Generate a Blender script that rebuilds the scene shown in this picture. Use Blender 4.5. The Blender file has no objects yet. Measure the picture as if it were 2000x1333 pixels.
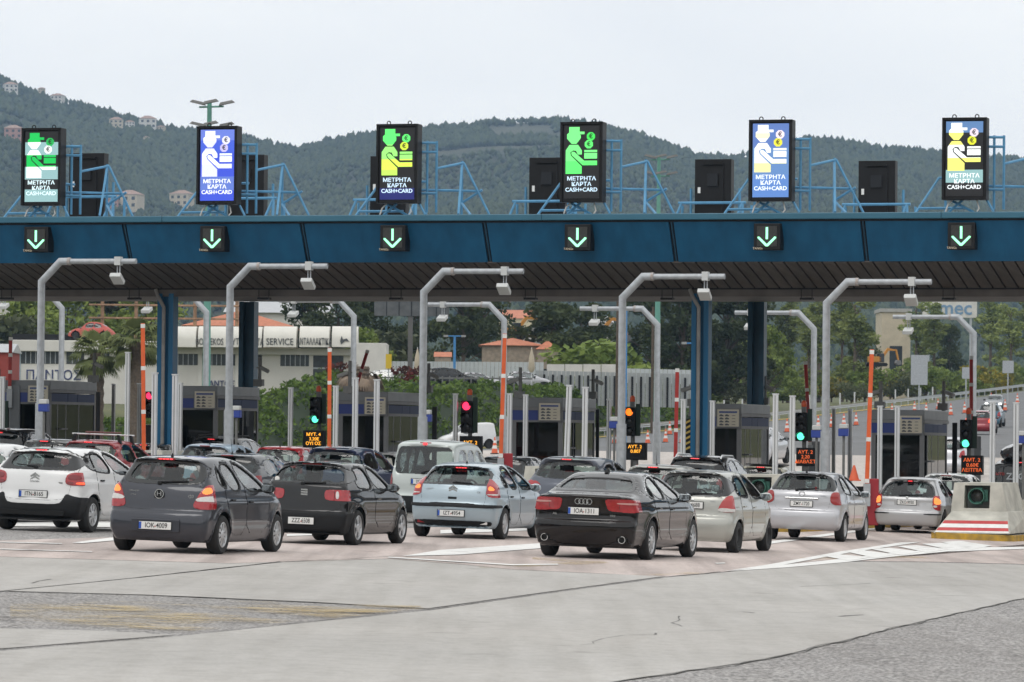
import bpy, bmesh, math, random
import numpy as np
from mathutils import Vector, Matrix
random.seed(7); RNG = np.random.default_rng(7)
S = bpy.context.scene; COL = S.collection
R = math.radians
# ------------------------------------------------------------------ camera
CAMZ = 1.9; F = 8500.0; PITCH = math.atan((861-666.5)/F); ROLL = R(0.55)
cd = bpy.data.cameras.new('camera'); cam = bpy.data.objects.new('camera', cd); COL.objects.link(cam)
cd.sensor_width = 36; cd.sensor_fit = 'HORIZONTAL'; cd.lens = F/2000*36
cd.clip_start = 1; cd.clip_end = 20000
cam.location = (0, 0, CAMZ)
CM = Matrix.Rotation(R(90)+PITCH, 3, 'X') @ Matrix.Rotation(ROLL, 3, 'Z')
cam.rotation_euler = CM.to_euler()
cd.dof.use_dof = True; cd.dof.focus_distance = 82; cd.dof.aperture_fstop = 9
S.camera = cam
# ------------------------------------------------------------------ world, sun, exposure
SUN_EL, SUN_AZ = R(52), R(205)          # high, a little behind the camera, through thin overcast
W = bpy.data.worlds.new('World'); S.world = W; W.use_nodes = True
nt = W.node_tree; nt.nodes.clear()
out = nt.nodes.new('ShaderNodeOutputWorld'); bg = nt.nodes.new('ShaderNodeBackground')
sky = nt.nodes.new('ShaderNodeTexSky'); sky.sky_type = 'NISHITA'; sky.sun_disc = False
sky.sun_elevation = SUN_EL; sky.sun_rotation = SUN_AZ; sky.air_density = 1; sky.dust_density = 3
hs = nt.nodes.new('ShaderNodeHueSaturation'); hs.inputs['Saturation'].default_value = 0.25
nt.links.new(sky.outputs[0], hs.inputs['Color'])
mx = nt.nodes.new('ShaderNodeMix'); mx.data_type = 'RGBA'; mx.inputs[0].default_value = 0.9
nt.links.new(hs.outputs[0], mx.inputs[6])
tc = nt.nodes.new('ShaderNodeTexCoord'); mp = nt.nodes.new('ShaderNodeMapping'); mp.inputs['Scale'].default_value = (3, 3, 9)
nz = nt.nodes.new('ShaderNodeTexNoise'); nz.inputs['Scale'].default_value = 2.2; nz.inputs['Detail'].default_value = 5
cr = nt.nodes.new('ShaderNodeValToRGB')
cr.color_ramp.elements[0].position = .3; cr.color_ramp.elements[0].color = (9.6, 9.75, 9.9, 1)
cr.color_ramp.elements[1].position = .7; cr.color_ramp.elements[1].color = (11.0, 11.0, 10.8, 1)
nt.links.new(tc.outputs['Generated'], mp.inputs[0]); nt.links.new(mp.outputs[0], nz.inputs['Vector'])
nt.links.new(nz.outputs['Fac'], cr.inputs[0]); nt.links.new(cr.outputs[0], mx.inputs[7])
nt.links.new(mx.outputs[2], bg.inputs[0]); bg.inputs[1].default_value = 0.105
nt.links.new(bg.outputs[0], out.inputs[0])
sl = bpy.data.lights.new('sun', 'SUN'); sl.energy = 0.6; sl.angle = R(25); sl.color = (1, .97, .92)
sun = bpy.data.objects.new('sun', sl); COL.objects.link(sun)
sd = Vector((math.sin(SUN_AZ)*math.cos(SUN_EL), math.cos(SUN_AZ)*math.cos(SUN_EL), math.sin(SUN_EL)))
sun.rotation_euler = sd.to_track_quat('Z', 'Y').to_euler()
S.view_settings.view_transform = 'Standard'; S.view_settings.look = 'None'
S.view_settings.gamma = 1; S.view_settings.exposure = 0.12; S.view_settings.use_curve_mapping = False
S.cycles.use_denoising = True; S.cycles.max_bounces = 6; S.cycles.transparent_max_bounces = 12
S.cycles.volume_bounces = 0; S.cycles.caustics_reflective = False; S.cycles.caustics_refractive = False
S.cycles.sample_clamp_indirect = 4
# ------------------------------------------------------------------ places: lane frame, ground height, pixel helpers
TH = R(16); CT, ST = math.cos(TH), math.sin(TH); KX = 0.0274
def LN(n, t): return (n*CT + t*ST, -n*ST + t*CT)
def NT(X, Y): return (X*CT - Y*ST, X*ST + Y*CT)
def zg(X, Y):
    "ground height: cross-falling plaza, then the motorway climbing away; a terrace to its left"
    n, t = NT(X, Y)
    w = min(1, max(0, (210-t)/85.)); w = w*w*(3-2*w)
    r = float(np.interp(t, [0, 122, 137, 185, 233, 297, 396, 596, 1000, 3000], [0, 0, .25, 1.6, 2.1, 3.1, 5.9, 12.3, 22, 40]))
    z = -KX*X*w + r
    if n < -51 and t > 150: z -= min(37.5, -51-n)*.05*min(1, (t-150)/60.)*float(np.interp(t, [480, 640, 1200], [1, .7, .5]))
    if n < -88 and t > 170:
        k = min(1, (-88-n)/9.)*min(1, (t-170)/40.)
        zt = float(np.interp(n, [-400, -150, -97], [9, 4.6, 3.4])) + float(np.interp(t, [0, 300, 600, 1000], [0, .2, 5, 14]))*float(np.interp(n, [-400, -130, -100], [.4, .6, 1.0]))
        z = z*(1-k) + max(zt, z)*k if t < 420 else z*(1-k)+zt*k
    return z
def ray(px, py):
    d = CM @ Vector(((px-1000)/F, -(py-666.5)/F, -1.0)); return d/d.y
def at(px, py, Y):
    d = ray(px, py); return Vector((d.x*Y, Y, CAMZ + d.z*Y))
def gnd(px, py):
    d = ray(px, py); k = CAMZ/(-d.z - KX*d.x); return Vector((d.x*k, k, -KX*d.x*k))
def onx(px, Y):
    X = (px-1000)/F*Y; return Vector((X, Y, zg(X, Y)))
# ------------------------------------------------------------------ materials
MATS = {}
def rgb(c):
    if isinstance(c, (int, float)): return (c, c, c)
    return c
def mat(name, col=.5, rough=.6, metal=0., var=.0, vscale=3., bump=0., bscale=40., coat=0., col2=None, det=4., emit=None, estr=1., spec=.5, rand=0., stretch=None):
    if name in MATS: return MATS[name]
    m = bpy.data.materials.new(name); m.use_nodes = True; MATS[name] = m
    N = m.node_tree; b = N.nodes['Principled BSDF']
    col = rgb(col); b.inputs['Base Color'].default_value = (*col, 1)
    b.inputs['Roughness'].default_value = rough; b.inputs['Metallic'].default_value = metal
    b.inputs['Coat Weight'].default_value = coat; b.inputs['Coat Roughness'].default_value = .04
    b.inputs['Specular IOR Level'].default_value = spec
    if emit is not None:
        b.inputs['Emission Color'].default_value = (*emit, 1); b.inputs['Emission Strength'].default_value = estr
    if var or col2 or bump or rand:
        tc = N.nodes.new('ShaderNodeTexCoord')
        src = None
        if var or col2:
            nz = N.nodes.new('ShaderNodeTexNoise'); nz.inputs['Scale'].default_value = vscale; nz.inputs['Detail'].default_value = det
            if stretch:
                mp = N.nodes.new('ShaderNodeMapping'); mp.inputs['Scale'].default_value = stretch; N.links.new(tc.outputs['Object'], mp.inputs[0]); N.links.new(mp.outputs[0], nz.inputs['Vector'])
            else: N.links.new(tc.outputs['Object'], nz.inputs['Vector'])
            cr = N.nodes.new('ShaderNodeValToRGB'); cr.color_ramp.elements[0].position = .3; cr.color_ramp.elements[1].position = .7
            c1 = col2 and rgb(col2) or tuple(c*(1-var) for c in col)
            c2 = col if col2 else tuple(min(1, c*(1+var)) for c in col)
            cr.color_ramp.elements[0].color = (*c1, 1); cr.color_ramp.elements[1].color = (*c2, 1)
            N.links.new(nz.outputs['Fac'], cr.inputs[0]); src = cr.outputs[0]
        if rand:
            oi = N.nodes.new('ShaderNodeObjectInfo'); h = N.nodes.new('ShaderNodeHueSaturation')
            mr = N.nodes.new('ShaderNodeMapRange'); mr.inputs[3].default_value = 1-rand; mr.inputs[4].default_value = 1+rand
            N.links.new(oi.outputs['Random'], mr.inputs[0]); N.links.new(mr.outputs[0], h.inputs['Value'])
            if src: N.links.new(src, h.inputs['Color'])
            else: h.inputs['Color'].default_value = (*col, 1)
            src = h.outputs[0]
        if src: N.links.new(src, b.inputs['Base Color'])
        if bump:
            n2 = N.nodes.new('ShaderNodeTexNoise'); n2.inputs['Scale'].default_value = bscale; n2.inputs['Detail'].default_value = 3
            N.links.new(tc.outputs['Object'], n2.inputs['Vector'])
            bp = N.nodes.new('ShaderNodeBump'); bp.inputs['Strength'].default_value = bump; bp.inputs['Distance'].default_value = .01
            N.links.new(n2.outputs['Fac'], bp.inputs['Height']); N.links.new(bp.outputs[0], b.inputs['Normal'])
    return m
def glassmat(name, tint=(.75, .85, .83), refl=.06, dark=1.):
    if name in MATS: return MATS[name]
    m = bpy.data.materials.new(name); m.use_nodes = True; MATS[name] = m
    N = m.node_tree; N.nodes.clear(); o = N.nodes.new('ShaderNodeOutputMaterial')
    t = N.nodes.new('ShaderNodeBsdfTransparent'); t.inputs[0].default_value = (*[c*dark for c in tint], 1)
    g = N.nodes.new('ShaderNodeBsdfGlossy'); g.inputs['Roughness'].default_value = .02; g.inputs[0].default_value = (1, 1, 1, 1)
    lw = N.nodes.new('ShaderNodeLayerWeight'); pw = N.nodes.new('ShaderNodeMath'); pw.operation = 'POWER'; pw.inputs[1].default_value = 5.
    N.links.new(lw.outputs['Facing'], pw.inputs[0])
    ad = N.nodes.new('ShaderNodeMath'); ad.operation = 'ADD'; ad.inputs[1].default_value = refl; ad.use_clamp = True
    mx = N.nodes.new('ShaderNodeMixShader')
    N.links.new(pw.outputs[0], ad.inputs[0]); N.links.new(ad.outputs[0], mx.inputs[0])
    N.links.new(t.outputs[0], mx.inputs[1]); N.links.new(g.outputs[0], mx.inputs[2]); N.links.new(mx.outputs[0], o.inputs[0])
    return m
def emat(name, col, s=1.):
    return mat(name, (.02, .02, .02), .5, emit=col, estr=s)
# ------------------------------------------------------------------ mesh building
class MB:
    def __init__(s): s.v = []; s.f = []
    def add(s, vs, fs):
        o = len(s.v); s.v += [tuple(v) for v in vs]; s.f += [tuple(i+o for i in f) for f in fs]; return s
    def box(s, c, d, rz=0., taper=1.):
        x, y, z = c; a, b, h = d[0]/2, d[1]/2, d[2]/2; C, Q = math.cos(rz), math.sin(rz); vs = []
        for k, zz in ((1, -h), (taper, h)):
            for px, py in ((-a, -b), (a, -b), (a, b), (-a, b)):
                px *= k; py *= k; vs.append((x+px*C-py*Q, y+px*Q+py*C, z+zz))
        return s.add(vs, [(3, 2, 1, 0), (4, 5, 6, 7), (0, 1, 5, 4), (1, 2, 6, 5), (2, 3, 7, 6), (3, 0, 4, 7)])
    def bbox(s, x0, x1, y0, y1, z0, z1): return s.box(((x0+x1)/2, (y0+y1)/2, (z0+z1)/2), (x1-x0, y1-y0, z1-z0))
    def tube(s, p0, p1, r, r1=None, n=8, caps=True):
        p0, p1 = Vector(p0), Vector(p1); r1 = r if r1 is None else r1
        d = (p1-p0).normalized(); a = d.orthogonal().normalized(); b = d.cross(a); vs = []
        for p, q in ((p0, r), (p1, r1)):
            for i in range(n):
                t = 2*math.pi*i/n; vs.append(p+(a*math.cos(t)+b*math.sin(t))*q)
        fs = [(i, (i+1) % n, n+(i+1) % n, n+i) for i in range(n)]
        if caps: fs += [tuple(range(n-1, -1, -1)), tuple(range(n, 2*n))]
        return s.add(vs, fs)
    def path(s, pts, r, n=8):
        "mitred tube through points"
        pts = [Vector(p) for p in pts]; L = len(pts); vs = []; a = None
        for i, p in enumerate(pts):
            d0 = (p-pts[i-1]).normalized() if i else (pts[1]-p).normalized()
            d1 = (pts[i+1]-p).normalized() if i < L-1 else d0
            d = (d0+d1).normalized(); rr = r if not hasattr(r, '__len__') else r[i]
            k = 1/max(.4, d.dot(d0))
            if a is None: a = d.orthogonal().normalized()
            a = (a-d*a.dot(d)).normalized(); b = d.cross(a)
            for j in range(n):
                t = 2*math.pi*j/n; vs.append(p+(a*math.cos(t)+b*math.sin(t))*rr*(1+(k-1)*.5))
        fs = [(i*n+j, i*n+(j+1) % n, (i+1)*n+(j+1) % n, (i+1)*n+j) for i in range(L-1) for j in range(n)]
        fs += [tuple(range(n-1, -1, -1)), tuple(range((L-1)*n, L*n))]
        return s.add(vs, fs)
    def prism(s, poly, ax, a0, a1):
        "extrude a 2-D polygon along axis ax ('x','y','z')"
        def m(p, a): return {'x': (a, p[0], p[1]), 'y': (p[0], a, p[1]), 'z': (p[0], p[1], a)}[ax]
        n = len(poly); vs = [m(p, a0) for p in poly]+[m(p, a1) for p in poly]
        return s.add(vs, [tuple(range(n-1, -1, -1)), tuple(range(n, 2*n))]+[(i, (i+1) % n, n+(i+1) % n, n+i) for i in range(n)])
    def lathe(s, prof, n=24, axis='z', c=(0, 0, 0), close=False):
        vs = []; L = len(prof)
        for r, h in prof:
            for i in range(n):
                t = 2*math.pi*i/n; x, y = r*math.cos(t), r*math.sin(t)
                v = {'z': (x, y, h), 'x': (h, x, y), 'y': (x, h, y)}[axis]; vs.append((v[0]+c[0], v[1]+c[1], v[2]+c[2]))
        fs = [(i*n+j, i*n+(j+1) % n, (i+1)*n+(j+1) % n, (i+1)*n+j) for i in range(L-1) for j in range(n)]
        if close: fs += [tuple(range(n)), tuple(range((L-1)*n, L*n))]
        return s.add(vs, fs)
    def xf(s, M):
        s.v = [tuple(M @ Vector(v)) for v in s.v]; return s
    def mesh(s, name, m=None, smooth=False, ang=35, fix=True):
        me = bpy.data.meshes.new(name); me.from_pydata(s.v, [], s.f)
        if fix:
            bm = bmesh.new(); bm.from_mesh(me); bmesh.ops.recalc_face_normals(bm, faces=bm.faces); bm.to_mesh(me); bm.free()
        for q in (m if isinstance(m, (list, tuple)) else [m]):
            if q: me.materials.append(q)
        if smooth:
            me.polygons.foreach_set('use_smooth', np.ones(len(me.polygons), bool)); me.set_sharp_from_angle(angle=R(ang))
        me.update(); return me
    def build(s, name, m, parent=None, smooth=False, ang=35, fix=True, bevel=0.):
        o = link(name, s.mesh(name, m, smooth, ang, fix), parent)
        if bevel:
            b = o.modifiers.new('bevel', 'BEVEL'); b.width = bevel; b.segments = 2; b.limit_method = 'ANGLE'
        return o
def link(name, me, parent=None, loc=None, rz=None):
    o = bpy.data.objects.new(name, me); COL.objects.link(o)
    if parent: o.parent = parent
    if loc is not None: o.location = loc
    if rz is not None: o.rotation_euler = (0, 0, rz)
    return o
def tag(o, label=None, cat=None, group=None, kind=None):
    if label: o['label'] = label
    if cat: o['category'] = cat
    if group: o['group'] = group
    if kind: o['kind'] = kind
    return o
def thing(name, label, cat, loc=(0, 0, 0), rz=0., group=None):
    o = bpy.data.objects.new(name, None); COL.objects.link(o); o.empty_display_size = .2
    o.location = loc; o.rotation_euler = (0, 0, rz); return tag(o, label, cat, group)
def copy_tree(o, parent=None):
    c = o.copy(); COL.objects.link(c); c.parent = parent
    for ch in o.children: copy_tree(ch, c)
    return c
def np_mesh(name, V, Fq, m=None, smooth=True):
    "mesh from numpy arrays; Fq is (n,3) or (n,4)"
    me = bpy.data.meshes.new(name); k = Fq.shape[1]
    me.vertices.add(len(V)); me.vertices.foreach_set('co', np.ascontiguousarray(V, np.float32).ravel())
    me.loops.add(Fq.size); me.loops.foreach_set('vertex_index', np.ascontiguousarray(Fq, np.int32).ravel())
    me.polygons.add(len(Fq)); me.polygons.foreach_set('loop_start', np.arange(0, Fq.size, k, dtype=np.int32))
    me.update(calc_edges=True)
    if smooth: me.polygons.foreach_set('use_smooth', np.ones(len(Fq), bool))
    for q in (m if isinstance(m, (list, tuple)) else [m]):
        if q: me.materials.append(q)
    return me
def text_mesh(txt, size, depth=.004, align='CENTER', bold=0., sx=1.):
    cu = bpy.data.curves.new('text', 'FONT'); cu.body = txt; cu.size = size; cu.extrude = depth; cu.align_x = align; cu.align_y = 'CENTER'
    cu.offset = bold; cu.resolution_u = 3
    o = bpy.data.objects.new('text', cu); COL.objects.link(o)
    dg = bpy.context.evaluated_depsgraph_get(); me = bpy.data.meshes.new_from_object(o.evaluated_get(dg))
    bpy.data.objects.remove(o); bpy.data.curves.remove(cu)
    if sx != 1.: me.transform(Matrix.Diagonal((sx, 1, 1, 1)))
    return me
def text(name, txt, size, m, parent, loc, rot=(math.pi/2, 0, 0), depth=.004, align='CENTER', bold=0., sx=1.):
    "lettering; default stands upright facing -y"
    me = text_mesh(txt, size, depth, align, bold, sx); me.materials.clear(); me.materials.append(m)
    o = link(name, me, parent, loc); o.rotation_euler = rot; return o
# ================================================================== GROUND
def road_mat(name, base, agg, light, red=(1, 1, 1), contrast=.35):
    m = bpy.data.materials.new(name); m.use_nodes = True; N = m.node_tree; b = N.nodes['Principled BSDF']
    tc = N.nodes.new('ShaderNodeTexCoord')
    def noise(s, d, sc=None):
        n = N.nodes.new('ShaderNodeTexNoise'); n.inputs['Scale'].default_value = s; n.inputs['Detail'].default_value = d
        if sc:
            mp = N.nodes.new('ShaderNodeMapping'); mp.inputs['Scale'].default_value = sc; mp.inputs['Rotation'].default_value = (0, 0, TH)
            N.links.new(tc.outputs['Object'], mp.inputs[0]); N.links.new(mp.outputs[0], n.inputs['Vector'])
        else: N.links.new(tc.outputs['Object'], n.inputs['Vector'])
        return n.outputs['Fac']
    def ramp(f, a, ca, bb, cb):
        r = N.nodes.new('ShaderNodeValToRGB'); r.color_ramp.elements[0].position = a; r.color_ramp.elements[1].position = bb
        r.color_ramp.elements[0].color = (*rgb(ca), 1); r.color_ramp.elements[1].color = (*rgb(cb), 1); N.links.new(f, r.inputs[0]); return r.outputs[0]
    def mul(a, bq, fac=1.):
        x = N.nodes.new('ShaderNodeMix'); x.data_type = 'RGBA'; x.blend_type = 'MULTIPLY'; x.inputs[0].default_value = fac
        N.links.new(a, x.inputs[6]); N.links.new(bq, x.inputs[7]); return x.outputs[2]
    c = ramp(noise(agg, 2), .35, tuple(k*(1-contrast) for k in base), .65, tuple(min(1, k*(1+contrast)) for k in base))
    c = mul(c, ramp(noise(.22, 5), .3, (.90, .90, .90), .7, light))
    c = mul(c, ramp(noise(.9, 6, (3.2, .16, 1)), (.32), (.88, .875, .865), .62, (1, 1, 1)))     # wheel tracks along the lanes
    c = mul(c, ramp(noise(5., 9), .34, (.80, .79, .78) if contrast > .2 else (.93, .925, .92), .56, (1.04, 1.04, 1.04)))
    c = mul(c, ramp(noise(1.1, 2), .66, (1, 1, 1), .76, (.74, .73, .72)))      # oil drips
    if red != (1, 1, 1): c = mul(c, ramp(noise(.7, 5, (2.4, .07, 1)), .40, (.74, .73, .73), .58, (1, 1, 1)))     # rubbered wheel paths
    c = mul(c, ramp(noise(.05, 3), .4, (.92, .91, .90), .6, (1, 1, 1)))
    N.links.new(c, b.inputs['Base Color']); b.inputs['Roughness'].default_value = .85
    bp = N.nodes.new('ShaderNodeBump'); bp.inputs['Strength'].default_value = .5; bp.inputs['Distance'].default_value = .01
    N.links.new(noise(agg*.8, 2), bp.inputs['Height']); N.links.new(bp.outputs[0], b.inputs['Normal'])
    MATS[name] = m; return m
M_ASPH = road_mat('aggregate_asphalt', (.30, .287, .278), 26, (1.12, 1.12, 1.12), contrast=.75)
M_RED = road_mat('reddish_asphalt', (.56, .485, .45), 30, (1.12, 1.1, 1.1), red=(1, .9, .85), contrast=.16)
M_CONC = road_mat('road_concrete', (.455, .437, .412), 25, (1.06, 1.06, 1.06), contrast=.07)
M_MOTOR = road_mat('motorway_asphalt', (.16, .163, .168), 20, (1.1, 1.1, 1.1), contrast=.15)
M_PALE = road_mat('pale_apron', (.52, .475, .44), 10, (1.05, 1.05, 1.05), contrast=.08)
def worn(name, col, under, lo, hi, sc=(6, 6, 6), transp=False):
    m = bpy.data.materials.new(name); m.use_nodes = True; N = m.node_tree; b = N.nodes['Principled BSDF']; MATS[name] = m
    tc = N.nodes.new('ShaderNodeTexCoord'); mp = N.nodes.new('ShaderNodeMapping'); mp.inputs['Scale'].default_value = sc
    n = N.nodes.new('ShaderNodeTexNoise'); n.inputs['Scale'].default_value = 1; n.inputs['Detail'].default_value = 7; n.inputs['Roughness'].default_value = .7
    N.links.new(tc.outputs['Object'], mp.inputs[0]); N.links.new(mp.outputs[0], n.inputs['Vector'])
    r = N.nodes.new('ShaderNodeValToRGB'); r.color_ramp.elements[0].position = lo; r.color_ramp.elements[1].position = hi
    N.links.new(n.outputs['Fac'], r.inputs[0]); b.inputs['Roughness'].default_value = .7
    if transp:
        b.inputs['Base Color'].default_value = (*col, 1)
        n2 = N.nodes.new('ShaderNodeTexNoise'); n2.inputs['Scale'].default_value = .7; n2.inputs['Detail'].default_value = 5; N.links.new(tc.outputs['Object'], n2.inputs['Vector'])
        r2 = N.nodes.new('ShaderNodeValToRGB'); r2.color_ramp.elements[0].position = .42; r2.color_ramp.elements[1].position = .62; N.links.new(n2.outputs['Fac'], r2.inputs[0])
        mm = N.nodes.new('ShaderNodeMath'); mm.operation = 'MULTIPLY'; N.links.new(r.outputs[0], mm.inputs[0]); N.links.new(r2.outputs[0], mm.inputs[1]); N.links.new(mm.outputs[0], b.inputs['Alpha'])
    else:
        r.color_ramp.elements[0].color = (*under, 1); r.color_ramp.elements[1].color = (*col, 1); N.links.new(r.outputs[0], b.inputs['Base Color'])
    return m
M_WHITE = worn('worn_white_paint', (.78, .77, .74), (.36, .33, .31), .30, .46, (2, 2, 2))
M_YELP = worn('worn_yellow_paint', (.56, .42, .19), (.2, .2, .2), .46, .62, (1.6, 9, 2), True)
M_JOINT = mat('dark_joint', (.15, .145, .135), .9)
# terrain sheet (lane frame grid) from before the camera to the foot of the hills
ns = np.concatenate([np.arange(-900, -200, 50), np.arange(-200, -106, 8), np.arange(-106, -84, 1.), np.arange(-84, -40, 5), np.arange(-40, 200, 20), np.arange(200, 1001, 100)])
ts = np.concatenate([np.arange(-60, 110, 17), np.arange(112, 240, 6), np.arange(240, 420, 12), np.arange(420, 1000, 40), np.arange(1000, 3200, 200)])
def strip(name, nsv, tsv, off, m, parent=None):
    V = []
    for t in tsv:
        for n in nsv:
            X, Y = LN(n, t); V.append((X, Y, zg(X, Y)+off))
    a, b = len(nsv), len(tsv); q = np.array([(i*a+j, i*a+j+1, (i+1)*a+j+1, (i+1)*a+j) for i in range(b-1) for j in range(a-1)])
    return link(name, np_mesh(name, np.array(V), q, m), parent)
M_SOIL = mat('dry_grass', (.13, .13, .05), .95, col2=(.07, .085, .03), vscale=.35, det=8, bump=.4, bscale=8)
tag(strip('ground', ns, ts, -.03, M_SOIL), kind='structure')
plaza = strip('toll_plaza_road', np.linspace(-86, 60, 40), np.concatenate([np.arange(-50, 118, 14), np.arange(118, 142, 4)]), 0, M_ASPH); tag(plaza, kind='structure')
tag(strip('pale_concrete_apron', np.linspace(-72, 20, 30), np.arange(126, 184, 4.), .006, M_PALE), kind='structure')
motor = strip('motorway', np.linspace(-86.5, -14, 30), np.concatenate([np.arange(182, 420, 6.), np.arange(420, 1000, 20)]), .01, M_MOTOR); tag(motor, kind='structure')
def sheet(name, pts, off, m, parent=None, kind=None, inset=0.):
    P = [gnd(*p) for p in pts]
    if inset:
        c = sum(P, Vector())/len(P)
        P = [p-(p-c).normalized()*inset for p in P]
    b = MB().add([(p.x, p.y, p.z+off) for p in P], [tuple(range(len(P)))])
    bm = bmesh.new(); me = b.mesh(name, m, fix=False); bm.from_mesh(me)
    bmesh.ops.recalc_face_normals(bm, faces=bm.faces)
    for f in bm.faces:
        if f.normal.z < 0: f.normal_flip()
    bmesh.ops.triangulate(bm, faces=bm.faces); bm.to_mesh(me); bm.free()
    o = link(name, me, parent)
    if kind: tag(o, kind=kind)
    return o
# reddish running surface in front of the booths
def slab_edge(): return [(-700, 1078), (0, 1088), (200, 1094), (450, 1101), (552, 1098), (760, 1092), (900, 1103), (1000, 1113), (1150, 1120), (1300, 1127), (1412, 1118), (1600, 1096), (1820, 1098), (2020, 1103), (2700, 1120)]
rp = [gnd(*p) for p in slab_edge()]
far = [LN(40, 128), LN(-84, 128)]
b = MB(); up = []
V = [(p.x, p.y, p.z+.004) for p in rp]
V2 = []
for p in rp:
    n, t = NT(p.x, p.y); X, Y = LN(n, 121.9); V2.append((X, Y, -KX*X+.004))
k = len(V); b.add(V+V2, [(i, i+1, k+i+1, k+i) for i in range(k-1)])
tag(b.build('reddish_road_surface', M_RED, fix=False), kind='structure')
conc = thing('concrete_pavement', None, None); tag(conc, kind='structure')
JA = [(-700, 1338), (0, 1271), (345, 1243), (600, 1216), (838, 1192), (1000, 1169), (1150, 1148), (1300, 1128), (1410, 1118)]
slabs = [
 [(-700, 1080), (0, 1089), (200, 1095), (450, 1102), (540, 1099), (280, 1128), (0, 1156), (-700, 1215)],
 [(556, 1099), (760, 1093), (900, 1104), (1000, 1114), (1150, 1121), (1296, 1127), (1150, 1146.5), (1000, 1167), (836, 1190), (600, 1177), (280, 1163), (14, 1156), (284, 1129)],
 [(-700, 1212), (0, 1229), (200, 1234), (340, 1242), (0, 1269), (-700, 1335)],
 [(-700, 1342), (0, 1273.5), (345, 1245), (600, 1218), (840, 1194), (1000, 1171), (1150, 1150), (1300, 1130), (1412, 1120), (1600, 1098), (1820, 1100), (2020, 1105), (2700, 1122), (2700, 1010+60), (2700, 1122), (2020, 1165), (1800, 1215), (1500, 1289), (1200, 1333), (1000, 1390), (600, 1600), (-700, 1600)],
]
slabs[3] = slabs[3][:12]+[(2400, 1114), (2020, 1165)]+slabs[3][16:]
for i, s_ in enumerate(slabs): sheet('concrete_slab', s_, .008, M_CONC, conc)
# cracks and joints: narrow dark strips lying in the pavement
def crack(name, pts, w, parent, off=.0105, wob=0.):
    P = []
    for i in range(len(pts)-1):
        A, B = gnd(*pts[i]), gnd(*pts[i+1]); K = max(2, int((B-A).length/.6))
        for q in range(K): P.append(A.lerp(B, q/K))
    P.append(gnd(*pts[-1])); b = MB(); vs = []
    for i, p in enumerate(P):
        d = (P[min(i+1, len(P)-1)]-P[max(i-1, 0)]).normalized(); s = Vector((-d.y, d.x, 0)); ww = w*random.uniform(.3, 1.3)
        c = p+s*random.uniform(-wob, wob); vs += [(*(c-s*ww)[:2], (c-s*ww).z+off), (*(c+s*ww)[:2], (c+s*ww).z+off)]
    b.add(vs, [(2*i, 2*i+2, 2*i+3, 2*i+1) for i in range(len(P)-1)]); return b.build(name, M_JOINT, parent, fix=False)
crack('joint', JA, .014, conc, wob=.03)
crack('joint', [(-300, 1188), (0, 1157), (280, 1128.5), (550, 1098)], .016, conc, wob=.02)
crack('joint', [(0, 1156), (280, 1163.5), (600, 1177.5), (836, 1191)], .03, conc, wob=.05)
crack('joint', [(1180, 1338), (1500, 1289.5), (1800, 1215.5), (2020, 1166)], .018, conc, wob=.05)
crack('crack', [(1130, 1262), (1165, 1256), (1230, 1243), (1300, 1239), (1420, 1233)], .012, conc, wob=.12)
crack('crack', [(1322, 1205), (1330, 1213), (1318, 1219), (1335, 1226)], .012, conc, wob=.04)
crack('crack', [(1450, 1197), (1470, 1199)], .03, conc, wob=.02)
crack('crack', [(60, 1141), (95, 1133)], .04, conc, wob=.03)
crack('crack', [(560, 1098), (700, 1091.5), (800, 1086), (950, 1078)], .02, conc, wob=.03)
crack('crack', [(1560, 1147), (1700, 1141), (2000, 1148)], .014, conc, wob=.05)
crack('crack', [(1640, 1206), (1690, 1203)], .05, conc, wob=.05)
# painted marks
road_marks = thing('road_markings', None, None); tag(road_marks, kind='structure')
def mark(pts, off=.014, m=None): return sheet('white_stripe' if m is None else 'yellow_trace', pts, off, m or M_WHITE, road_marks)
mark([(1412, 1118), (1500, 1104.5), (1640, 1079), (1760, 1061), (1800, 1060), (1660, 1081), (1530, 1105)])
mark([(1425, 1117.5), (1540, 1110), (1650, 1100), (1745, 1089), (1850, 1079), (2020, 1073), (2020, 1069.5), (1860, 1071), (1740, 1082), (1600, 1098), (1500, 1108)])
for x0, x1 in ((1600, 1560), (1650, 1600), (1700, 1650), (1752, 1700), (1800, 1745), (1838, 1795)):
    y0 = np.interp(x0, [1412, 1640, 1840], [1118, 1080, 1060]); y1 = np.interp(x0+55, [1412, 1650, 1750, 1850, 2000], [1118, 1099, 1088, 1078, 1070])
    mark([(x0, y0), (x0+38, y0-2), (x0+100, y1-8), (x0+60, y1-1)], .017)
mark([(786, 1088), (860, 1076), (950, 1070), (1050, 1063), (1090, 1062), (1090, 1070), (1000, 1077), (900, 1085)])
mark([(760, 1089.5), (1000, 1104), (1090, 1103), (1090, 1105), (1000, 1106.2), (756, 1091)])
mark([(0, 1060), (120, 1063), (122, 1064.5), (0, 1061.5)]); mark([(140, 1062), (215, 1052), (320, 1050), (320, 1053), (240, 1056), (160, 1063)])
mark([(0, 1073.6), (180, 1079), (180, 1080), (0, 1075)])
mark([(-60, 1022), (215, 1022), (215, 1031), (-60, 1029)]); mark([(560, 1045), (720, 1039), (720, 1043), (560, 1049)])
mark([(860, 1037), (1050, 1030), (1050, 1037), (860, 1044)])
mark([(1396, 1101.5), (1415, 1100.5), (1417, 1102.5), (1400, 1103)])
mark([(1480, 1062), (1720, 1030), (1740, 1031), (1490, 1066)])
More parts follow.
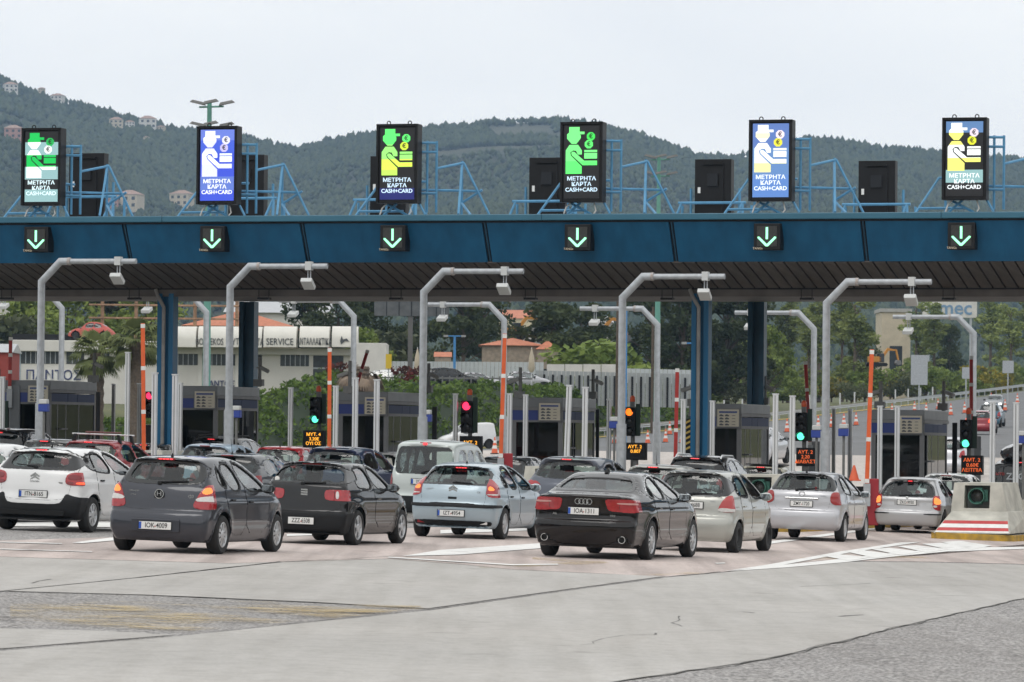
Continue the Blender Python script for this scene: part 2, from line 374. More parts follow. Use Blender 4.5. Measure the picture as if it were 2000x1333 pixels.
for p in ([(20, 1180), (430, 1176), (640, 1181), (820, 1187), (832, 1191), (700, 1206), (480, 1226), (350, 1238), (200, 1231), (20, 1226)], [(430, 1206), (640, 1183), (820, 1187), (830, 1192), (640, 1208), (480, 1219)]): mark(p, .016 if p[0][0] < 100 else .020, M_YELP)
for p in ([(930, 1106), (1180, 1097), (1190, 1102), (940, 1112)], [(1040, 1088), (1180, 1099), (1180, 1103), (1040, 1094)], [(1230, 1124), (1400, 1118), (1400, 1121), (1230, 1128)], [(1560, 1090), (1800, 1088), (1820, 1092), (1580, 1095)]): mark(p, .012, M_YELP)
# ================================================================== TOLL CANOPY
ROTL = -TH
M_BLUE = mat('canopy_blue', (.015, .118, .24), .45, spec=.3, var=.16, vscale=1., bump=.03, bscale=3, det=6, stretch=(2.5, 2.5, .25))
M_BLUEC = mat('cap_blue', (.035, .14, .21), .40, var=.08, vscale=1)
M_DKBLUE = mat('bead_shaded_column_blue', (.018, .085, .15), .45, var=.2, vscale=2)  # bead blue; on the rear columns it paints in shade
M_SOFF = mat('soffit_brown', (.115, .10, .088), .6, var=.30, vscale=1., stretch=(4, .5, 4), det=6, rand=.12)
M_GAP = mat('dark_gap', (.012, .014, .018), .8)
M_BEAM = mat('beam_brown', (.13, .115, .105), .7, var=.25, vscale=1.5)
M_BLACK = mat('black_metal', (.008, .008, .009), .5, spec=.3, var=.2, vscale=5)
M_GALV = mat('galvanised_steel', (.42, .44, .46), .5, .35, var=.12, vscale=8)
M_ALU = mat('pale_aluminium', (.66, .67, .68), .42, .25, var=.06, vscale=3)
M_FRAME = mat('frame_blue', (.10, .30, .50), .45, var=.15, vscale=3)
canopy = thing('toll_canopy', 'long blue steel toll canopy with brown ribbed soffit spanning all lanes', 'canopy', (*LN(0, 0), 0), ROTL)
T0, T1, N0, N1 = 112.75, 126.3, -75., 12.
# fascia panels, one per bay, with slanting joints (leaning inwards at the foot)
jn = -43.55
joints = [jn+5.2*k for k in range(-6, 11)]
for a, c in zip(joints[:-1], joints[1:]):
    b = MB(); z0, z1 = 6.74, 7.80; g = .07
    b.add([(a+g, T0+.62, z0), (c-g, T0+.62, z0), (c-g, T0, z1), (a+g, T0, z1), (a+g, T0+.72, z0), (c-g, T0+.72, z0), (c-g, T0+.1, z1), (a+g, T0+.1, z1)],
          [(0, 1, 2, 3), (7, 6, 5, 4), (0, 4, 5, 1), (1, 5, 6, 2), (2, 6, 7, 3), (3, 7, 4, 0)]); b.build('fascia_panel', M_BLUE, canopy)
for a in joints[1:-1]:
    b = MB(); z0, z1 = 6.76, 7.79
    b.add([(a-.068, T0+.70, z0), (a+.068, T0+.70, z0), (a+.068, T0+.08, z1), (a-.068, T0+.08, z1)], [(0, 1, 2, 3)]); b.build('joint_strip', M_GAP, canopy)
    b = MB(); b.add([(a-.02, T0+.66, z0), (a+.02, T0+.66, z0), (a+.02, T0+.03, z1), (a-.02, T0+.03, z1), (a-.02, T0+.72, z0), (a+.02, T0+.72, z0), (a+.02, T0+.10, z1), (a-.02, T0+.10, z1)],
          [(0, 1, 2, 3), (7, 6, 5, 4), (0, 4, 5, 1), (1, 5, 6, 2), (2, 6, 7, 3), (3, 7, 4, 0)]); b.build('joint_bead', M_DKBLUE, canopy)
for k in range(8):
    a = N0+(N1-N0)*k/8; c = N0+(N1-N0)*(k+1)/8-.004
    MB().bbox(a, c, T0-.12, T0+.5, 7.83, 8.0).build('cap_trim', M_BLUEC, canopy, bevel=.02)
MB().bbox(N0, N1, T0-.02, T0+.4, 7.78, 7.832).build('shadow_gap', M_GAP, canopy)
MB().bbox(N0, N1, T0+.5, T1, 7.5, 7.85).build('roof_deck', mat('roof_grey', (.3, .31, .32), .7, var=.1), canopy)
MB().bbox(N0, N1, T1, T1+.1, 6.74, 8.0).build('rear_fascia', M_BLUE, canopy)
# sloping soffit as trapezoidal planks running along the lanes
MB().add([(N0, T0+.70, 6.76), (N1, T0+.70, 6.76), (N1, T0+3.3, 6.18), (N0, T0+3.3, 6.18)], [(0, 1, 2, 3)]).build('soffit_backing', M_GAP, canopy)
pitch = .345; nplank = int((N1-N0)/pitch); pm = None
for k in range(nplank):
    a = N0+k*pitch
    if pm is None:
        b = MB(); w = pitch-.05
        b.add([(0, T0+.66, 6.715), (w, T0+.66, 6.715), (w, T0+3.28, 6.125), (0, T0+3.28, 6.125), (0, T0+.66, 6.755), (w, T0+.66, 6.755), (w, T0+3.28, 6.165), (0, T0+3.28, 6.165)],
              [(0, 1, 2, 3), (7, 6, 5, 4), (0, 4, 5, 1), (1, 5, 6, 2), (2, 6, 7, 3), (3, 7, 4, 0)]); pm = b.mesh('soffit_plank', M_SOFF)
    link('soffit_plank', pm, canopy, (a, 0, 0))
MB().bbox(N0, N1, T0+3.26, T0+3.42, 6.09, 6.22).build('soffit_edge', M_GAP, canopy)
MB().bbox(N0, N1, T0+3.30, T0+3.55, 5.90, 6.10).build('main_beam', M_BEAM, canopy)
MB().bbox(N0, N1, T0+3.56, T1-3, 6.0, 6.2).build('inner_ceiling', M_BEAM, canopy)
MB().add([(N0, T1-3, 6.1), (N1, T1-3, 6.1), (N1, T1, 6.75), (N0, T1, 6.75)], [(0, 1, 2, 3)]).build('rear_soffit', M_SOFF, canopy)
JC = lambda j: -48.69+5.2*j          # island centre line
for j in (-2, 1, 4, 7):              # columns stand on every third island, a front and a rear one
    for tt, mm in ((116.2, M_BLUE), (123.1, M_DKBLUE)):  # front column lit blue, rear one darker with its shade painted in
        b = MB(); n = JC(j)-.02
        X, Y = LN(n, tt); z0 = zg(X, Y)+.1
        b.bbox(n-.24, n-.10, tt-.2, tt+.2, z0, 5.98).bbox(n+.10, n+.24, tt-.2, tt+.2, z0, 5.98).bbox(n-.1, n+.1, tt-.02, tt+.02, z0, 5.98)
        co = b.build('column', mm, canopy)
        if mm is M_BLUE:
            MB().path([(n-.28, tt-.25, 6.1), (n-.2, tt-.27, 5.9), (n-.02, tt-.27, 5.6), (n-.02, tt-.27, z0)], .055).build('downpipe', mat('pipe_grey', (.26, .25, .24), .6, var=.2), canopy, smooth=True)
        else:
            MB().bbox(n-.02, n+.1, tt-.27, tt-.26, .6, 2.9).build('hazard_strip', mat('hazard_dark', (.03, .03, .03), .6), canopy)
for k in range(0, 16):               # little lamps hung under the beam
    n = -60+k*2.6*1.5
    b = MB(); b.bbox(n-.17, n+.17, T0+3.0, T0+3.25, 5.80, 5.86).tube((n-.15, T0+3.1, 5.86), (n-.15, T0+3.1, 6.12), .012, n=4).tube((n+.15, T0+3.1, 5.86), (n+.15, T0+3.1, 6.12), .012, n=4)
    b.build('soffit_lamp', M_BLACK, canopy)
# ------------------------------------------------------------------ lane arrows
M_GREEN = emat('arrow_green', (.34, 1.0, .58), 1.7)
M_DIM = mat('arrow_face', (.035, .035, .032), .35, var=.3, vscale=25)
M_CREAM = mat('cream_letter', (.75, .66, .5), .6)
def obox(name, m, par, *a, **k): return MB().bbox(*a).build(name, m, par, **k)
for i in range(6):
    n = -46.09+5.2*i; X, Y = LN(n, T0-.02)
    nb = ['below the green and white banded screen', 'below the solid blue screen', 'below the lime figure screen', 'below the plain green figure screen', 'below the blue screen with yellow coin', 'below the yellow and white banded screen'][i]
    t = thing('lane_arrow_sign', 'black sign with green down arrow '+nb, 'lane sign', (X, Y, 7.02), ROTL, 'green arrow signs on the canopy')
    obox('case', M_BLACK, t, -.36, .36, -.12, .32, 0, .70, bevel=.015)
    f = obox('face', M_DIM, t, -.27, .27, -.132, -.118, .09, .63)
    b = MB(); y0, y1 = -.145, -.131
    b.bbox(-.03, .03, y0, y1, .28, .60)
    for s in (-1, 1):
        b.prism([(0, .09), (s*.03, .09), (s*.25, .31), (s*.25, .34), (s*.21, .35), (0, .15)], 'y', y0, y1)
    b.build('arrow', M_GREEN, t)
    text('maker_lettering', 'TANGs', .085, M_CREAM, t, (-.25, -.125, .035), depth=.002)
# ------------------------------------------------------------------ variable message signs on the roof
def ramp_emit(name, bands, s=1.):
    "screen print: horizontal bands of lit colour by height of the screen (0..2)"
    m = bpy.data.materials.new(name); m.use_nodes = True; N = m.node_tree; b = N.nodes['Principled BSDF']
    tc = N.nodes.new('ShaderNodeTexCoord'); sp = N.nodes.new('ShaderNodeSeparateXYZ'); mr = N.nodes.new('ShaderNodeMath'); mr.operation = 'DIVIDE'; mr.inputs[1].default_value = 2.
    r = N.nodes.new('ShaderNodeValToRGB'); r.color_ramp.interpolation = 'CONSTANT'
    N.links.new(tc.outputs['Object'], sp.inputs[0]); N.links.new(sp.outputs[2], mr.inputs[0]); N.links.new(mr.outputs[0], r.inputs[0])
    e = r.color_ramp.elements; e[0].position = 0; e[0].color = (*bands[0][1], 1)
    e.remove(e[1])
    for p, c in bands[1:]:
        q = e.new(p); q.color = (*c, 1)
    b.inputs['Base Color'].default_value = (.01, .01, .01, 1); b.inputs['Roughness'].default_value = .4
    N.links.new(r.outputs[0], b.inputs['Emission Color']); b.inputs['Emission Strength'].default_value = s
    return m
def fig_poly():
    P = lambda pts: [((x-388)/207*.98-.49, (515-y)/420*1.96) for x, y in pts]
    octo = lambda cx, cy, r: P([(cx+r*math.cos(R(22.5+45*k)), cy+r*math.sin(R(22.5+45*k))) for k in range(8)])
    fig = [P([(417, 103), (478, 103), (478, 130), (507, 130), (507, 145), (478, 145), (485, 150), (485, 168), (460, 200), (432, 200), (405, 170), (405, 145), (417, 135)]),
           P([(398, 238), (420, 206), (470, 206), (492, 238), (492, 262), (470, 262), (458, 240), (440, 238), (424, 250), (428, 268), (492, 330), (492, 373), (398, 373)]),
           P([(434, 246), (448, 246), (506, 298), (582, 298), (582, 324), (498, 324), (434, 266), (431, 255)]), P([(507, 236), (582, 236), (582, 248), (507, 248)]), P([(507, 253), (582, 253), (582, 286), (507, 286)])]
    return fig, [octo(545, 158, 26), octo(533, 203, 26)]
FIG, COINS = fig_poly()
g1, wht, teal, blk = (0, .55, .09), (.95, 1, .97), (.32, .55, .56), (.006, .006, .008)
blu = (.05, .10, .75); lim = (.55, 1, .12); grn = (.12, 1, .18); yel = (.95, .9, .12); pale = (.75, .78, 1)
VMS = [
 dict(d='banded in green and white on dark', bg=[(0, teal), (.17, blk), (.31, teal), (.485, blk), (.65, teal), (.83, blk)], fg=[(0, wht), (.485, g1), (.65, wht), (.83, g1)], coin=((.0, .45, .08), wht), e=blk, tx=(.75, .95, 1)),
 dict(d='all blue with pale white figure', bg=[(0, blu), (.14, (.13, .22, .7)), (.33, blu), (.66, (.06, .13, .75)), (.83, (.16, .24, .78))], fg=[(0, pale), (.5, wht), (.68, pale), (.83, wht)], coin=((.85, .85, 1), (.6, .55, .9)), e=blk, tx=(.95, .98, 1)),
 dict(d='with lime figure on black over dark blue foot', bg=[(0, (.01, .015, .16)), (.155, blk)], fg=[(0, lim), (.40, (.75, 1, .1)), (.55, (.35, 1, .2)), (.75, grn)], coin=(grn, (.7, .9, .05)), e=blk, tx=(.65, .85, 1)),
 dict(d='with plain green figure on black', bg=[(0, blk)], fg=[(0, grn), (.5, (.2, 1, .25))], coin=((.05, .8, .1), grn), e=blk, tx=(.65, .85, 1)),
 dict(d='with white and yellow figure on mid blue', bg=[(0, (.12, .27, .66)), (.3, (.14, .29, .60)), (.66, (.12, .22, .56))], fg=[(0, (.95, .9, .4)), (.45, wht), (.78, (.95, .92, .6)), (.85, wht)], coin=((1, .85, .95), (.9, .85, .05)), e=blk, tx=(.9, .97, 1)),
 dict(d='banded in yellow and white on black', bg=[(0, blk), (.175, teal), (.34, blk), (.83, (.12, .25, .5))], fg=[(0, (.95, .95, .2)), (.50, wht), (.67, (.95, .95, .2)), (.83, wht)], coin=((.9, .75, .85), (.8, .85, .02)), e=blk, tx=(.92, .98, 1)),
]
SIGNX = [84, 433, 783, 1141, 1508, 1886]
for i, v in enumerate(VMS):
    n = -46.09+5.2*i; a = T0+.15; X, Y = LN(n+.02, a)
    t = thing('message_sign', 'tall lit message screen '+v['d']+'', 'message sign', (X, Y, 8.33), ROTL, 'lit message signs on the canopy roof')
    obox('cabinet', M_BLACK, t, -.59, .59, 0, .36, 0, 2.16, bevel=.012)
    for q in (-.56, .56): obox('rim', M_BLACK, t, q-.03, q+.03, -.06, .0, 0, 2.16)
    obox('hood', M_BLACK, t, -.59, .59, -.06, 0, 2.10, 2.16)
    for q in (-.3, .3): MB().lathe([(.05+.014*math.cos(R(60*k)), .014*math.sin(R(60*k))) for k in range(7)], 10, 'y', (q, .15, 2.20)).build('lifting_eye', M_BLACK, t, smooth=True)
    sc = MB().bbox(-.49, .49, -.012, .004, 0, 1.96).build('screen', ramp_emit('screen_print', v['bg'], 1.0), t); sc.location = (0, 0, .1)
    b = MB()
    for p in FIG: b.prism(p, 'y', -.022, -.013)
    fo = b.build('collector_figure', ramp_emit('figure_print', v['fg'], 1.15), sc)
    for p, c in zip(COINS, v['coin']):
        cn = MB().prism(p, 'y', -.021, -.013).build('coin', emat('coin_%d_%.2f' % (i, c[2]), c, 1.05), sc)
    for (cx, cy), c in zip(((545, 158), (533, 203)), v['coin']):
        u, w_ = (cx-388)/207*.98-.49, (515-cy)/420*1.96
        text('euro_mark', 'Ɛ' if False else '€', .17, emat('euro_dark', (0, 0, 0), 0), sc, (u, -.024, w_), depth=.002, bold=.004)
    tm = emat('screen_text_%d' % i, v['tx'], 1.2)
    for s_, zz, sx in (('ΜΕΤΡΗΤΑ', .53, 1.12), ('ΚΑΡΤΑ', .38, 1.12), ('CASH+CARD', .23, 1.02)):
        text('lettering', s_, .15, tm, sc, (.0, -.022, zz), depth=.003, bold=.003, sx=sx)
    # blue mounting frame behind and beside it
    fr = thing('sign_frame', 'blue tube frame behind the screen '+v['d'], 'sign frame', (X, Y, 8.0), ROTL, 'blue sign frames on the canopy roof')
    def bars(name, L, r=.035, par=fr):
        for p, q in L: MB().tube(p, q, r, n=6).build(name, M_FRAME, par, smooth=True)
    bars('upright', [((.95, .55, .1), (.95, .55, 2.05)), ((.70, .5, .1), (.70, .5, 2.05)), ((1.45, 1.3, 0), (1.45, 1.3, 1.55)), ((-.75, 1.4, 0), (-.75, 1.4, 1.5))], .038)
    bars('brace', [((1.45, 1.3, 1.5), (1.75, -.0, .02)), ((1.5, 1.3, 1.5), (2.3, 1.2, .02)), ((1.45, 1.3, .4), (2.05, 1.25, .75)), ((1.45, 1.3, .4), (1.95, .5, .02)), ((-.4, .35, .33), (.2, .3, .02)), ((-.95, 1.5, 1.0), (-1.45, .8, .02)), ((.55, .3, .33), (.75, .2, .02)), ((-.1, .3, .33), (-.45, .2, .02))], .036)
    bars('crossbar', [((.5, .42, 1.75), (.97, .55, 1.75)), ((.5, .42, .62), (.97, .55, .62)), ((.95, .55, 1.3), (1.5, 1.3, 1.5)), ((.5, .5, .72), (1.9, 1.3, .72)), ((-1.4, .9, .16), (-.1, .9, .16)), ((-.95, 1.5, 1.0), (.4, 1.5, 1.0)), ((.5, .42, 2.0), (.97, .55, 2.0))], .036)
    MB().path([(-.35, .2, .33), (-.45, .1, .2), (-.5, .05, .02)], .022).build('cable', mat('cable_grey', (.55, .53, .5), .6), fr, smooth=True)
    MB().path([(.3, .2, .33), (.38, .1, .1), (.33, .05, .02)], .018).build('cable', mat('cable_grey', (.55, .53, .5), .6), fr, smooth=True)
# dark rear cabinets seen from behind, facing the other way
for px, nb in ((168, 'behind the green and white banded screen'), (480, 'behind the solid blue screen'), (757, 'behind the lime figure screen'), (1068, 'beside the plain green figure screen'), (1392, 'beside the blue screen with the yellow coin'), (1712, 'standing free between the two right screens' if False else 'between the mid blue screen and the black banded screen')):
    Y = 125.5; p = at(px, 415, Y)
    t = thing('rear_sign_cabinet', 'plain black sign cabinet turned away, '+nb, 'sign cabinet', (p.x, Y, 8.0), ROTL, 'turned away sign cabinets')
    obox('cabinet', M_BLACK, t, -.54, .54, 0, .36, .1, 2.08, bevel=.01); obox('door', M_BLACK, t, -.32, .32, -.03, .002, .15, 1.88)
    obox('louvre', M_GAP, t, -.16, .16, -.1, -.02, 1.3, 1.66); obox('rain_lip', M_BLACK, t, -.3, .3, -.09, .0, 1.92, 1.97)
    obox('sticker', mat('sticker_white', (.8, .8, .78), .5), t, -.45, -.37, -.006, .002, 1.1, 1.27)
    fr = thing('cabinet_frame', 'blue tube trestle at the cabinet '+nb, 'sign frame', (p.x, Y, 7.85), ROTL, 'blue trestles around turned away cabinets')
    for nm, L in (('leg', [((-1.2, -.5, 0), (-.85, -.3, .95)), ((1.0, -.5, 0), (.95, -.3, .95)), ((.62, -.6, 0), (.95, -.3, .95)), ((-.72, .3, 0), (-.72, .3, 1.4)), ((.72, .3, 0), (.72, .3, 1.4)), ((-.95, .2, 0), (-.95, .2, .9)), ((1.1, .2, 0), (1.1, .2, .9))]),
                  ('crossbar', [((-.95, -.3, .95), (1.05, -.3, .95)), ((-1.05, -.4, .22), (.7, -.5, .22))])):
        for a_, c_ in L: MB().tube(a_, c_, .042, n=6).build(nm, M_FRAME, fr, smooth=True)
# ------------------------------------------------------------------ gantry poles with antennas
M_WBOX = mat('antenna_white', (.58, .59, .58), .5, var=.06)
def pole(name, label, n, t_, sgn, group):
    X, Y = LN(n, t_); z = zg(X, Y)+.12
    o = thing(name, label, 'antenna pole', (X, Y, z), ROTL, group)
    s = sgn
    MB().path([(0, 0, 0), (0, 0, 5.45), (s*.52, 0, 5.98), (s*.76, 0, 5.98)], .098, 12).build('mast', M_GALV, o, smooth=True)
    MB().tube((0, 0, 0), (0, 0, 2.3), .125, n=12).build('lower_sleeve', M_GALV, o, smooth=True)
    MB().tube((s*.74, 0, 5.98), (s*2.62, 0, 5.98), .072, n=12).build('arm', M_GALV, o, smooth=True)
    MB().tube((s*.73, 0, 5.98), (s*.80, 0, 5.98), .105, n=12).build('flange', mat('rusty_flange', (.35, .27, .22), .7, col2=(.45, .46, .47), vscale=20), o, smooth=True)
    c = s*2.12; b = MB().bbox(c-.07, c+.09, -.1, .1, 5.88, 6.1); b.build('clamp', M_WBOX, o)
    MB().tube((c-.02, 0, 5.9), (c-.02, 0, 5.62), .016, n=6).tube((c+.05, 0, 5.9), (c+.05, 0, 5.62), .016, n=6).build('hanger', M_GALV, o)
    q = MB().box((0, 0, 0), (.30, .38, .12)); q.xf(Matrix.Translation((c+.0, -.05, 5.53)) @ Matrix.Rotation(R(-32 if s > 0 else 20), 4, 'X')); q.build('antenna_box', M_WBOX, o, bevel=.015)
    return o
for i in range(5):
    pole('antenna_pole', 'near antenna pole whose arm ends just '+['right of the banded green screen', 'left of the lime screen', 'left of the plain green screen', 'left of the mid blue screen', 'left of the yellow screen'][i], -42.93+5.2*i, 105.3, 1, 'near antenna poles')
for i in range(8):
    pole('exit_antenna_pole', 'exit antenna pole, thinner, '+['outermost by the green tree', 'before the white building end', 'before the white building lettering', 'right of the white building', 'with an orange boom before it', 'beside the green mast', 'right of the dark column', 'with a dark red boom before it'][i], -55.3+5.2*i, 137.5, -1, 'exit antenna poles')
# ================================================================== TOLL ISLANDS
M_ISL = mat('island_concrete', (.43, .42, .39), .85, var=.15, vscale=1.5, bump=.2, bscale=20, det=7)
M_NOSE = mat('nose_concrete', (.47, .455, .40), .85, var=.26, vscale=2.2, bump=.25, bscale=15, det=8)
M_YKERB = mat('yellow_kerb', (.60, .36, .03), .7, col2=(.30, .20, .05), vscale=5, det=8)
M_REDP = mat('red_paint', (.50, .05, .05), .5, var=.15, vscale=8)
M_WHTP = mat('white_paint', (.78, .77, .74), .5, var=.08, vscale=8)
M_TEALL = mat('lamp_green', (.05, .16, .12), .5, var=.15, vscale=6)
M_BOOTH = mat('booth_grey', (.20, .21, .22), .5, .2, var=.1, vscale=2)
M_BOOTHF = mat('booth_frame', (.21, .21, .215), .55, .1, spec=.25, var=.08, vscale=3)
M_BNAVY = mat('booth_navy', (.018, .04, .22), .35)
M_BNAVY_SHEEN = mat('booth_navy_side_sheen', (.03, .05, .13), .6, spec=.2)  # same navy greyed for the side bands, their reflection painted into the colour
M_BGLASS = glassmat('booth_glass', (.17, .18, .18), .025)
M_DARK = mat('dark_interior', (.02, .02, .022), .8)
M_ORANGE = mat('orange_boom', (.72, .12, .03), .5, var=.12, vscale=4)
M_REDB = mat('red_boom', (.40, .03, .025), .5, var=.15, vscale=4)
M_LED = emat('led_amber', (1, .42, .03), 1.5)
M_LED2 = emat('led_red_orange', (1, .16, .03), .8)
NOSE_T = 99.3
jdesc = {-1: 'left of the booth before the brick wall', 0: 'of the booth under the blue palm sign wall', 1: 'of the booth between the blue columns', 2: 'of the booth beside the silver van', 3: 'of the booth right of the pale blue hatchback', 4: 'of the booth behind the beige hatchback', 5: 'of the booth over the silver hatchbacks', 6: 'with the red striped concrete nose'}
for j in range(-1, 8):
    n = JC(j); X, Y = LN(n, NOSE_T); z = zg(X, Y)
    t = thing('toll_island', 'raised concrete toll island with yellow kerb '+jdesc.get(j, 'beyond the red striped nose'), 'traffic island', (X, Y, 0), ROTL, 'toll islands')
    def zl(x, y):
        a = LN(n+x, NOSE_T+y); return zg(*a)
    w = 1.0; L = 40.
    # kerb ring and top slab follow the ground
    ys = [0, .0, 10, 20, 25, 30, 35, L]
    b = MB(); vs = []; fs = []
    outl = [(-w+.08, .25), (-w+.25, 0), (w-.25, 0), (w, .25)]
    for yy in (4., 10, 16, 22, 26, 30, 34, L): outl.append((w, yy))
    for yy in (L, 34, 30, 26, 22, 16, 10, 4.): outl.append((-w, yy))
    K = len(outl)
    for dz, sh in ((-.05, 1.), (.15, 1.)):
        for x, y in outl: vs.append((x*sh, y, zl(x, y)+dz))
    fs = [(i, (i+1) % K, K+(i+1) % K, K+i) for i in range(K)]
    b.add(vs, fs).build('kerb', M_YKERB, t)
    b = MB(); top = [(x*.985, y, zl(x, y)+.152) for x, y in outl]
    b.add([(0, 0.02, zl(0, 0)+.152)]+top, [])
    # top as strips
    b = MB(); yy = [.0, .25, 4, 10, 16, 22, 26, 30, 34, L]
    V = []
    for y in yy:
        ww = w-.25 if y == 0 else w
        V += [(-ww, y, zl(-ww, y)+.15), (ww, y, zl(ww, y)+.15)]
    b.add(V, [(2*i, 2*i+1, 2*i+3, 2*i+2) for i in range(len(yy)-1)]).build('island_top', M_ISL, t, fix=False)
    # nose block: low sloped apron, upright block with recessed flasher
    z0 = zl(0, 0)+.15
    def lo(b_, name, m, **k):
        o = b_.build(name, m, t, **k); o.location = (0, 0, z0); return o
    b = MB()
    def hexa(b_, A, B):       # A: bottom 4, B: top 4
        b_.add(A+B, [(3, 2, 1, 0), (4, 5, 6, 7), (0, 1, 5, 4), (1, 2, 6, 5), (2, 3, 7, 6), (3, 0, 4, 7)])
    hexa(b, [(-.84, .03, 0), (.95, .03, 0), (.97, 3.2, 0), (-.84, 3.2, 0)], [(-.58, .98, .50), (.74, .98, .50), (.90, 3.2, .50), (-.80, 3.2, .50)])
    lo(b, 'apron', M_NOSE, bevel=.02)
    b = MB()   # upright block built round the lamp niche
    def zw(zv): return .60-.05*(zv-.5)/.65
    def blk(x0f, x1f, y0f, y1, za, zb):
        A = [(x0f(za), y0f(za), za), (x1f(za), y0f(za), za), (x1f(za), y1, za), (x0f(za), y1, za)]
        B = [(x0f(zb), y0f(zb), zb), (x1f(zb), y0f(zb), zb), (x1f(zb), y1, zb), (x0f(zb), y1, zb)]
        hexa(b, A, B)
    fr_ = lambda zv: 1.0+.22*(zv-.5)
    lt = lambda zv: -zw(zv); rt = lambda zv: zw(zv)+.12-.15*max(0, zv-.5)
    blk(lt, lambda zv: -.30, fr_, 1.6, .498, 1.16); blk(lambda zv: .30, rt, fr_, 1.6, .498, 1.16)
    blk(lambda zv: -.30, lambda zv: .30, fr_, 1.6, .498, .57); blk(lambda zv: -.30, lambda zv: .30, fr_, 1.6, 1.10, 1.16)
    blk(lt, rt, lambda zv: 1.6, 3.4, .498, 1.16)
    lo(b, 'nose_block', M_NOSE)
    MB_ = MB().bbox(-.29, .29, 1.45, 1.5, .58, 1.10); lo(MB_, 'niche_back', mat('niche_grey', (.22, .23, .22), .8, var=.2, vscale=6))
    lp = lo(MB().bbox(-.20, .22, 1.27, 1.36, .72, 1.00), 'flasher_plate', M_TEALL, bevel=.01)
    MB().lathe([(.175, 1.30), (.188, 1.04), (.176, 1.04), (.16, 1.29)], 20, 'y', (-.02, 0, .85)).build('flasher_hood', M_TEALL, lp, smooth=True)
    MB().lathe([(.001, 1.22), (.12, 1.24), (.17, 1.275)], 20, 'y', (-.02, 0, .85)).build('flasher_lens', mat('dead_lens', (.06, .055, .05), .25), lp, smooth=True)
    MB().bbox(-.06, .1, 1.2, 1.3, .66, .72).build('flasher_bracket', M_TEALL, lp); MB().bbox(-.05, .1, 1.2, 1.3, 1.0, 1.05).build('flasher_bracket', M_TEALL, lp)
    def ap(u, v):          # point on apron front face (u -1..1, v 0..1), 4 mm proud
        x = .055*(1-v)+.08*v+np.interp(v, [0, 1], [.895, .66])*u; return (x, .03+.95*v-.006, .50*v+.004)
    for v0, v1, mm in ((.06, .16, M_WHTP), (.16, .36, M_REDP), (.36, .60, M_WHTP), (.60, .80, M_REDP)):
        v0 *= .72; v1 *= .72
        if j == 6: lo(MB().add([ap(-.97, v0), ap(.97, v0), ap(.97, v1-.004), ap(-.97, v1-.004)], [(0, 1, 2, 3)]), 'stripe', mm)
    # side walls behind the nose
    for sx in (-1, 1):
        b = MB(); V = []
        yy = [3.4, 8, 12, 16.5]
        for y in yy:
            g = zl(0, y)+.15
            V += [(sx*.97, y, g), (sx*.86, y, g+.78), (sx*.66, y, g+.78), (sx*.62, y, g)]
        fs = [(4*i+k, 4*i+(k+1) % 4, 4*i+4+(k+1) % 4, 4*i+4+k) for i in range(len(yy)-1) for k in range(4)]+[(0, 1, 2, 3), tuple(4*(len(yy)-1)+k for k in (3, 2, 1, 0))]
        b.add(V, fs).build('side_wall', M_NOSE, t)
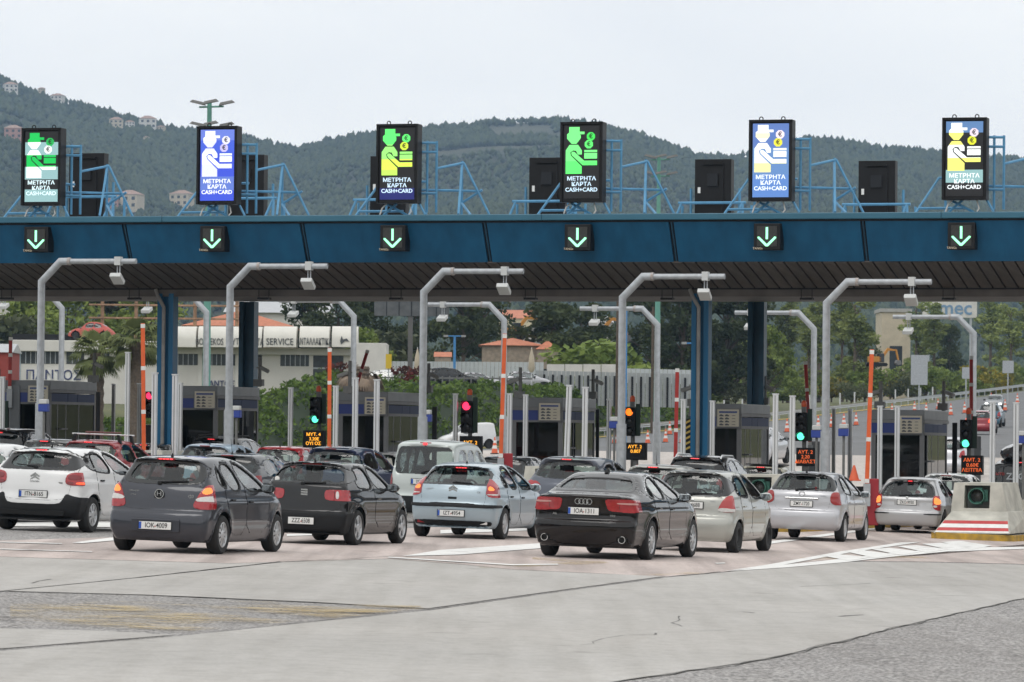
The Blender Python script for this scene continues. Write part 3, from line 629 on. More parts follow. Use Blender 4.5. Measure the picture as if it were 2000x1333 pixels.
# ------------------------------------------------------------------ booths
def make_booth(label, n, t_):
    X, Y = LN(n, t_); z = zg(X, Y)+.15
    o = thing('toll_booth', label, 'toll booth', (X, Y, z), ROTL, 'toll booths')
    x0, x1, L, H = -.73, .73, 3.6, 3.0
    obox('roof', M_BOOTH, o, x0-.03, x1+.03, -.06, L+.06, 2.72, 3.0, bevel=.02)
    obox('gutter', M_BOOTHF, o, x0-.045, x1+.045, -.075, L+.075, 2.64, 2.725)
    obox('front_band', M_BNAVY, o, x0, x1-.12, -.045, .03, 2.36, 2.64)
    for a, c in ((.08, 1.35), (1.38, 2.1), (2.13, 3.5)): obox('side_band', M_BNAVY_SHEEN, o, x1-.03, x1+.012, a, c, 2.38, 2.62)
    obox('side_band', M_BNAVY_SHEEN, o, x0-.012, x0+.03, .08, 3.5, 2.38, 2.62)
    for px_, py_ in ((x0+.05, .04), (x1-.05, .04), (x0+.05, L-.04), (x1-.05, L-.04)): obox('corner_post', M_BOOTHF, o, px_-.06, px_+.06, py_-.05, py_+.05, 0, 2.64)
    obox('base_panel', M_BOOTHF, o, x0+.02, x1-.02, .0, L, 0, .85)
    obox('front_sill', M_BOOTHF, o, x0, x1, -.035, .05, 2.30, 2.38); obox('front_sill', M_BOOTHF, o, x0, x1, -.035, .05, .82, .92)
    obox('front_pane', M_BGLASS, o, x0+.11, x1-.11, .015, .025, .92, 2.30)
    for a in (.62, 1.28, 2.3): obox('mullion', M_BOOTHF, o, x1-.03, x1-.008, a-.03, a+.03, .85, 2.4)
    obox('side_rail', M_BOOTHF, o, x1-.06, x1+.02, .08, L-.08, 2.30, 2.38)
    for a, c in ((.1, .58), (.66, 1.24), (1.32, 2.26), (2.34, 3.5)): obox('side_pane', M_BGLASS, o, x1-.02, x1-.012, a, c, .85, 2.3)
    obox('side_pane', M_BGLASS, o, x0+.012, x0+.02, .1, 3.5, .85, 2.3)
    sw = obox('sliding_window', M_BOOTHF, o, x1+.01, x1+.09, .7, 1.2, 1.55, 1.60); obox('sliding_window', M_BOOTHF, o, x1+.01, x1+.09, .7, 1.2, 1.0, 1.05)
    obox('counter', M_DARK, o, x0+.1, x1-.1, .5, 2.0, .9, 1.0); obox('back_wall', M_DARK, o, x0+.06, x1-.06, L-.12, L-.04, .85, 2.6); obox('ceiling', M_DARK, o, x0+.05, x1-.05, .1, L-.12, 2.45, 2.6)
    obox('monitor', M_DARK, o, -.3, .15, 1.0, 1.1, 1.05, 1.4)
    # tariff board on the front
    tb = obox('tariff_board', mat('board_cream', (.60, .55, .44), .6, var=.06), o, .08, .70, -.11, -.05, 2.36, 2.84)
    obox('board_rim', M_BOOTHF, tb, .05, .73, -.10, -.06, 2.33, 2.87); obox('board_header', mat('board_blue', (.05, .08, .25), .5), tb, .13, .65, -.114, -.109, 2.74, 2.79)
    gm = mat('board_print', (.10, .10, .11), .6)
    for r_ in range(4):
        for c_ in range(2):
            b = MB(); cx, cz = .20+c_*.16, 2.67-r_*.085
            b.prism([(cx-.06, cz-.025), (cx+.06, cz-.025), (cx+.06, cz+.01), (cx+.03, cz+.012), (cx+.015, cz+.03), (cx-.03, cz+.03), (cx-.05, cz+.01), (cx-.06, cz+.005)], 'y', -.115, -.1105); b.build('vehicle_mark', gm, tb)
        obox('price_line', gm, tb, .50, .60, -.114, -.1105, 2.66-r_*.085, 2.675-r_*.085)
    return o
bl = ['grey toll booth with navy band backed by the lettered white wall', 'grey toll booth between the two blue columns by the palm', 'grey toll booth whose mast post rises beside the silver van', 'grey toll booth with two leaning white posts before its corner', 'grey toll booth touching the right pair of blue columns', 'grey toll booth reflecting trees, nearest the far motorway cars']
bn = []
for j in range(6):
    o = make_booth(bl[j], -48.28+5.2*j-.73, 119.2); bn.append(o)
    # glowing stand-in for a display reflection in the glass, built inside the booth
    t = thing('display_reflection', 'small red glowing stand-in for a display reflection in the '+['booth before the lettered wall', 'booth between the blue columns', 'booth beside the silver van', 'booth with leaning posts', 'booth by the right blue columns', 'booth reflecting trees'][j], 'display', o.location, ROTL, 'stand-ins for display reflections in the booths')
    obox('case', M_BLACK, t, -.25, .2, .42, .52, 1.02, 1.5)
    text('lettering', 'MULTI\nDISCNT' if j != 3 else 'OXI MAYH\nMT ET4033', .12, M_LED2, t, (-.02, .415, 1.24), depth=.002)
# roof cameras
M_CAM = mat('camera_grey', (.16, .16, .155), .6, var=.15, vscale=8)
M_CAML = mat('camera_body', (.32, .32, .31), .5)
def cctv(px, py0, py1, Y, lbl, side=1):
    p = at(px, py1, Y); q = at(px, py0, Y); h = q.z-p.z
    t = thing('camera_post', lbl, 'camera post', p, ROTL, 'surveillance posts on booth roofs')
    MB().tube((0, 0, 0), (0, 0, h), .055, .05, 8).build('post', M_CAM, t, smooth=True)
    MB().tube((-.02, 0, h*.62), (-.02, 0, h*.66), .09, n=8).build('collar', M_CAM, t)
    MB().tube((side*.05, -.02, h*.64), (side*.32, -.18, h*.52), .06, n=8).build('camera', M_CAML, t, smooth=True)
    MB().box((-.02, -.02, .12), (.28, .2, .2)).build('junction_box', M_CAM, t)
for a in ((184, 690, 748, 128, 'grey camera post on the booth before the lettered wall', 1), (507, 698, 756, 128, 'grey camera post on the booth between the blue columns', 1), (837, 710, 768, 128, 'grey camera post behind the antenna pole by the ivy', 1), (1016, 718, 780, 123, 'grey camera post on the left of the booth with leaning posts', -1),
          (1158, 722, 780, 127.5, 'grey camera post on the right of the booth with leaning posts', 1), (1355, 735, 795, 122, 'grey camera post just left of the right blue columns', -1), (1494, 735, 792, 126, 'grey camera post against the rear right column', 1), (1720, 745, 800, 121, 'grey camera post left of the booth reflecting trees', -1), (1843, 745, 803, 125, 'grey camera post right of the booth reflecting trees', 1), (683, 705, 770, 123, 'grey camera post beside the withered palm', -1)):
    cctv(*a)
# ------------------------------------------------------------------ aluminium posts (3 m), found by where their tops stand
def solve(px, py, H, base=.15):
    Y = 115.
    for _ in range(12):
        X = (px-1000)/F*Y; z = -KX*X+base+H; hz = 861+.0096*(px-1000); Y = F*(z-CAMZ)/max(5, hz-py)
    X = (px-1000)/F*Y; return X, Y
posts = [(6, 738), (223, 752), (250, 690), (273, 751), (303, 732), (343, 735), (353, 750), (569, 759), (657, 756), (695, 742), (737, 745), (891, 771), (997, 771), (1028, 773), (1106, 756), (1143, 760), (1191, 782), (1336, 782), (1393, 785), (1516, 773), (1549, 777), (1630, 800), (1662, 801), (1720, 795), (1754, 795), (1940, 789), (1986, 790)]
near = ['by the white hatchback', 'before the palm trunks', 'with cross braces by the palms', 'beside the orange boom and palms', 'in front of the red traffic light', 'against the left blue column', 'behind the left blue column', 'right of the dark column', 'left of the blue booth band', 'beside the dark blue car', 'before the booth beside the silver van', 'left of the red light by the ivy', 'right of the tall orange boom', 'at the left corner of the leaning posts booth', 'leaning, before the booth corner', 'leaning slightly over the booth glass', 'left of the amber lit signal', 'right of the red boom', 'against the right blue columns', 'left of the green signal', 'touching the green signal', 'slender, between cones', 'slender, right of the blue reader', 'left of the booth reflecting trees', 'before the glass of the booth reflecting trees', 'before the black van', 'at the tail of the black van']
for k, (px, py) in enumerate(posts):
    H = 3.0 if k != 2 else 3.8
    X, Y = solve(px, py, H)
    if Y < 105.5:
        Y = 105.5+.02*(k % 7); X = (px-1000)/F*Y; H = at(px, py, Y).z-(-KX*X+.13)
    z = -KX*X+.13
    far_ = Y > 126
    t = thing('lane_post', 'pale aluminium post '+near[k], 'post', (X, Y, z), ROTL, 'aluminium posts on the islands')
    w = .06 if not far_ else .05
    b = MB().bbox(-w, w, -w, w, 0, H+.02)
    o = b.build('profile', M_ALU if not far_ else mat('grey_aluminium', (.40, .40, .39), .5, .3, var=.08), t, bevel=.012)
    MB().bbox(-w-.01, w+.01, -w-.01, w+.01, H+.02, H+.05).build('cap', M_ALU, t)
    MB().bbox(-.012, .012, -w-.004, -w+.002, .05, H).build('groove', mat('groove_grey', (.25, .25, .25), .6), t)
    MB().bbox(-.13, .13, -.13, .13, 0, .03).build('base_plate', M_GALV, t)
    if k in (14, 15): t.rotation_euler = (0, R(1.6 if k == 14 else .3), ROTL)
# ------------------------------------------------------------------ raised booms
def boom(px0, py0, px1, py1, Y, mm, lbl, cab=True):
    p = at(px0, py0, Y); q = at(px1, py1, Y); d = q-p
    g = zg(p.x, p.y)+.15
    t = thing('barrier_boom', lbl, 'barrier', (p.x, p.y, g), 0, 'raised barrier booms')
    a = Vector((0, 0, p.z-g)); L = d.length
    M = Matrix.Translation(a) @ d.to_track_quat('Z', 'X').to_matrix().to_4x4()
    MB().bbox(-.05, .05, -.04, .04, 0, L).xf(M).build('arm', mm, t, bevel=.008)
    for k in (.02, .33, .66, .98):
        MB().bbox(-.054, .054, -.044, .044, L*k-.05, L*k+.05).xf(M).build('white_band', M_WHTP, t)
    if cab:
        h = p.z-g+.12
        obox('cabinet', mat('cabinet_red', (.33, .02, .03), .5, var=.1) if mm is M_ORANGE else M_BOOTH, t, -.02, .30, .06, .42, 0, h, bevel=.02)
        obox('counterweight', M_GALV, t, -.08, .08, -.1, .06, max(0, p.z-g-.55), p.z-g)
        obox('guard_panel', M_BLACK, t, -.32, -.06, .1, .14, .3, .95)
for a in ((281, 890, 279, 632, 110, M_ORANGE, 'tall orange raised boom standing before the palms'), (643, 880, 644, 680, 116, M_ORANGE, 'orange raised boom right of the green signal by the dark column'), (978, 895, 986, 652, 108.5, M_ORANGE, 'orange raised boom in front of an exit pole by the traffic cone'),
          (1319, 900, 1323, 720, 118, M_REDB, 'dull red raised boom left of the right blue columns'), (1582, 870, 1573, 706, 130, M_REDB, 'red raised boom tilting behind the green signal'), (1693, 945, 1703, 683, 106.5, M_ORANGE, 'orange raised boom with red cabinet beside the concrete wall'),
          (1897, 860, 1897, 696, 129, M_REDB, 'dark red raised boom in front of the last exit pole'), (682, 800, 718, 685, 133, M_REDB, 'red raised boom leaning over the withered palm'), (19, 760, 21, 660, 128, M_REDB, 'short red raised boom by the red wall')):
    boom(*a)
# ------------------------------------------------------------------ traffic lights and price displays
def lens(col, s): return emat('signal_%.1f_%.1f_%.1f' % col, col, s)
def signal(px, py0, py1, Y, lit, lbl, beacon=True):
    p = at(px, py1, Y); q = at(px, py0, Y); h = q.z-p.z; g = zg(p.x, Y)+.15
    t = thing('traffic_light', lbl, 'traffic light', (p.x, Y, g), ROTL, 'lane traffic lights')
    z0 = p.z-g
    MB().tube((0.06, .12, 0), (.06, .12, z0+h*.6), .06, n=10).build('pole', M_CAM, t, smooth=True)
    hs_ = obox('housing', M_BLACK, t, -.17, .17, -.08, .12, z0, z0+h, bevel=.02)
    obox('backboard', mat('board_darkgreen', (.008, .03, .018), .6), t, .17, .30, .0, .06, z0+.0, z0+h+.1)
    for k, nm in enumerate(('red', 'amber', 'green')):
        zc = z0+h*(5-2*k)/6; r = h/6*.78
        on = nm == lit
        c = {'red': (1, .03, .10), 'amber': (1, .25, .02), 'green': (.10, 1, .55)}[nm]
        if lit == 'hot' and k == 0: on = True; c = (1, .16, .01)
        MB().lathe([(.0005, -.10), (r*.7, -.098), (r, -.085)], 16, 'y', (0, 0, zc)).build('lens', lens(c, 2.0) if on else mat('unlit_lens', (.015, .015, .015), .25), hs_, smooth=True)
        b = MB(); vs = []
        for i in range(11):
            an = math.pi*i/10
            for yy, rr in ((-.08, r*1.12), (-.27, r*1.12)): vs.append((rr*math.cos(an), yy, zc+rr*math.sin(an)))
        b.add(vs, [(2*i, 2*i+2, 2*i+3, 2*i+1) for i in range(10)]).build('visor', M_BLACK, hs_, fix=False)
    if beacon:
        MB().lathe([(.075, 0), (.08, .06), (.075, .13), (.04, .17), (.001, .18)], 12, 'z', (.06, .05, z0+h+.16)).build('beacon', mat('beacon_orange', (.75, .10, .02), .3), t, smooth=True)
        MB().bbox(0, .12, 0, .1, z0+h-.01, z0+h+.165).build('beacon_mount', M_CAM, t)
def display(px, py0, py1, Y, wpx, txt, lbl):
    p = at(px, py1, Y); q = at(px, py0, Y); h = q.z-p.z; w = wpx/F*Y/CT; g = zg(p.x, Y)+.15
    t = thing('price_display', lbl, 'display', (p.x, Y, g), ROTL, 'amber price displays'); z0 = p.z-g
    obox('case', M_BLACK, t, -w/2, w/2, 0, .22, z0, z0+h, bevel=.012); obox('stand', M_CAM, t, -.06, .06, .05, .17, 0, z0)
    text('lettering', txt, h*.26, M_LED if wpx > 39 and px < 1300 else M_LED2, t, (0, -.004, z0+h*.5), depth=.003, bold=.002, sx=1.05)
for a in ((293, 765, 817, 127, 'red', 'traffic light glowing red beside the striped board and palms', False), (617, 776, 828, 127, 'green', 'traffic light glowing green beside the orange boom and dark column'), (912, 783, 846, 124, 'red', 'traffic light glowing red in front of the ivy bank and white van'),
          (1230, 796, 852, 124, 'hot', 'traffic light glowing orange red beside an antenna pole'), (1565, 806, 862, 122, 'green', 'traffic light glowing pale green between posts and red boom'), (1887, 820, 876, 122, 'green', 'traffic light glowing green by the motorway cars'), (-4, 790, 840, 127, 'green', 'traffic light glowing green behind the white post', True)):
    signal(*a)
for a in ((612, 841, 875, 126, 42, 'ΜΥΤ. 4\n 3.20E\nΟΥΙ ΟΣ', 'bright amber price display beside the orange boom'), (918, 852, 888, 124, 42, 'ΑΥΤ. 2\n 1.20', 'amber price display over the silver van roof'), (1240, 865, 899, 122, 41, 'ΑΥΤ. 2\n 0.807\n', 'amber price display half behind an antenna pole'),
          (1573, 875, 911, 121, 36, 'ΑΥΤ. 2\n2.20\nΔΙΑΒΑΣΤ', 'dim orange price display below the pale green signal'), (1898, 890, 928, 121, 41, 'ΑΜΤ. 2\n 0.60€\nΛΕΙΤΠΙΑ', 'dim orange price display near the black van'), (300, 830, 885, 126, 48, '', 'blank black display between the boom and the striped board')):
    display(*a)
# hazard boards (diagonal yellow and black)
for px, py0, py1, Y, w, lbl in ((327, 776, 838, 124, .16, 'black board with yellow diagonal bars left of the blue column'), (1343, 818, 880, 121, .16, 'black board with yellow diagonal bars beside the red boom'), (848, 795, 860, 126, .14, 'narrow black board at the booth beside the antenna pole'), (1166, 800, 900, 126, .10, 'narrow black board at the back of the leaning posts booth'), (1864, 826, 925, 123, .14, 'narrow black board behind the booth reflecting trees'), (190, 766, 870, 126, .12, 'narrow black board behind the booth before the lettered wall')):
    p = at(px, py1, Y); q = at(px, py0, Y); h = q.z-p.z; g = zg(p.x, Y)+.15
    t = thing('hazard_board', lbl, 'hazard board', (p.x, Y, g), ROTL, 'hazard boards on booth backs')
    obox('board', M_BLACK, t, -w/2, w/2, 0, .05, 0, p.z-g+h, bevel=.006)
    if 'yellow' in lbl:
        for k in range(6):
            zc = p.z-g+h*(k+.3)/6
            MB().prism([(-w/2+.01, zc-.05), (w/2-.01, zc+.02), (w/2-.01, zc+.08), (-w/2+.01, zc+.01)], 'y', -.004, -.001).build('bar', mat('hazard_yellow', (.65, .45, .10), .6), t)
# blue card readers on thin stalks
M_RBLUE = mat('reader_blue', (.03, .06, .30), .4)
for px, py, Y, lbl in ((86, 800, 112, 'blue reader on a stalk behind the front antenna pole'), (1200, 833, 118, 'blue reader on a twin stalk left of an antenna pole'), (1595, 851, 112, 'blue reader on a stalk left of the right antenna pole'), (1648, 848, 112, 'blue reader on a slim stalk among the cones'), (1999, 862, 110, 'blue reader on a stalk by the black van'), (834, 820, 116, 'blue reader on a stalk behind the antenna pole by the ivy'), (462, 812, 116, 'blue reader on a stalk behind the antenna pole by the column')):
    p = at(px, py, Y); g = zg(p.x, Y)+.12; t = thing('card_reader', lbl, 'reader', (p.x, Y, g), ROTL, 'blue readers on stalks'); z = p.z-g
    MB().tube((0, 0, 0), (0, 0, z), .035, n=8).build('stalk', M_CAM, t, smooth=True); obox('head', M_RBLUE, t, -.13, .13, -.1, .08, z-.06, z+.14, bevel=.02); obox('hood', M_WBOX, t, -.1, .12, -.12, .06, z+.14, z+.26, bevel=.02)
# traffic cones beyond the booths
M_CONE = mat('cone_orange', (.70, .13, .05), .55); M_CONEW = mat('cone_white', (.75, .74, .72), .5); M_RUB = mat('rubber', (.03, .03, .03), .8)
cone0 = None
cones = [(966, 888, .95), (1200, 867, .80), (1300, 865, .8), (1265, 867, .80), (1537, 845, .75), (1598, 839, .75), (1624, 836, .7), (1648, 834, .7), (1672, 832, .7), (1742, 811, .6), (1786, 806, .6), (1809, 809, .65), (1832, 800, .6), (1857, 812, .75), (1884, 808, .75), (1936, 787, .6), (1963, 803, .7), (1987, 789, .6), (1308, 850, .6), (1332, 866, .8)]
def ground_hit(px, py):
    d = ray(px, py); lo_, hi_ = 110., 900.
    for Y in np.arange(112, 900, 1.5):
        if CAMZ+d.z*Y <= zg(d.x*Y, Y): break
    return Vector((d.x*Y, Y, zg(d.x*Y, Y)))
CONE_PLACES = []
for px, py, h in cones:
    p = ground_hit(px, py)
    if p.y > 800: p = onx(px, 330)
    CONE_PLACES.append(p)
    if cone0 is None:
        cone0 = thing('traffic_cone', 'orange and white cone', 'traffic cone', p, 0, 'traffic cones on the motorway')
        obox('base', M_RUB, cone0, -.24, .24, -.24, .24, 0, .05)
        pr = lambda z: .16*(1-z/.95)+.03
        for nm, mm, a, c in (('body', M_CONE, .05, .30), ('sleeve', M_CONEW, .30, .48), ('body', M_CONE, .48, .62), ('sleeve', M_CONEW, .62, .76), ('tip', M_CONE, .76, .95)):
            MB().lathe([(pr(a), a), (pr(c), c)]+([(.001, c)] if nm == 'tip' else []), 14).build(nm, mm, cone0, smooth=True)
        c = cone0
    else:
        c = copy_tree(cone0); c.location = p
    s_ = min(1.1, max(.75, (27/F*p.y)/.95)); c.scale = (s_,)*3
    c['label'] = 'orange and white striped traffic cone standing in the row on the motorway'
    if px in (966,): c['label'] = 'orange and white traffic cone beside the orange boom, apart from the row'
p = solve(1668, 955, .7); t = thing('plain_cone', 'plain orange cone on the wall beside the red cabinet', 'traffic cone', (p[0]*1.0, 106.8, at(1668, 938, 106.8).z), 0)
t.location = at(1668, 938, 106.8); MB().lathe([(.13, 0), (.025, .36), (.001, .365)], 14).build('body', M_CONE, t, smooth=True); obox('base', M_CONE, t, -.16, .16, -.16, .16, -.02, .01)
# ================================================================== CARS (bodies are carved from smooth distance fields)
def chaikin(P, n=2, closed=True):
    P = np.array(P, float)
    for _ in range(n):
        Q = np.roll(P, -1, 0); A = P*.75+Q*.25; B = P*.25+Q*.75
        P = np.stack([A, B], 1).reshape(-1, 2)
    return P
def catmull(P, k=6):
    P = np.array(P, float); n = len(P); out = []
    for i in range(n):
        p0, p1, p2, p3 = P[i-1], P[i], P[(i+1) % n], P[(i+2) % n]
        for t in np.arange(k)/k:
            out.append(.5*((2*p1)+(-p0+p2)*t+(2*p0-5*p1+4*p2-p3)*t*t+(-p0+3*p1-3*p2+p3)*t**3))
    return np.array(out)
def psdf(P, x, y):
    "signed distance to polygon P, negative inside"
    x = np.asarray(x, float); y = np.asarray(y, float); d = np.full(np.broadcast(x, y).shape, 1e9); s = np.ones(d.shape)
    n = len(P)
    for i in range(n):
        a, b = P[i], P[i-1]; ex, ey = b-a; wx, wy = x-a[0], y-a[1]
        c = np.clip((wx*ex+wy*ey)/(ex*ex+ey*ey+1e-12), 0, 1)
        d = np.minimum(d, (wx-ex*c)**2+(wy-ey*c)**2)
        c1 = y >= a[1]; c2 = y < b[1]; c3 = ex*wy > ey*wx
        s = np.where((c1 & c2 & c3) | (~c1 & ~c2 & ~c3), -s, s)
    return s*np.sqrt(d)
def smax(a, b, k):
    h = np.maximum(k-np.abs(a-b), 0)/k; return np.maximum(a, b)+h*h*k*.25
def sstep(a, b, x):
    t = np.clip((x-a)/(b-a), 0, 1); return t*t*(3-2*t)
def nets(fn, lo, hi, res):
    "surface nets of fn over the box; returns V, quads"
    ax = [np.arange(lo[i], hi[i]+res, res) for i in range(3)]
    G = fn(ax[0][:, None, None], ax[1][None, :, None], ax[2][None, None, :]); G = np.broadcast_to(G, tuple(len(a) for a in ax))
    I = G < 0; nx, ny, nz = I.shape
    c = np.zeros((nx-1, ny-1, nz-1), np.int8)
    for dx in (0, 1):
        for dy in (0, 1):
            for dz in (0, 1): c += I[dx:nx-1+dx, dy:ny-1+dy, dz:nz-1+dz]
    act = np.argwhere((c > 0) & (c < 8))
    if not len(act): return np.zeros((0, 3)), np.zeros((0, 4), int)
    idx = np.full(c.shape, -1, np.int64); idx[tuple(act.T)] = np.arange(len(act))
    acc = np.zeros((len(act), 3)); cnt = np.zeros(len(act))
    cor = {(a, b, d): G[act[:, 0]+a, act[:, 1]+b, act[:, 2]+d] for a in (0, 1) for b in (0, 1) for d in (0, 1)}
    for a in cor:
        for k in range(3):
            if a[k] == 0:
                b = list(a); b[k] = 1; g0, g1 = cor[a], cor[tuple(b)]
                m = (g0 < 0) != (g1 < 0); t = np.where(m, g0/np.where(m, g0-g1, 1), 0)
                p = np.tile(np.array(a, float), (len(act), 1)); p[:, k] += t
                acc += p*m[:, None]; cnt += m
    V = (act+acc/cnt[:, None])*res+np.array(lo)
    Q = []
    for k in range(3):
        u, v = [(1, 2), (2, 0), (0, 1)][k]
        A = np.take(I, range(I.shape[k]-1), k); B = np.take(I, range(1, I.shape[k]), k)
        e = np.argwhere(A != B)
        e = e[(e[:, u] > 0) & (e[:, v] > 0) & (e[:, u] < I.shape[u]-1) & (e[:, v] < I.shape[v]-1)]
        if not len(e): continue
        def ci(du, dv):
            q = e.copy(); q[:, u] -= du; q[:, v] -= dv; return idx[q[:, 0], q[:, 1], q[:, 2]]
        q = np.stack([ci(0, 0), ci(1, 0), ci(1, 1), ci(0, 1)], 1)
        fl = ~A[e[:, 0], e[:, 1], e[:, 2]]
        q[fl] = q[fl][:, ::-1]; Q.append(q)
    Q = np.concatenate(Q); return V, Q[(Q >= 0).all(1)]
M_TYRE = mat('tyre_rubber', (.022, .022, .022), .85, var=.2, vscale=12)
M_CAP = mat('silver_hubcap', (.52, .53, .54), .35, .5, var=.06)
M_STEEL = mat('black_steel_wheel', (.03, .03, .03), .6)
M_PLAS = mat('black_plastic', (.012, .0125, .0135), .55, spec=.25, var=.15, vscale=6)
M_UNDER = mat('underbody', (.008, .008, .008), .95)
M_SEAT = mat('seat_fabric', (.035, .037, .04), .9)
M_CABIN = mat('cabin_lining', (.06, .06, .058), .9)
M_CARGL = glassmat('car_glass', (.66, .76, .74), .06)
M_SIDEGL = glassmat('car_side_glass', (.50, .58, .57), .16)
M_TINT = glassmat('tinted_glass', (.10, .11, .11), .06)
M_CHROME = mat('chrome', (.75, .76, .77), .15, .95)
M_PLATE = mat('plate_white', (.74, .74, .72), .4)
M_PBLUE = mat('plate_blue', (.02, .09, .42), .4)
M_PTXT = mat('plate_black', (.02, .02, .02), .5)
M_TAIL = mat('tail_red', (.30, .010, .015), .15, coat=.8, emit=(.5, .01, .02), estr=.06, var=.25, vscale=14)
M_TAILD = mat('tail_dark_red', (.20, .008, .012), .2, coat=.6)
M_CLEAR = mat('clear_lens', (.62, .60, .58), .15, coat=.5, var=.1, vscale=30)
M_HOT = emat('brake_hot', (1, .10, .03), 1.6)
M_HOTO = emat('brake_orange', (1, .26, .05), 1.5)
M_THIRD = emat('third_brake_light', (1, .05, .06), 1.8)
M_THOFF = mat('third_brake_off', (.22, .02, .02), .3)
def paint(name, c, metal=.25, rough=.35):
    dk = max(c) < .1
    return mat('paint_'+name, c, rough, metal, var=.04, vscale=1.5, coat=.9 if dk else .8, spec=.05 if dk else .25)
SPECS = {}
class Car:
    def __init__(s, **k):
        d = dict(hw=.85, bowr=.12, bowf=.30, crown=.06, kr=.085, res=.032, wr=.30, floor=.42, cav=.05, flare=.014, tumble=None, front_taper=.10, rear_taper=.05, track=.0)
        d.update(k); s.__dict__.update(d)
        P = catmull(s.prof, 5); s.P = P
        s.ty = np.arange(-.3, s.L+.3, .01); s.tz = np.arange(-.1, s.H+.3, .01)
        s.T = psdf(P, s.ty[:, None], s.tz[None, :])
        wz = s.width; s.wz, s.ww = [a for a, b in wz], [b for a, b in wz]
        zz = np.arange(-.2, 2.6, .01); w = np.interp(zz, s.wz, s.ww); kk = np.ones(7)/7; s.wtab = (zz, np.convolve(np.pad(w, 3, mode='edge'), kk, 'valid'))
    def d(s, x, y, z):
        ax = np.abs(x); u = np.clip(ax/s.hw, 0, 1.2)
        y2 = y-s.bowr*u**2.6*sstep(.35*s.L, 0, y)+s.bowf*u**2.4*sstep(.60*s.L, s.L, y)
        z2 = z+s.crown*u**2*sstep(.9, 1.3, z)
        fy = np.clip((y2-s.ty[0])/.01, 0, len(s.ty)-1.001); fz = np.clip((z2-s.tz[0])/.01, 0, len(s.tz)-1.001)
        i = fy.astype(int); j = fz.astype(int); a = fy-i; b = fz-j; T = s.T
        d1 = T[i, j]*(1-a)*(1-b)+T[i+1, j]*a*(1-b)+T[i, j+1]*(1-a)*b+T[i+1, j+1]*a*b
        w = np.interp(z, *s.wtab)-s.front_taper*sstep(.72*s.L, s.L, y)-s.rear_taper*sstep(.25*s.L, 0, y)*(1+.8*sstep(.95, 1.3, z))
        for wy in (s.ya, s.ya+s.wb):
            r = np.sqrt((y-wy)**2+(z-s.wr)**2); w = w+s.flare*np.exp(-((r-s.wr-.07)/.07)**2)
        return smax(d1, (ax-w)*.95, s.kr)
    def cuts(s):
        c = getattr(s, '_c', None)
        if c is None:
            sw = [chaikin(p, 2) for p in s.side_win]; rw = chaikin([(a, b) for a, b in s.rear_win]+[(-a, b) for a, b in s.rear_win[::-1]], 2)
            fw = chaikin([(a, b) for a, b in s.front_win]+[(-a, b) for a, b in s.front_win[::-1]], 2); c = s._c = (sw, rw, fw)
        return c
    def full(s, x, y, z):
        d = s.d(x, y, z); sw, rw, fw = s.cuts()
        cav = np.maximum(np.maximum(d+s.cav, s.floor-z), np.maximum(s.cab[0]-y, y-s.cab[1]))
        D = np.maximum(d, -cav)
        sh = np.broadcast(y, z)
        for p in sw:
            D = np.maximum(D, -np.maximum(psdf(p, y, z), .42-np.abs(x)))
        D = np.maximum(D, -np.maximum(psdf(rw, x, z), y-s.cab[0]-.45)); D = np.maximum(D, -np.maximum(psdf(fw, x, z), s.cab[1]-.75-y))
        for wy in (s.ya, s.ya+s.wb):
            r = np.sqrt((y-wy)**2+(z-s.wr)**2)
            D = np.maximum(D, -np.maximum(r-s.wr-.065, s.hw-.34-np.abs(x)))
        return D
    def snap(s, V, off=0., tol=.02, it=2):
        m = np.abs(s.d(V[:, 0], V[:, 1], V[:, 2])-off) < tol; W_ = V[m]
        for _ in range(it):
            e = 1e-3; f0 = s.d(W_[:, 0], W_[:, 1], W_[:, 2]); g = np.stack([s.d(W_[:, 0]+(k == 0)*e, W_[:, 1]+(k == 1)*e, W_[:, 2]+(k == 2)*e)-f0 for k in range(3)], 1)/e
            W_ = W_-g*((f0-off)/np.maximum((g*g).sum(1), .2))[:, None]
        V = V.copy(); V[m] = W_; return V
    def mk(s, name, V, Q, m, par, sharp=40):
        V = V-np.array([0, s.ya, 0]); me = np_mesh(name, V, Q, m)
        if sharp: me.set_sharp_from_angle(angle=R(sharp))
        return link(name, me, par)
    def part(s, name, m, par, region, lo, hi, off=.006, th=.03, res=.012, sharp=40):
        "a solid skin patch standing off the body where region(x,y,z)<0"
        fn = lambda x, y, z: np.maximum(np.maximum(s.d(x, y, z)-off, -(s.d(x, y, z)+th)), region(x, y, z))
        V, Q = nets(fn, lo, hi, res)
        if not len(V): return None
        return s.mk(name, s.snap(V, off, res*.5), Q, m, par, sharp)
    def rear_part(s, name, m, par, poly, ymax=.5, off=.006, res=.012, sym=0, sm=2, ring=0, sharp=40, th=.03):
        "patch seen from behind; sym=1 right, -1 left, 2 symmetric outline given for x>=0"
        P = np.array(poly, float)
        if sym == 2: P = np.concatenate([P, P[::-1]*[-1, 1]])
        if sym == -1: P = P[::-1]*[-1, 1]
        P = chaikin(P, sm) if sm else P
        reg = lambda x, y, z: np.maximum((np.abs(psdf(P, x, z))-ring) if ring else psdf(P, x, z), y-ymax)
        lo = (P[:, 0].min()-.05, -.12, P[:, 1].min()-.05); hi = (P[:, 0].max()+.05, ymax+.05, P[:, 1].max()+.05)
        return s.part(name, m, par, reg, lo, hi, off, th, res, sharp)
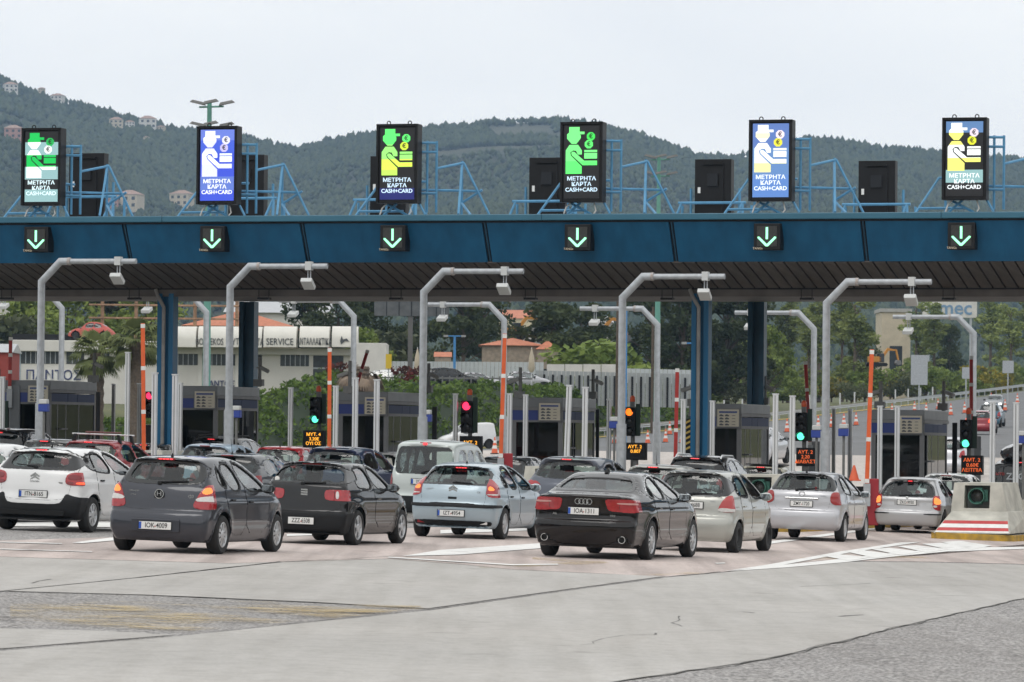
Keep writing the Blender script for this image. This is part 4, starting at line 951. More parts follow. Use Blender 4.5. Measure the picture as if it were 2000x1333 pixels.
    def side_part(s, name, m, par, poly, sx, off=.004, res=.02, ring=0, sm=2, th=.03, sharp=40):
        P = chaikin(poly, sm) if sm else np.array(poly, float)
        reg = lambda x, y, z: np.maximum((np.abs(psdf(P, y, z))-ring) if ring else psdf(P, y, z), .35-sx*x)
        a, b = (.38, s.hw+.08); lo = (a if sx > 0 else -b, P[:, 0].min()-.06, P[:, 1].min()-.06); hi = (b if sx > 0 else -a, P[:, 0].max()+.06, P[:, 1].max()+.06)
        return s.part(name, m, par, reg, lo, hi, off, th, res, sharp)
    def rear_y(s, x, z):
        "y of the rear skin at (x,z)"
        ys = np.arange(-.05, 1.4, .004); d = s.d(np.full(ys.shape, x), ys, np.full(ys.shape, z)); i = np.argmax(d < 0); return ys[i]-s.ya
    def side_x(s, y, z):
        xs = np.arange(1.05, .3, -.004); d = s.d(xs, np.full(xs.shape, y), np.full(xs.shape, z)); return xs[np.argmax(d < 0)]
    def top_z(s, x, y):
        zs = np.arange(s.H+.15, .5, -.004); d = s.d(np.full(zs.shape, x), np.full(zs.shape, y), zs); return zs[np.argmax(d < 0)]
    def pane(s, name, m, par, which):
        sw, rw, fw = s.cuts(); r = max(.04, s.res*1.2)
        if not hasattr(s, '_pane'):
            V, Q = nets(lambda x, y, z: s.d(x, y, z)+.016, (-s.hw-.05, -.1, .62), (s.hw+.05, s.cab[1]+.4, s.H+.1), r)
            s._pane = (s.snap(V, -.016, .03), Q)
        V, Q = s._pane; c = V[Q].mean(1)
        if which[0] == 'side':
            sx = which[2]; k = (psdf(sw[which[1]], c[:, 1], c[:, 2]) < .035) & (c[:, 0]*sx > .38)
        elif which[0] == 'rear': k = (psdf(rw, c[:, 0], c[:, 2]) < .035) & (c[:, 1] < s.cab[0]+.5)
        else: k = (psdf(fw, c[:, 0], c[:, 2]) < .035) & (c[:, 1] > s.cab[1]-.85)
        q = Q[k]; u, inv = np.unique(q, return_inverse=True)
        return s.mk(name, V[u], inv.reshape(q.shape), m, par, 0)
    def body(s, par, pm):
        V, Q = nets(s.full, (-s.hw-.06, -.1, .08), (s.hw+.06, s.L+.08, s.H+.08), s.res)
        V = s.snap(V, 0, .012); c = V[Q].mean(1); d = s.d(c[:, 0], c[:, 1], c[:, 2])
        o = s.mk('body', V, Q, [pm, M_UNDER, M_CABIN], par, 45)
        mi = np.zeros(len(Q), np.int32); mi[d < -.02] = 1; mi[(d < -.02) & (c[:, 2] > s.floor+.02) & (c[:, 1] > s.cab[0]) & (c[:, 1] < s.cab[1]) & (np.abs(c[:, 0]) < s.hw-.02)] = 2
        mi[c[:, 2] < .185] = 1
        for wy in (s.ya, s.ya+s.wb):
            r = np.sqrt((c[:, 1]-wy)**2+(c[:, 2]-s.wr)**2); mi[(r < s.wr+.055) & (d < -.006)] = 1
        o.data.polygons.foreach_set('material_index', mi); return o
def wheel_meshes(r, style, rim=None):
    rim = rim or r*.66; w = .095
    t = MB().lathe([(rim, -w), (rim+.02, -w-.006), (r-.03, -w-.004), (r-.006, -w+.02), (r, -w+.045), (r, w-.045), (r-.006, w-.02), (r-.03, w+.004), (rim+.02, w+.006), (rim, w)], 36, 'x')
    t.lathe([(rim, w), (rim-.01, -w)], 36, 'x'); ty = t.mesh('tyre', M_TYRE, True, 40)
    m = M_STEEL if style == 'steel' else M_CAP
    b = MB().lathe([(rim+.002, w-.008), (rim-.015, w-.002), (rim-.03, w-.02), (rim-.035, w-.05), (.01, w-.07)], 36, 'x')
    rm = None
    back = MB().lathe([(rim+.002, w-.008), (rim-.018, w-.002), (rim-.03, w-.03), (rim-.04, w-.06)], 36, 'x').mesh('rim', m, True, 40)
    disc = MB().lathe([(rim-.03, w-.062), (.005, w-.06)], 24, 'x').mesh('brake_disc', M_UNDER)
    sp = MB(); K = {'cap': 10, 'alloy5': 5, 'alloy10': 10, 'steel': 12, 'cap7': 7}[style]; f = {'cap': .62, 'alloy5': .42, 'alloy10': .40, 'steel': .8, 'cap7': .66}[style]
    h0 = w-.012 if style != 'steel' else w-.05
    for k in range(K):
        a0 = 2*math.pi*k/K; hw_ = math.pi/K*f; r0, r1 = .06, rim-.022
        fr = 1.15 if style != 'alloy5' else .75
        P = [(r0, a0-hw_*fr), (r1, a0-hw_), (r1, a0+hw_), (r0, a0+hw_*fr)]
        V = [(h0+(.004 if q[0] == r0 else -.006), q[0]*math.cos(q[1]), q[0]*math.sin(q[1])) for q in P]+[(h0-.035, q[0]*math.cos(q[1]), q[0]*math.sin(q[1])) for q in P]
        sp.add(V, [(0, 1, 2, 3), (7, 6, 5, 4), (0, 4, 5, 1), (1, 5, 6, 2), (2, 6, 7, 3), (3, 7, 4, 0)])
    sp.lathe([(.075, h0-.03), (.075, h0+.002), (.05, h0+.012), (.001, h0+.012)], 16, 'x')
    spm = sp.mesh('spokes', m)
    return ty, back, disc, spm
def seat_mesh():
    b = MB(); b.box((0, 0, .55), (.5, .5, .18)); b.box((0, -.25, .82), (.48, .14, .55), taper=.86)
    b.box((0, -.27, 1.16), (.27, .10, .17), taper=.85); return b.mesh('seat', M_SEAT)
SEAT = seat_mesh()
def rear_seat_mesh(w):
    b = MB(); b.box((0, 0, .76), (w, .16, .55), taper=.95)
    for x in (-.42, .42): b.box((x, 0, 1.09), (.24, .09, .14), taper=.8)
    return b.mesh('rear_seat', M_SEAT)
def place(o, px, py, head):
    p = gnd(px, py); n = Vector((KX, 0, 1)).normalized(); f = Vector((math.sin(R(head)), math.cos(R(head)), 0)); f = (f-n*f.dot(n)).normalized(); r = f.cross(n)
    o.rotation_euler = Matrix((r, f, n)).transposed().to_euler(); o.location = p
def plate(par, s, txt, z, w=.52, h=.115, blue=True, x=0., seal=None):
    y = s.rear_y(x, z)-.022
    t = MB().box((x, y, z), (w, .012, h)).build('number_plate', M_PLATE, par, bevel=.004)
    MB().box((x, y+.004, z), (w+.025, .012, h+.022)).build('plate_surround', M_PLAS, t)
    if blue: MB().box((x-w/2+.022, y-.0065, z), (.04, .003, h-.012)).build('country_band', M_PBLUE, t)
    ox = .02 if blue else 0
    text('plate_lettering', txt, h*.92, M_PTXT, t, (x+ox, y-.0075, z), depth=.0012, bold=.0008, sx=(w-.07)/(.62*h*.92*len(txt)))
    MB().lathe([(.001, -.002), (.011, -.002)], 10, 'y', (x+.005+ox*0, y-.008, z-.012)).build('plate_seal', mat('seal_red', (.45, .10, .08), .6), t)
    return t
def stdcar(label, name, s, paintm, px, py, head, wheels, plate_a=None, detail=True, group=None, cat='car'):
    root = thing(name, label, cat, group=group); L, ya = s.L, s.ya
    bo = s.body(root, paintm)
    sw, rw, fw = s.cuts()
    s.pane('rear_window', s.rear_glass, root, ('rear',)); s.pane('windscreen', M_CARGL, root, ('front',))
    for i in range(len(sw)):
        for sx in (1, -1): s.pane('side_window', s.side_glass, root, ('side', i, sx))
    if detail:
        for i, p in enumerate(s.side_win): s.side_part('window_seal', M_PLAS, root, p, 1, off=.003, res=.014, ring=.016)
        if s.frit:
            P0 = rw; P1 = chaikin([(a, b) for a, b in s.frit]+[(-a, b) for a, b in s.frit[::-1]], 2)
            reg = lambda x, y, z: np.maximum(np.maximum(psdf(P0, x, z)-.022, -psdf(P1, x, z)), y-s.cab[0]-.6)
            s.part('window_border', mat('glass_frit', (.018, .019, .02), .15, coat=.4), root, reg, (-s.hw, -.1, min(p[1] for p in s.rear_win)-.05), (s.hw, s.cab[0]+.7, s.H+.05), off=.004, th=.035, res=.014)
        for i, p in enumerate(s.doors):
            DP = chaikin(p, 1)
            def dreg(x, y, z):
                r_ = psdf(DP, y, z)
                for q_ in sw: r_ = np.maximum(r_, .012-psdf(q_, y, z))
                return np.maximum(r_, .35-x)
            dr = s.part('door', paintm, root, dreg, (.38, DP[:, 0].min()-.06, DP[:, 1].min()-.06), (s.hw+.08, DP[:, 0].max()+.06, DP[:, 1].max()+.06), .003, .034, .026, 30)
            s.side_part('door_gap', M_UNDER, dr, p, 1, off=.0038, res=.013, ring=.0055, sm=1)
            hy, hz = s.handles[i]; hx = s.side_x(hy, hz)
            MB().box((hx+.016, hy-ya, hz), (.03, .17, .03)).build('handle', getattr(s, 'handle_mat', None) or paintm, dr, bevel=.01)
        if s.tailgate:
            s.rear_part('tailgate_gap', M_UNDER, root, s.tailgate, ymax=.9, off=.0025, res=.011, sym=2, ring=.005)
    # arches
    for wy in (ya, ya+s.wb):
        for sx in (1, -1):
            if detail and sx == 1:
                reg = lambda x, y, z, wy=wy: np.maximum(np.abs(np.sqrt((y-wy)**2+(z-s.wr)**2)-s.wr-.067)-.014, .17-z)
                s.part('arch_lip', paintm, root, reg, (.4, wy-s.wr-.14, .14), (s.hw+.1, wy+s.wr+.14, 2*s.wr+.2), off=.006, th=.03, res=.014)
            ty, rm, di, sp = wheels
            w = thing('wheel', None, None); w.parent = root; x = s.hw-.105-s.track
            w.location = (sx*x, wy-ya, s.wr); w.rotation_euler = (random.uniform(0, 6.28), 0, 0) if sx > 0 else (random.uniform(0, 6.28), 0, math.pi)
            link('tyre', ty, w); link('rim', rm, w); link('brake_disc', di, w); link('spokes', sp, w)
    # cabin
    for sx in (-.37, .37):
        q = link('seat', SEAT, root, (sx, ya*0+s.seat_y-ya, s.seat_dz))
    rs = link('rear_seat', rear_seat_mesh(1.2), root, (0, s.seat_y-.85-ya, s.seat_dz-.04))
    MB().box((0, s.seat_y+.75-ya, .80+s.seat_dz), (1.3, .35, .28)).build('dashboard', M_SEAT, root)
    MB().lathe([(.17+.016*math.cos(R(60*k)), .016*math.sin(R(60*k))) for k in range(7)], 18, 'y', (-.37, s.seat_y+.5-ya, .93+s.seat_dz)).build('steering_wheel', M_PLAS, root)
    # mirrors
    for sx in ((1, -1) if detail else (1,)):
        my, mz = s.mirror; mx = s.side_x(my, mz)
        b = MB(); b.lathe([(.001, -.055), (.05, -.05), (.078, -.02), (.082, .02), (.06, .07), (.001, .10)], 14, 'y'); b.xf(Matrix.Translation((sx*(mx+.13), my-ya, mz+.01)) @ Matrix.Diagonal((1.35, 1, 1., 1)))
        mo = b.build('mirror', getattr(s, 'mirror_mat', None) or paintm, root, smooth=True)
        MB().box((sx*(mx+.13), my-ya-.052, mz+.012), (.17, .012, .11)).build('mirror_glass', mat('mirror_glass', (.35, .38, .40), .06, .9), mo, bevel=.004)
        MB().box((sx*(mx+.02), my-ya+.02, mz-.02), (.12, .06, .04)).build('mirror_stalk', M_PLAS, mo)
    # front lamps so that the car is whole from other sides
    for sx in (-1, 1):
        fx = sx*(s.hw-.32)
        ys = np.arange(L+.1, L-.9, -.01); d_ = s.d(np.full(ys.shape, fx), ys, np.full(ys.shape, .66)); fy = ys[np.argmax(d_ < 0)]
        MB().box((fx, fy-.05-ya, .66), (.24, .14, .11)).build('headlight', M_CLEAR, root, bevel=.02)
    if plate_a: plate(root, s, *plate_a[:2], **(plate_a[2] if len(plate_a) > 2 else {}))
    s.root = root; place(root, px, py, head); SPECS[root.name] = s
    return root
def lights(s, root, poly, ymax, m=None, name='tail_light', off=.010, sides=(1, -1), res=.014):
    out = []
    for sx in sides: out.append(s.rear_part(name, m or M_TAIL, root, poly, ymax, off, res, sym=sx, sharp=35))
    return out
def sub_lights(s, parents, poly, ymax, m, name, off=.014, sides=(1, -1)):
    for par, sx in zip(parents, sides):
        if par: s.rear_part(name, m, par, poly, ymax, off, .010, sym=sx, sharp=35)
def wiper(s, root, x0, z0, x1, z1):
    pts = []
    for k in range(5):
        x = x0+(x1-x0)*k/4; z = z0+(z1-z0)*k/4; pts.append((x, s.rear_y(x, z)-.025, z))
    MB().path(pts, [.018, .014, .012, .011, .009], 6).build('rear_wiper', M_PLAS, root, smooth=True)
    MB().box((x0, pts[0][1], z0-.015), (.07, .04, .05)).build('wiper_pivot', M_PLAS, root, bevel=.01)
def antenna(s, root, y, h=.42, x=0.):
    z = s.top_z(x, y); MB().lathe([(.03, 0), (.012, .045), (.006, .06)], 8, 'z', (x, y-s.ya, z-.008)).tube((x, y-s.ya, z), (x, y-s.ya-h*.35, z+h), .005, .003, 5).build('antenna', M_PLAS, root, smooth=True)
def third(s, root, z, w=.3, lit=True, n=4):
    y = s.rear_y(0, z)
    par = MB().box((0, y-.006, z), (w, .03, .028)).build('third_brake_light', M_TAILD, root, bevel=.008)
    if lit:
        for k in range(n): MB().box(((k-(n-1)/2)*w*.8/n, y-.022, z), (w*.62/n, .006, .018)).build('brake_diode', M_THIRD, par)
def badge_text(s, root, txt, x, z, size, m=M_CHROME):
    text('badge_lettering', txt, size, m, root, (x, s.rear_y(x, z)-.008, z), depth=.002)
def hatch_width(hw, H, belt, roof, sill=.93):
    return [(.1, hw*sill*.96), (.25, hw*sill), (.36, hw*.975), (.44, hw*.978), (.50, hw*.992), (.64, hw*.992), (belt-.20, hw*1.0), (belt-.165, hw*.982), (belt, hw*.95), (belt+.05, hw*.925), (H, roof), (H+.2, roof-.05)]
Wcap = wheel_meshes(.30, 'cap'); Wal5 = wheel_meshes(.305, 'alloy5', .215); Wal10 = wheel_meshes(.335, 'alloy10', .235); Wst = wheel_meshes(.29, 'steel'); Wcap7 = wheel_meshes(.305, 'cap7'); Wc3 = wheel_meshes(.315, 'cap7', .205)
def person(label, car, sx, top, skin, hair, seat_dz=None):
    "seated occupant: one skinned body with head as its own continuous mesh; hair and clothing as children"
    sp = SPECS[car.name]; y0 = sp.seat_y-sp.ya; dz = sp.seat_dz
    P = [(0, 0, .68), (0, -.06, .86), (0, -.10, 1.02), (0, -.09, 1.12), (0, -.07, 1.20), (0, -.05, 1.28),
         (.19, -.09, 1.02), (.25, .05, .84), (.19, .30, .90), (-.19, -.09, 1.02), (-.25, .05, .84), (-.19, .30, .90), (.10, .05, .66), (.14, .45, .68), (.14, .62, .38), (-.10, .05, .66), (-.14, .45, .68), (-.14, .62, .38)]
    E_ = [(0, 1), (1, 2), (2, 3), (3, 4), (4, 5), (2, 6), (6, 7), (7, 8), (2, 9), (9, 10), (10, 11), (0, 12), (12, 13), (13, 14), (0, 15), (15, 16), (16, 17)]
    rad = [.15, .155, .12, .055, .085, .078, .07, .05, .036, .07, .05, .036, .09, .07, .05, .09, .07, .05]
    me = bpy.data.meshes.new('person'); me.from_pydata(P, E_, []); me.materials.append(top)
    o = link('person', me); o.modifiers.new('skin', 'SKIN'); ss = o.modifiers.new('sub', 'SUBSURF'); ss.levels = ss.render_levels = 1
    for v, r_ in zip(me.skin_vertices[0].data, rad): v.radius = (r_, r_*.85 if r_ > .1 else r_); v.use_root = False
    me.skin_vertices[0].data[0].use_root = True
    tag(o, label, 'person', 'people inside the cars')
    b = MB().lathe([(.001, .135), (.05, .125), (.082, .07), (.088, 0), (.08, -.06), (.055, -.11), (.03, -.13), (.001, -.135)], 14, 'z', (0, -.055, 1.27)); hd = b.build('face', skin, o, smooth=True)
    MB().lathe([(.001, .15), (.06, .138), (.094, .08), (.099, .0), (.088, -.05)], 14, 'z', (0, -.075, 1.275)).build('hair', hair, o, smooth=True)
    M = car.rotation_euler.to_matrix().to_4x4(); M.translation = car.location
    M = M @ Matrix.Translation((sx, y0+.02, dz-.06)); o.location = M.translation; o.rotation_euler = M.to_euler(); return o
SKIN = mat('skin', (.42, .26, .19), .6); HAIRD = mat('dark_hair', (.02, .015, .012), .7); HAIRG = mat('grey_hair', (.25, .24, .23), .7)
SHIRTS = [mat('shirt_pink', (.5, .25, .25), .8), mat('shirt_navy', (.03, .04, .08), .8), mat('shirt_white', (.6, .6, .58), .8), mat('shirt_green', (.08, .14, .08), .8)]
# ---------------------------------------------------------------- dark grey five door hatchback
s = Car(L=3.94, H=1.49, hw=.855, ya=.70, wb=2.525, wr=.30, width=hatch_width(.855, 1.49, 1.0, .56), seat_y=1.95, seat_dz=.02, cab=(.22, 3.0),
  prof=[(.30, .18), (.10, .20), (.02, .31), (0, .46), (.03, .60), (.085, .66), (.11, .80), (.16, .97), (.22, 1.07), (.42, 1.37), (.36, 1.43), (.62, 1.465), (1.1, 1.49), (1.6, 1.485), (2.05, 1.43), (2.45, 1.27), (2.92, 1.02), (3.4, .92), (3.75, .78), (3.90, .60), (3.94, .42), (3.88, .24), (3.6, .18)],
  side_win=[[(.62, 1.06), (.80, 1.32), (.84, 1.34), (.96, .98)], [(.99, .975), (.90, 1.36), (1.42, 1.40), (1.60, .955)], [(1.68, .955), (1.50, 1.405), (1.82, 1.385), (2.35, 1.17), (2.62, .985), (2.6, .96)]],
  rear_win=[(0, 1.055), (.52, 1.065), (.62, 1.10), (.64, 1.20), (.53, 1.37), (.42, 1.395), (0, 1.40)], frit=[(0, 1.10), (.46, 1.105), (.535, 1.14), (.54, 1.21), (.46, 1.335), (.38, 1.355), (0, 1.36)],
  front_win=[(0, 1.06), (.60, 1.04), (.50, 1.38), (0, 1.42)], doors=[[(.98, .42), (.86, .72), (.78, .98), (.93, 1.40), (1.46, 1.435), (1.72, .9), (1.72, .30), (1.2, .28)], [(1.74, .30), (1.74, .9), (1.50, 1.435), (1.84, 1.41), (2.68, 1.0), (2.78, .8), (2.72, .30)]], handles=[(1.08, .83), (1.88, .80)],
  tailgate=[(0, .655), (.5, .665), (.60, .72), (.62, .90), (.70, 1.12), (.58, 1.42), (0, 1.445)], mirror=(2.42, 1.0), rear_glass=M_CARGL, side_glass=M_SIDEGL, handle_mat=M_PLAS)
PG = paint('dark_grey', (.046, .049, .060), .3, .3); s.mirror_mat = M_PLAS
r_ = stdcar('dark grey five door hatchback with slanted tail lights and plate IOK 4009', 'hatchback_car', s, PG, 333, 1079, 16, Wcap, ('IOK 4009', .415), group='front row of queuing cars')
tl = lights(s, r_, [(.52, .70), (.60, .88), (.68, 1.04), (.80, 1.07), (.95, .98), (.95, .70), (.70, .67)], .40)
sub_lights(s, tl, [(.555, .79), (.60, .87), (.95, .90), (.95, .80)], .30, M_CLEAR, 'reverse_lens')
sub_lights(s, tl, [(.64, .91), (.69, 1.01), (.78, 1.02), (.80, .91)], .30, M_HOTO, 'lit_lamp')
third(s, r_, 1.425, .30); wiper(s, r_, -.03, 1.075, .42, 1.10); antenna(s, r_, .62)
MB().box((0, s.rear_y(0, .42)+.0, .42), (.78, .03, .20)).build('plate_recess', PG, r_, bevel=.02)
MB().lathe([(.085, 0), (.085, -.02), (.001, -.022)], 24, 'y', (0, s.rear_y(0, .87)+.008, .87)).build('emblem_disc', M_PLAS, r_, smooth=True)
MB().lathe([(.075, -.018), (.075, -.028), (.062, -.028), (.062, -.018)], 24, 'y', (0, s.rear_y(0, .88), .895)).xf(Matrix.Identity(4)).build('emblem_ring', M_CHROME, r_, smooth=True)
text('emblem_letter', 'H', .10, M_CHROME, r_, (0, s.rear_y(0, .89)-.026, .895), depth=.003, sx=1.2)
badge_text(s, r_, 'i20', .50, .87, .075); badge_text(s, r_, 'HYUNDAI', -.42, .93, .036); badge_text(s, r_, '1.2 BLUE', -.43, .875, .024)
# ---------------------------------------------------------------- white hatchback with black bumper
s = Car(L=3.996, H=1.49, hw=.875, ya=.72, wb=2.54, wr=.315, width=hatch_width(.875, 1.49, 1.08, .58), seat_y=1.95, seat_dz=.05, cab=(.20, 3.0), bowr=.17,
  prof=[(.30, .20), (.10, .24), (.01, .36), (0, .55), (.04, .68), (.055, .82), (.09, 1.0), (.15, 1.11), (.34, 1.36), (.28, 1.415), (.6, 1.455), (1.1, 1.49), (1.6, 1.485), (2.1, 1.43), (2.5, 1.27), (2.95, 1.08), (3.5, 1.0), (3.85, .85), (3.97, .6), (3.99, .4), (3.9, .24), (3.6, .2)],
  side_win=[[(.55, 1.16), (.60, 1.28), (.80, 1.38), (1.42, 1.42), (1.60, 1.03), (1.1, 1.06), (.75, 1.09)], [(1.68, 1.025), (1.50, 1.415), (1.85, 1.395), (2.4, 1.18), (2.65, 1.04)]],
  rear_win=[(0, 1.10), (.62, 1.09), (.74, 1.12), (.70, 1.22), (.58, 1.36), (0, 1.395)], frit=[(0, 1.135), (.40, 1.13), (.52, 1.15), (.54, 1.24), (.46, 1.32), (.3, 1.35), (0, 1.36)],
  front_win=[(0, 1.1), (.60, 1.08), (.50, 1.38), (0, 1.42)], doors=[[(1.02, .45), (.90, .76), (.86, 1.06), (.95, 1.42), (1.46, 1.45), (1.72, 1.0), (1.72, .30), (1.2, .30)], [(1.74, .30), (1.74, 1.0), (1.50, 1.45), (1.84, 1.43), (2.72, 1.06), (2.8, .85), (2.72, .30)]], handles=[(1.08, .92), (1.88, .90)],
  tailgate=[(0, .55), (.48, .56), (.62, .62), (.66, .84), (.78, 1.12), (.60, 1.43), (0, 1.45)], mirror=(2.45, 1.08), rear_glass=M_CARGL, side_glass=M_SIDEGL, handle_mat=M_PLAS, mirror_mat=M_PLAS)
PW = paint('white', (.76, .76, .755), 0, .3)
r_ = stdcar('white five door hatchback with rounded tail lights and thick black rear bumper', 'hatchback_car', s, PW, 92, 1037, 16.5, Wc3, ('ITN 8165', .655), group='front row of queuing cars')
s.rear_part('rear_bumper', M_PLAS, r_, [(0, .20), (.95, .20), (.95, .60), (.70, .64), (.58, .69), (.54, .56), (.46, .49), (0, .49)], .62, .012, .016, sym=2, sm=2)
MB().box((0, s.rear_y(0, .33)-.012, .33), (1.2, .02, .09)).build('bumper_inset', M_UNDER, r_, bevel=.02)
tl = lights(s, r_, [(.56, .83), (.555, .98), (.62, 1.05), (.80, 1.06), (.96, 1.03), (.96, .84), (.80, .82)], .32, M_TAIL, off=.016)
sub_lights(s, tl, [(.60, .92), (.60, 1.0), (.68, 1.02), (.82, 1.0), (.82, .92)], .30, M_TAILD, 'inner_lens', .022); sub_lights(s, tl, [(.74, .845), (.74, .885), (.92, .885), (.92, .845)], .30, M_HOT, 'lit_lamp', .022); sub_lights(s, tl, [(.58, .835), (.58, .895), (.71, .895), (.71, .835)], .30, M_TAILD, 'lower_lens', .02)
third(s, r_, 1.43, .26); wiper(s, r_, -.02, 1.14, -.40, 1.17); antenna(s, r_, .80, .5)
for dz in (0, .055):
    b = MB(); y = s.rear_y(0, .97)-.014
    b.prism([(-.085, .90+dz), (0, .945+dz), (.085, .90+dz), (.085, .925+dz), (0, .98+dz), (-.085, .925+dz)], 'y', y, y+.012); b.build('emblem_chevron', M_CHROME, r_)
badge_text(s, r_, 'CITROËN', 0, .875, .042); MB().box((.47, s.rear_y(.47, .865)-.004, .865), (.09, .006, .028)).build('badge', M_CHROME, r_)
# ---------------------------------------------------------------- black three door hatchback
s = Car(L=3.88, H=1.425, hw=.82, ya=.68, wb=2.443, wr=.305, width=hatch_width(.82, 1.425, .96, .55), seat_y=1.9, seat_dz=-.03, cab=(.20, 2.85), kr=.07, bowr=.10,
  prof=[(.30, .18), (.10, .2), (.02, .28), (0, .45), (.015, .55), (.065, .575), (.085, .75), (.125, .97), (.165, 1.04), (.47, 1.345), (.40, 1.39), (.7, 1.415), (1.2, 1.425), (1.7, 1.41), (2.0, 1.36), (2.4, 1.15), (2.72, .98), (3.3, .87), (3.7, .73), (3.85, .54), (3.88, .38), (3.82, .22), (3.6, .18)],
  side_win=[[(.66, .99), (.80, 1.29), (.90, 1.335), (1.42, 1.345), (1.52, .955), (1.0, .97)], [(1.62, .95), (1.50, 1.345), (1.78, 1.335), (2.2, 1.14), (2.46, .95)]],
  rear_win=[(0, 1.05), (.62, 1.05), (.70, 1.08), (.55, 1.34), (0, 1.36)], frit=[(0, 1.07), (.60, 1.07), (.65, 1.09), (.53, 1.325), (0, 1.345)],
  front_win=[(0, 1.02), (.58, 1.0), (.48, 1.33), (0, 1.37)], doors=[[(1.58, .30), (1.56, .9), (1.46, 1.37), (1.80, 1.36), (2.52, .97), (2.66, .8), (2.6, .30)]], handles=[(1.72, .80)],
  tailgate=[(0, .575), (.64, .575), (.66, .80), (.72, 1.06), (.56, 1.38), (0, 1.40)], mirror=(2.25, .98), rear_glass=M_CARGL, side_glass=M_SIDEGL)
PB = paint('black', (.010, .010, .011), .1, .25); s.mirror_mat = PB
r_ = stdcar('black three door hatchback with boxy two part tail lights and plate ZZZ 6508', 'hatchback_car', s, PB, 612, 1062, 16.5, Wal5, ('ZZZ 6508', .40, dict(blue=False, w=.46)), group='front row of queuing cars')
s.rear_part('rear_bumper', M_PLAS, r_, [(0, .18), (.9, .18), (.9, .545), (.6, .57), (0, .57)], .60, .010, .016, sym=2, sm=1)
tl = lights(s, r_, [(.37, .78), (.36, .92), (.42, .95), (.95, .94), (.95, .755), (.45, .755)], .30, off=.012)
sub_lights(s, tl, [(.565, .79), (.555, .92), (.615, .925), (.625, .79)], .30, M_CLEAR, 'reverse_lens', .018); sub_lights(s, tl, [(.535, .76), (.53, .945), (.545, .945), (.55, .76)], .3, M_UNDER, 'lens_split', .016)
third(s, r_, 1.375, .36, False); wiper(s, r_, -.05, 1.05, .36, 1.06); antenna(s, r_, .62, .38)
b = MB(); y = s.rear_y(0, .90)-.012
for k in range(3): b.prism([(-.06, .945-k*.04), (.06, .945-k*.04), (.06, .915-k*.04), (-.06, .92-k*.04)], 'y', y, y+.01)
b.build('emblem_bars', M_CHROME, r_); MB().lathe([(.045, 0), (.001, -.002)], 16, 'y', (-.56, s.rear_y(-.56, 1.10)-.004, 1.10)).build('round_sticker', M_WHTP, r_)
# ---------------------------------------------------------------- pale blue five door hatchback
s = Car(L=4.26, H=1.46, hw=.885, ya=.76, wb=2.608, wr=.305, width=hatch_width(.885, 1.46, .99, .56), seat_y=2.1, seat_dz=.0, cab=(.24, 3.2), bowr=.16, kr=.10,
  prof=[(.35, .2), (.15, .23), (.04, .34), (0, .5), (0, .62), (.045, .70), (.065, .85), (.11, .98), (.17, 1.05), (.62, 1.33), (.55, 1.375), (.85, 1.42), (1.4, 1.458), (1.9, 1.45), (2.35, 1.37), (2.8, 1.17), (3.2, .99), (3.7, .89), (4.05, .74), (4.22, .56), (4.26, .4), (4.18, .24), (3.9, .2)],
  side_win=[[(.72, 1.0), (.86, 1.18), (.98, 1.27), (1.06, .98)], [(1.10, .97), (1.02, 1.29), (1.25, 1.365), (1.58, 1.39), (1.74, .955)], [(1.82, .95), (1.66, 1.39), (2.0, 1.37), (2.5, 1.16), (2.78, .96)]],
  rear_win=[(0, 1.03), (.60, 1.03), (.66, 1.06), (.60, 1.33), (0, 1.355)], frit=[(0, 1.05), (.58, 1.05), (.62, 1.07), (.57, 1.315), (0, 1.335)],
  front_win=[(0, 1.04), (.60, 1.02), (.50, 1.36), (0, 1.40)], doors=[[(1.05, .40), (.95, .68), (.88, .98), (1.05, 1.35), (1.60, 1.42), (1.80, .9), (1.80, .28), (1.3, .28)], [(1.82, .28), (1.82, .9), (1.66, 1.42), (2.0, 1.40), (2.85, .98), (2.95, .8), (2.9, .28)]], handles=[(1.15, .82), (1.95, .80)],
  tailgate=[(0, .62), (.58, .62), (.63, .68), (.64, 1.02), (.60, 1.36), (0, 1.38)], mirror=(2.58, .99), rear_glass=M_CARGL, side_glass=M_SIDEGL, handle_mat=M_PLAS)
PS = paint('pale_blue', (.37, .45, .50), .35, .32)
r_ = stdcar('pale blue five door hatchback with tall tail lights along the rear window', 'hatchback_car', s, PS, 900, 1051, 15, Wcap7, ('IZT 4954', .48), group='front row of queuing cars')
tl = lights(s, r_, [(.63, .80), (.64, 1.02), (.585, 1.34), (.66, 1.34), (.78, 1.02), (.96, .96), (.96, .79)], .42, M_TAIL, off=.012)
sub_lights(s, tl, [(.67, .92), (.67, 1.02), (.75, 1.0), (.80, .93)], .30, M_HOTO, 'lit_lamp', .018); sub_lights(s, tl, [(.66, .84), (.66, .87), (.93, .87), (.93, .84)], .3, M_CLEAR, 'reverse_lens', .016)
s.rear_part('bumper_strip', M_PLAS, r_, [(0, .60), (.95, .59), (.95, .66), (.45, .66), (.42, .68), (0, .68)], .50, .022, .014, sym=2, sm=1)
s.rear_part('lower_valance', M_PLAS, r_, [(0, .24), (.72, .24), (.78, .32), (.72, .345), (0, .345)], .45, .012, .014, sym=2, sm=1)
for sx, mm in ((-.62, M_TAILD), (.62, M_CLEAR)): MB().box((sx, s.rear_y(sx, .30)-.016, .305), (.14, .012, .05)).build('fog_lens', mm, r_)
third(s, r_, 1.345, .28); wiper(s, r_, -.0, 1.07, .36, 1.055); antenna(s, r_, 1.0, .06)
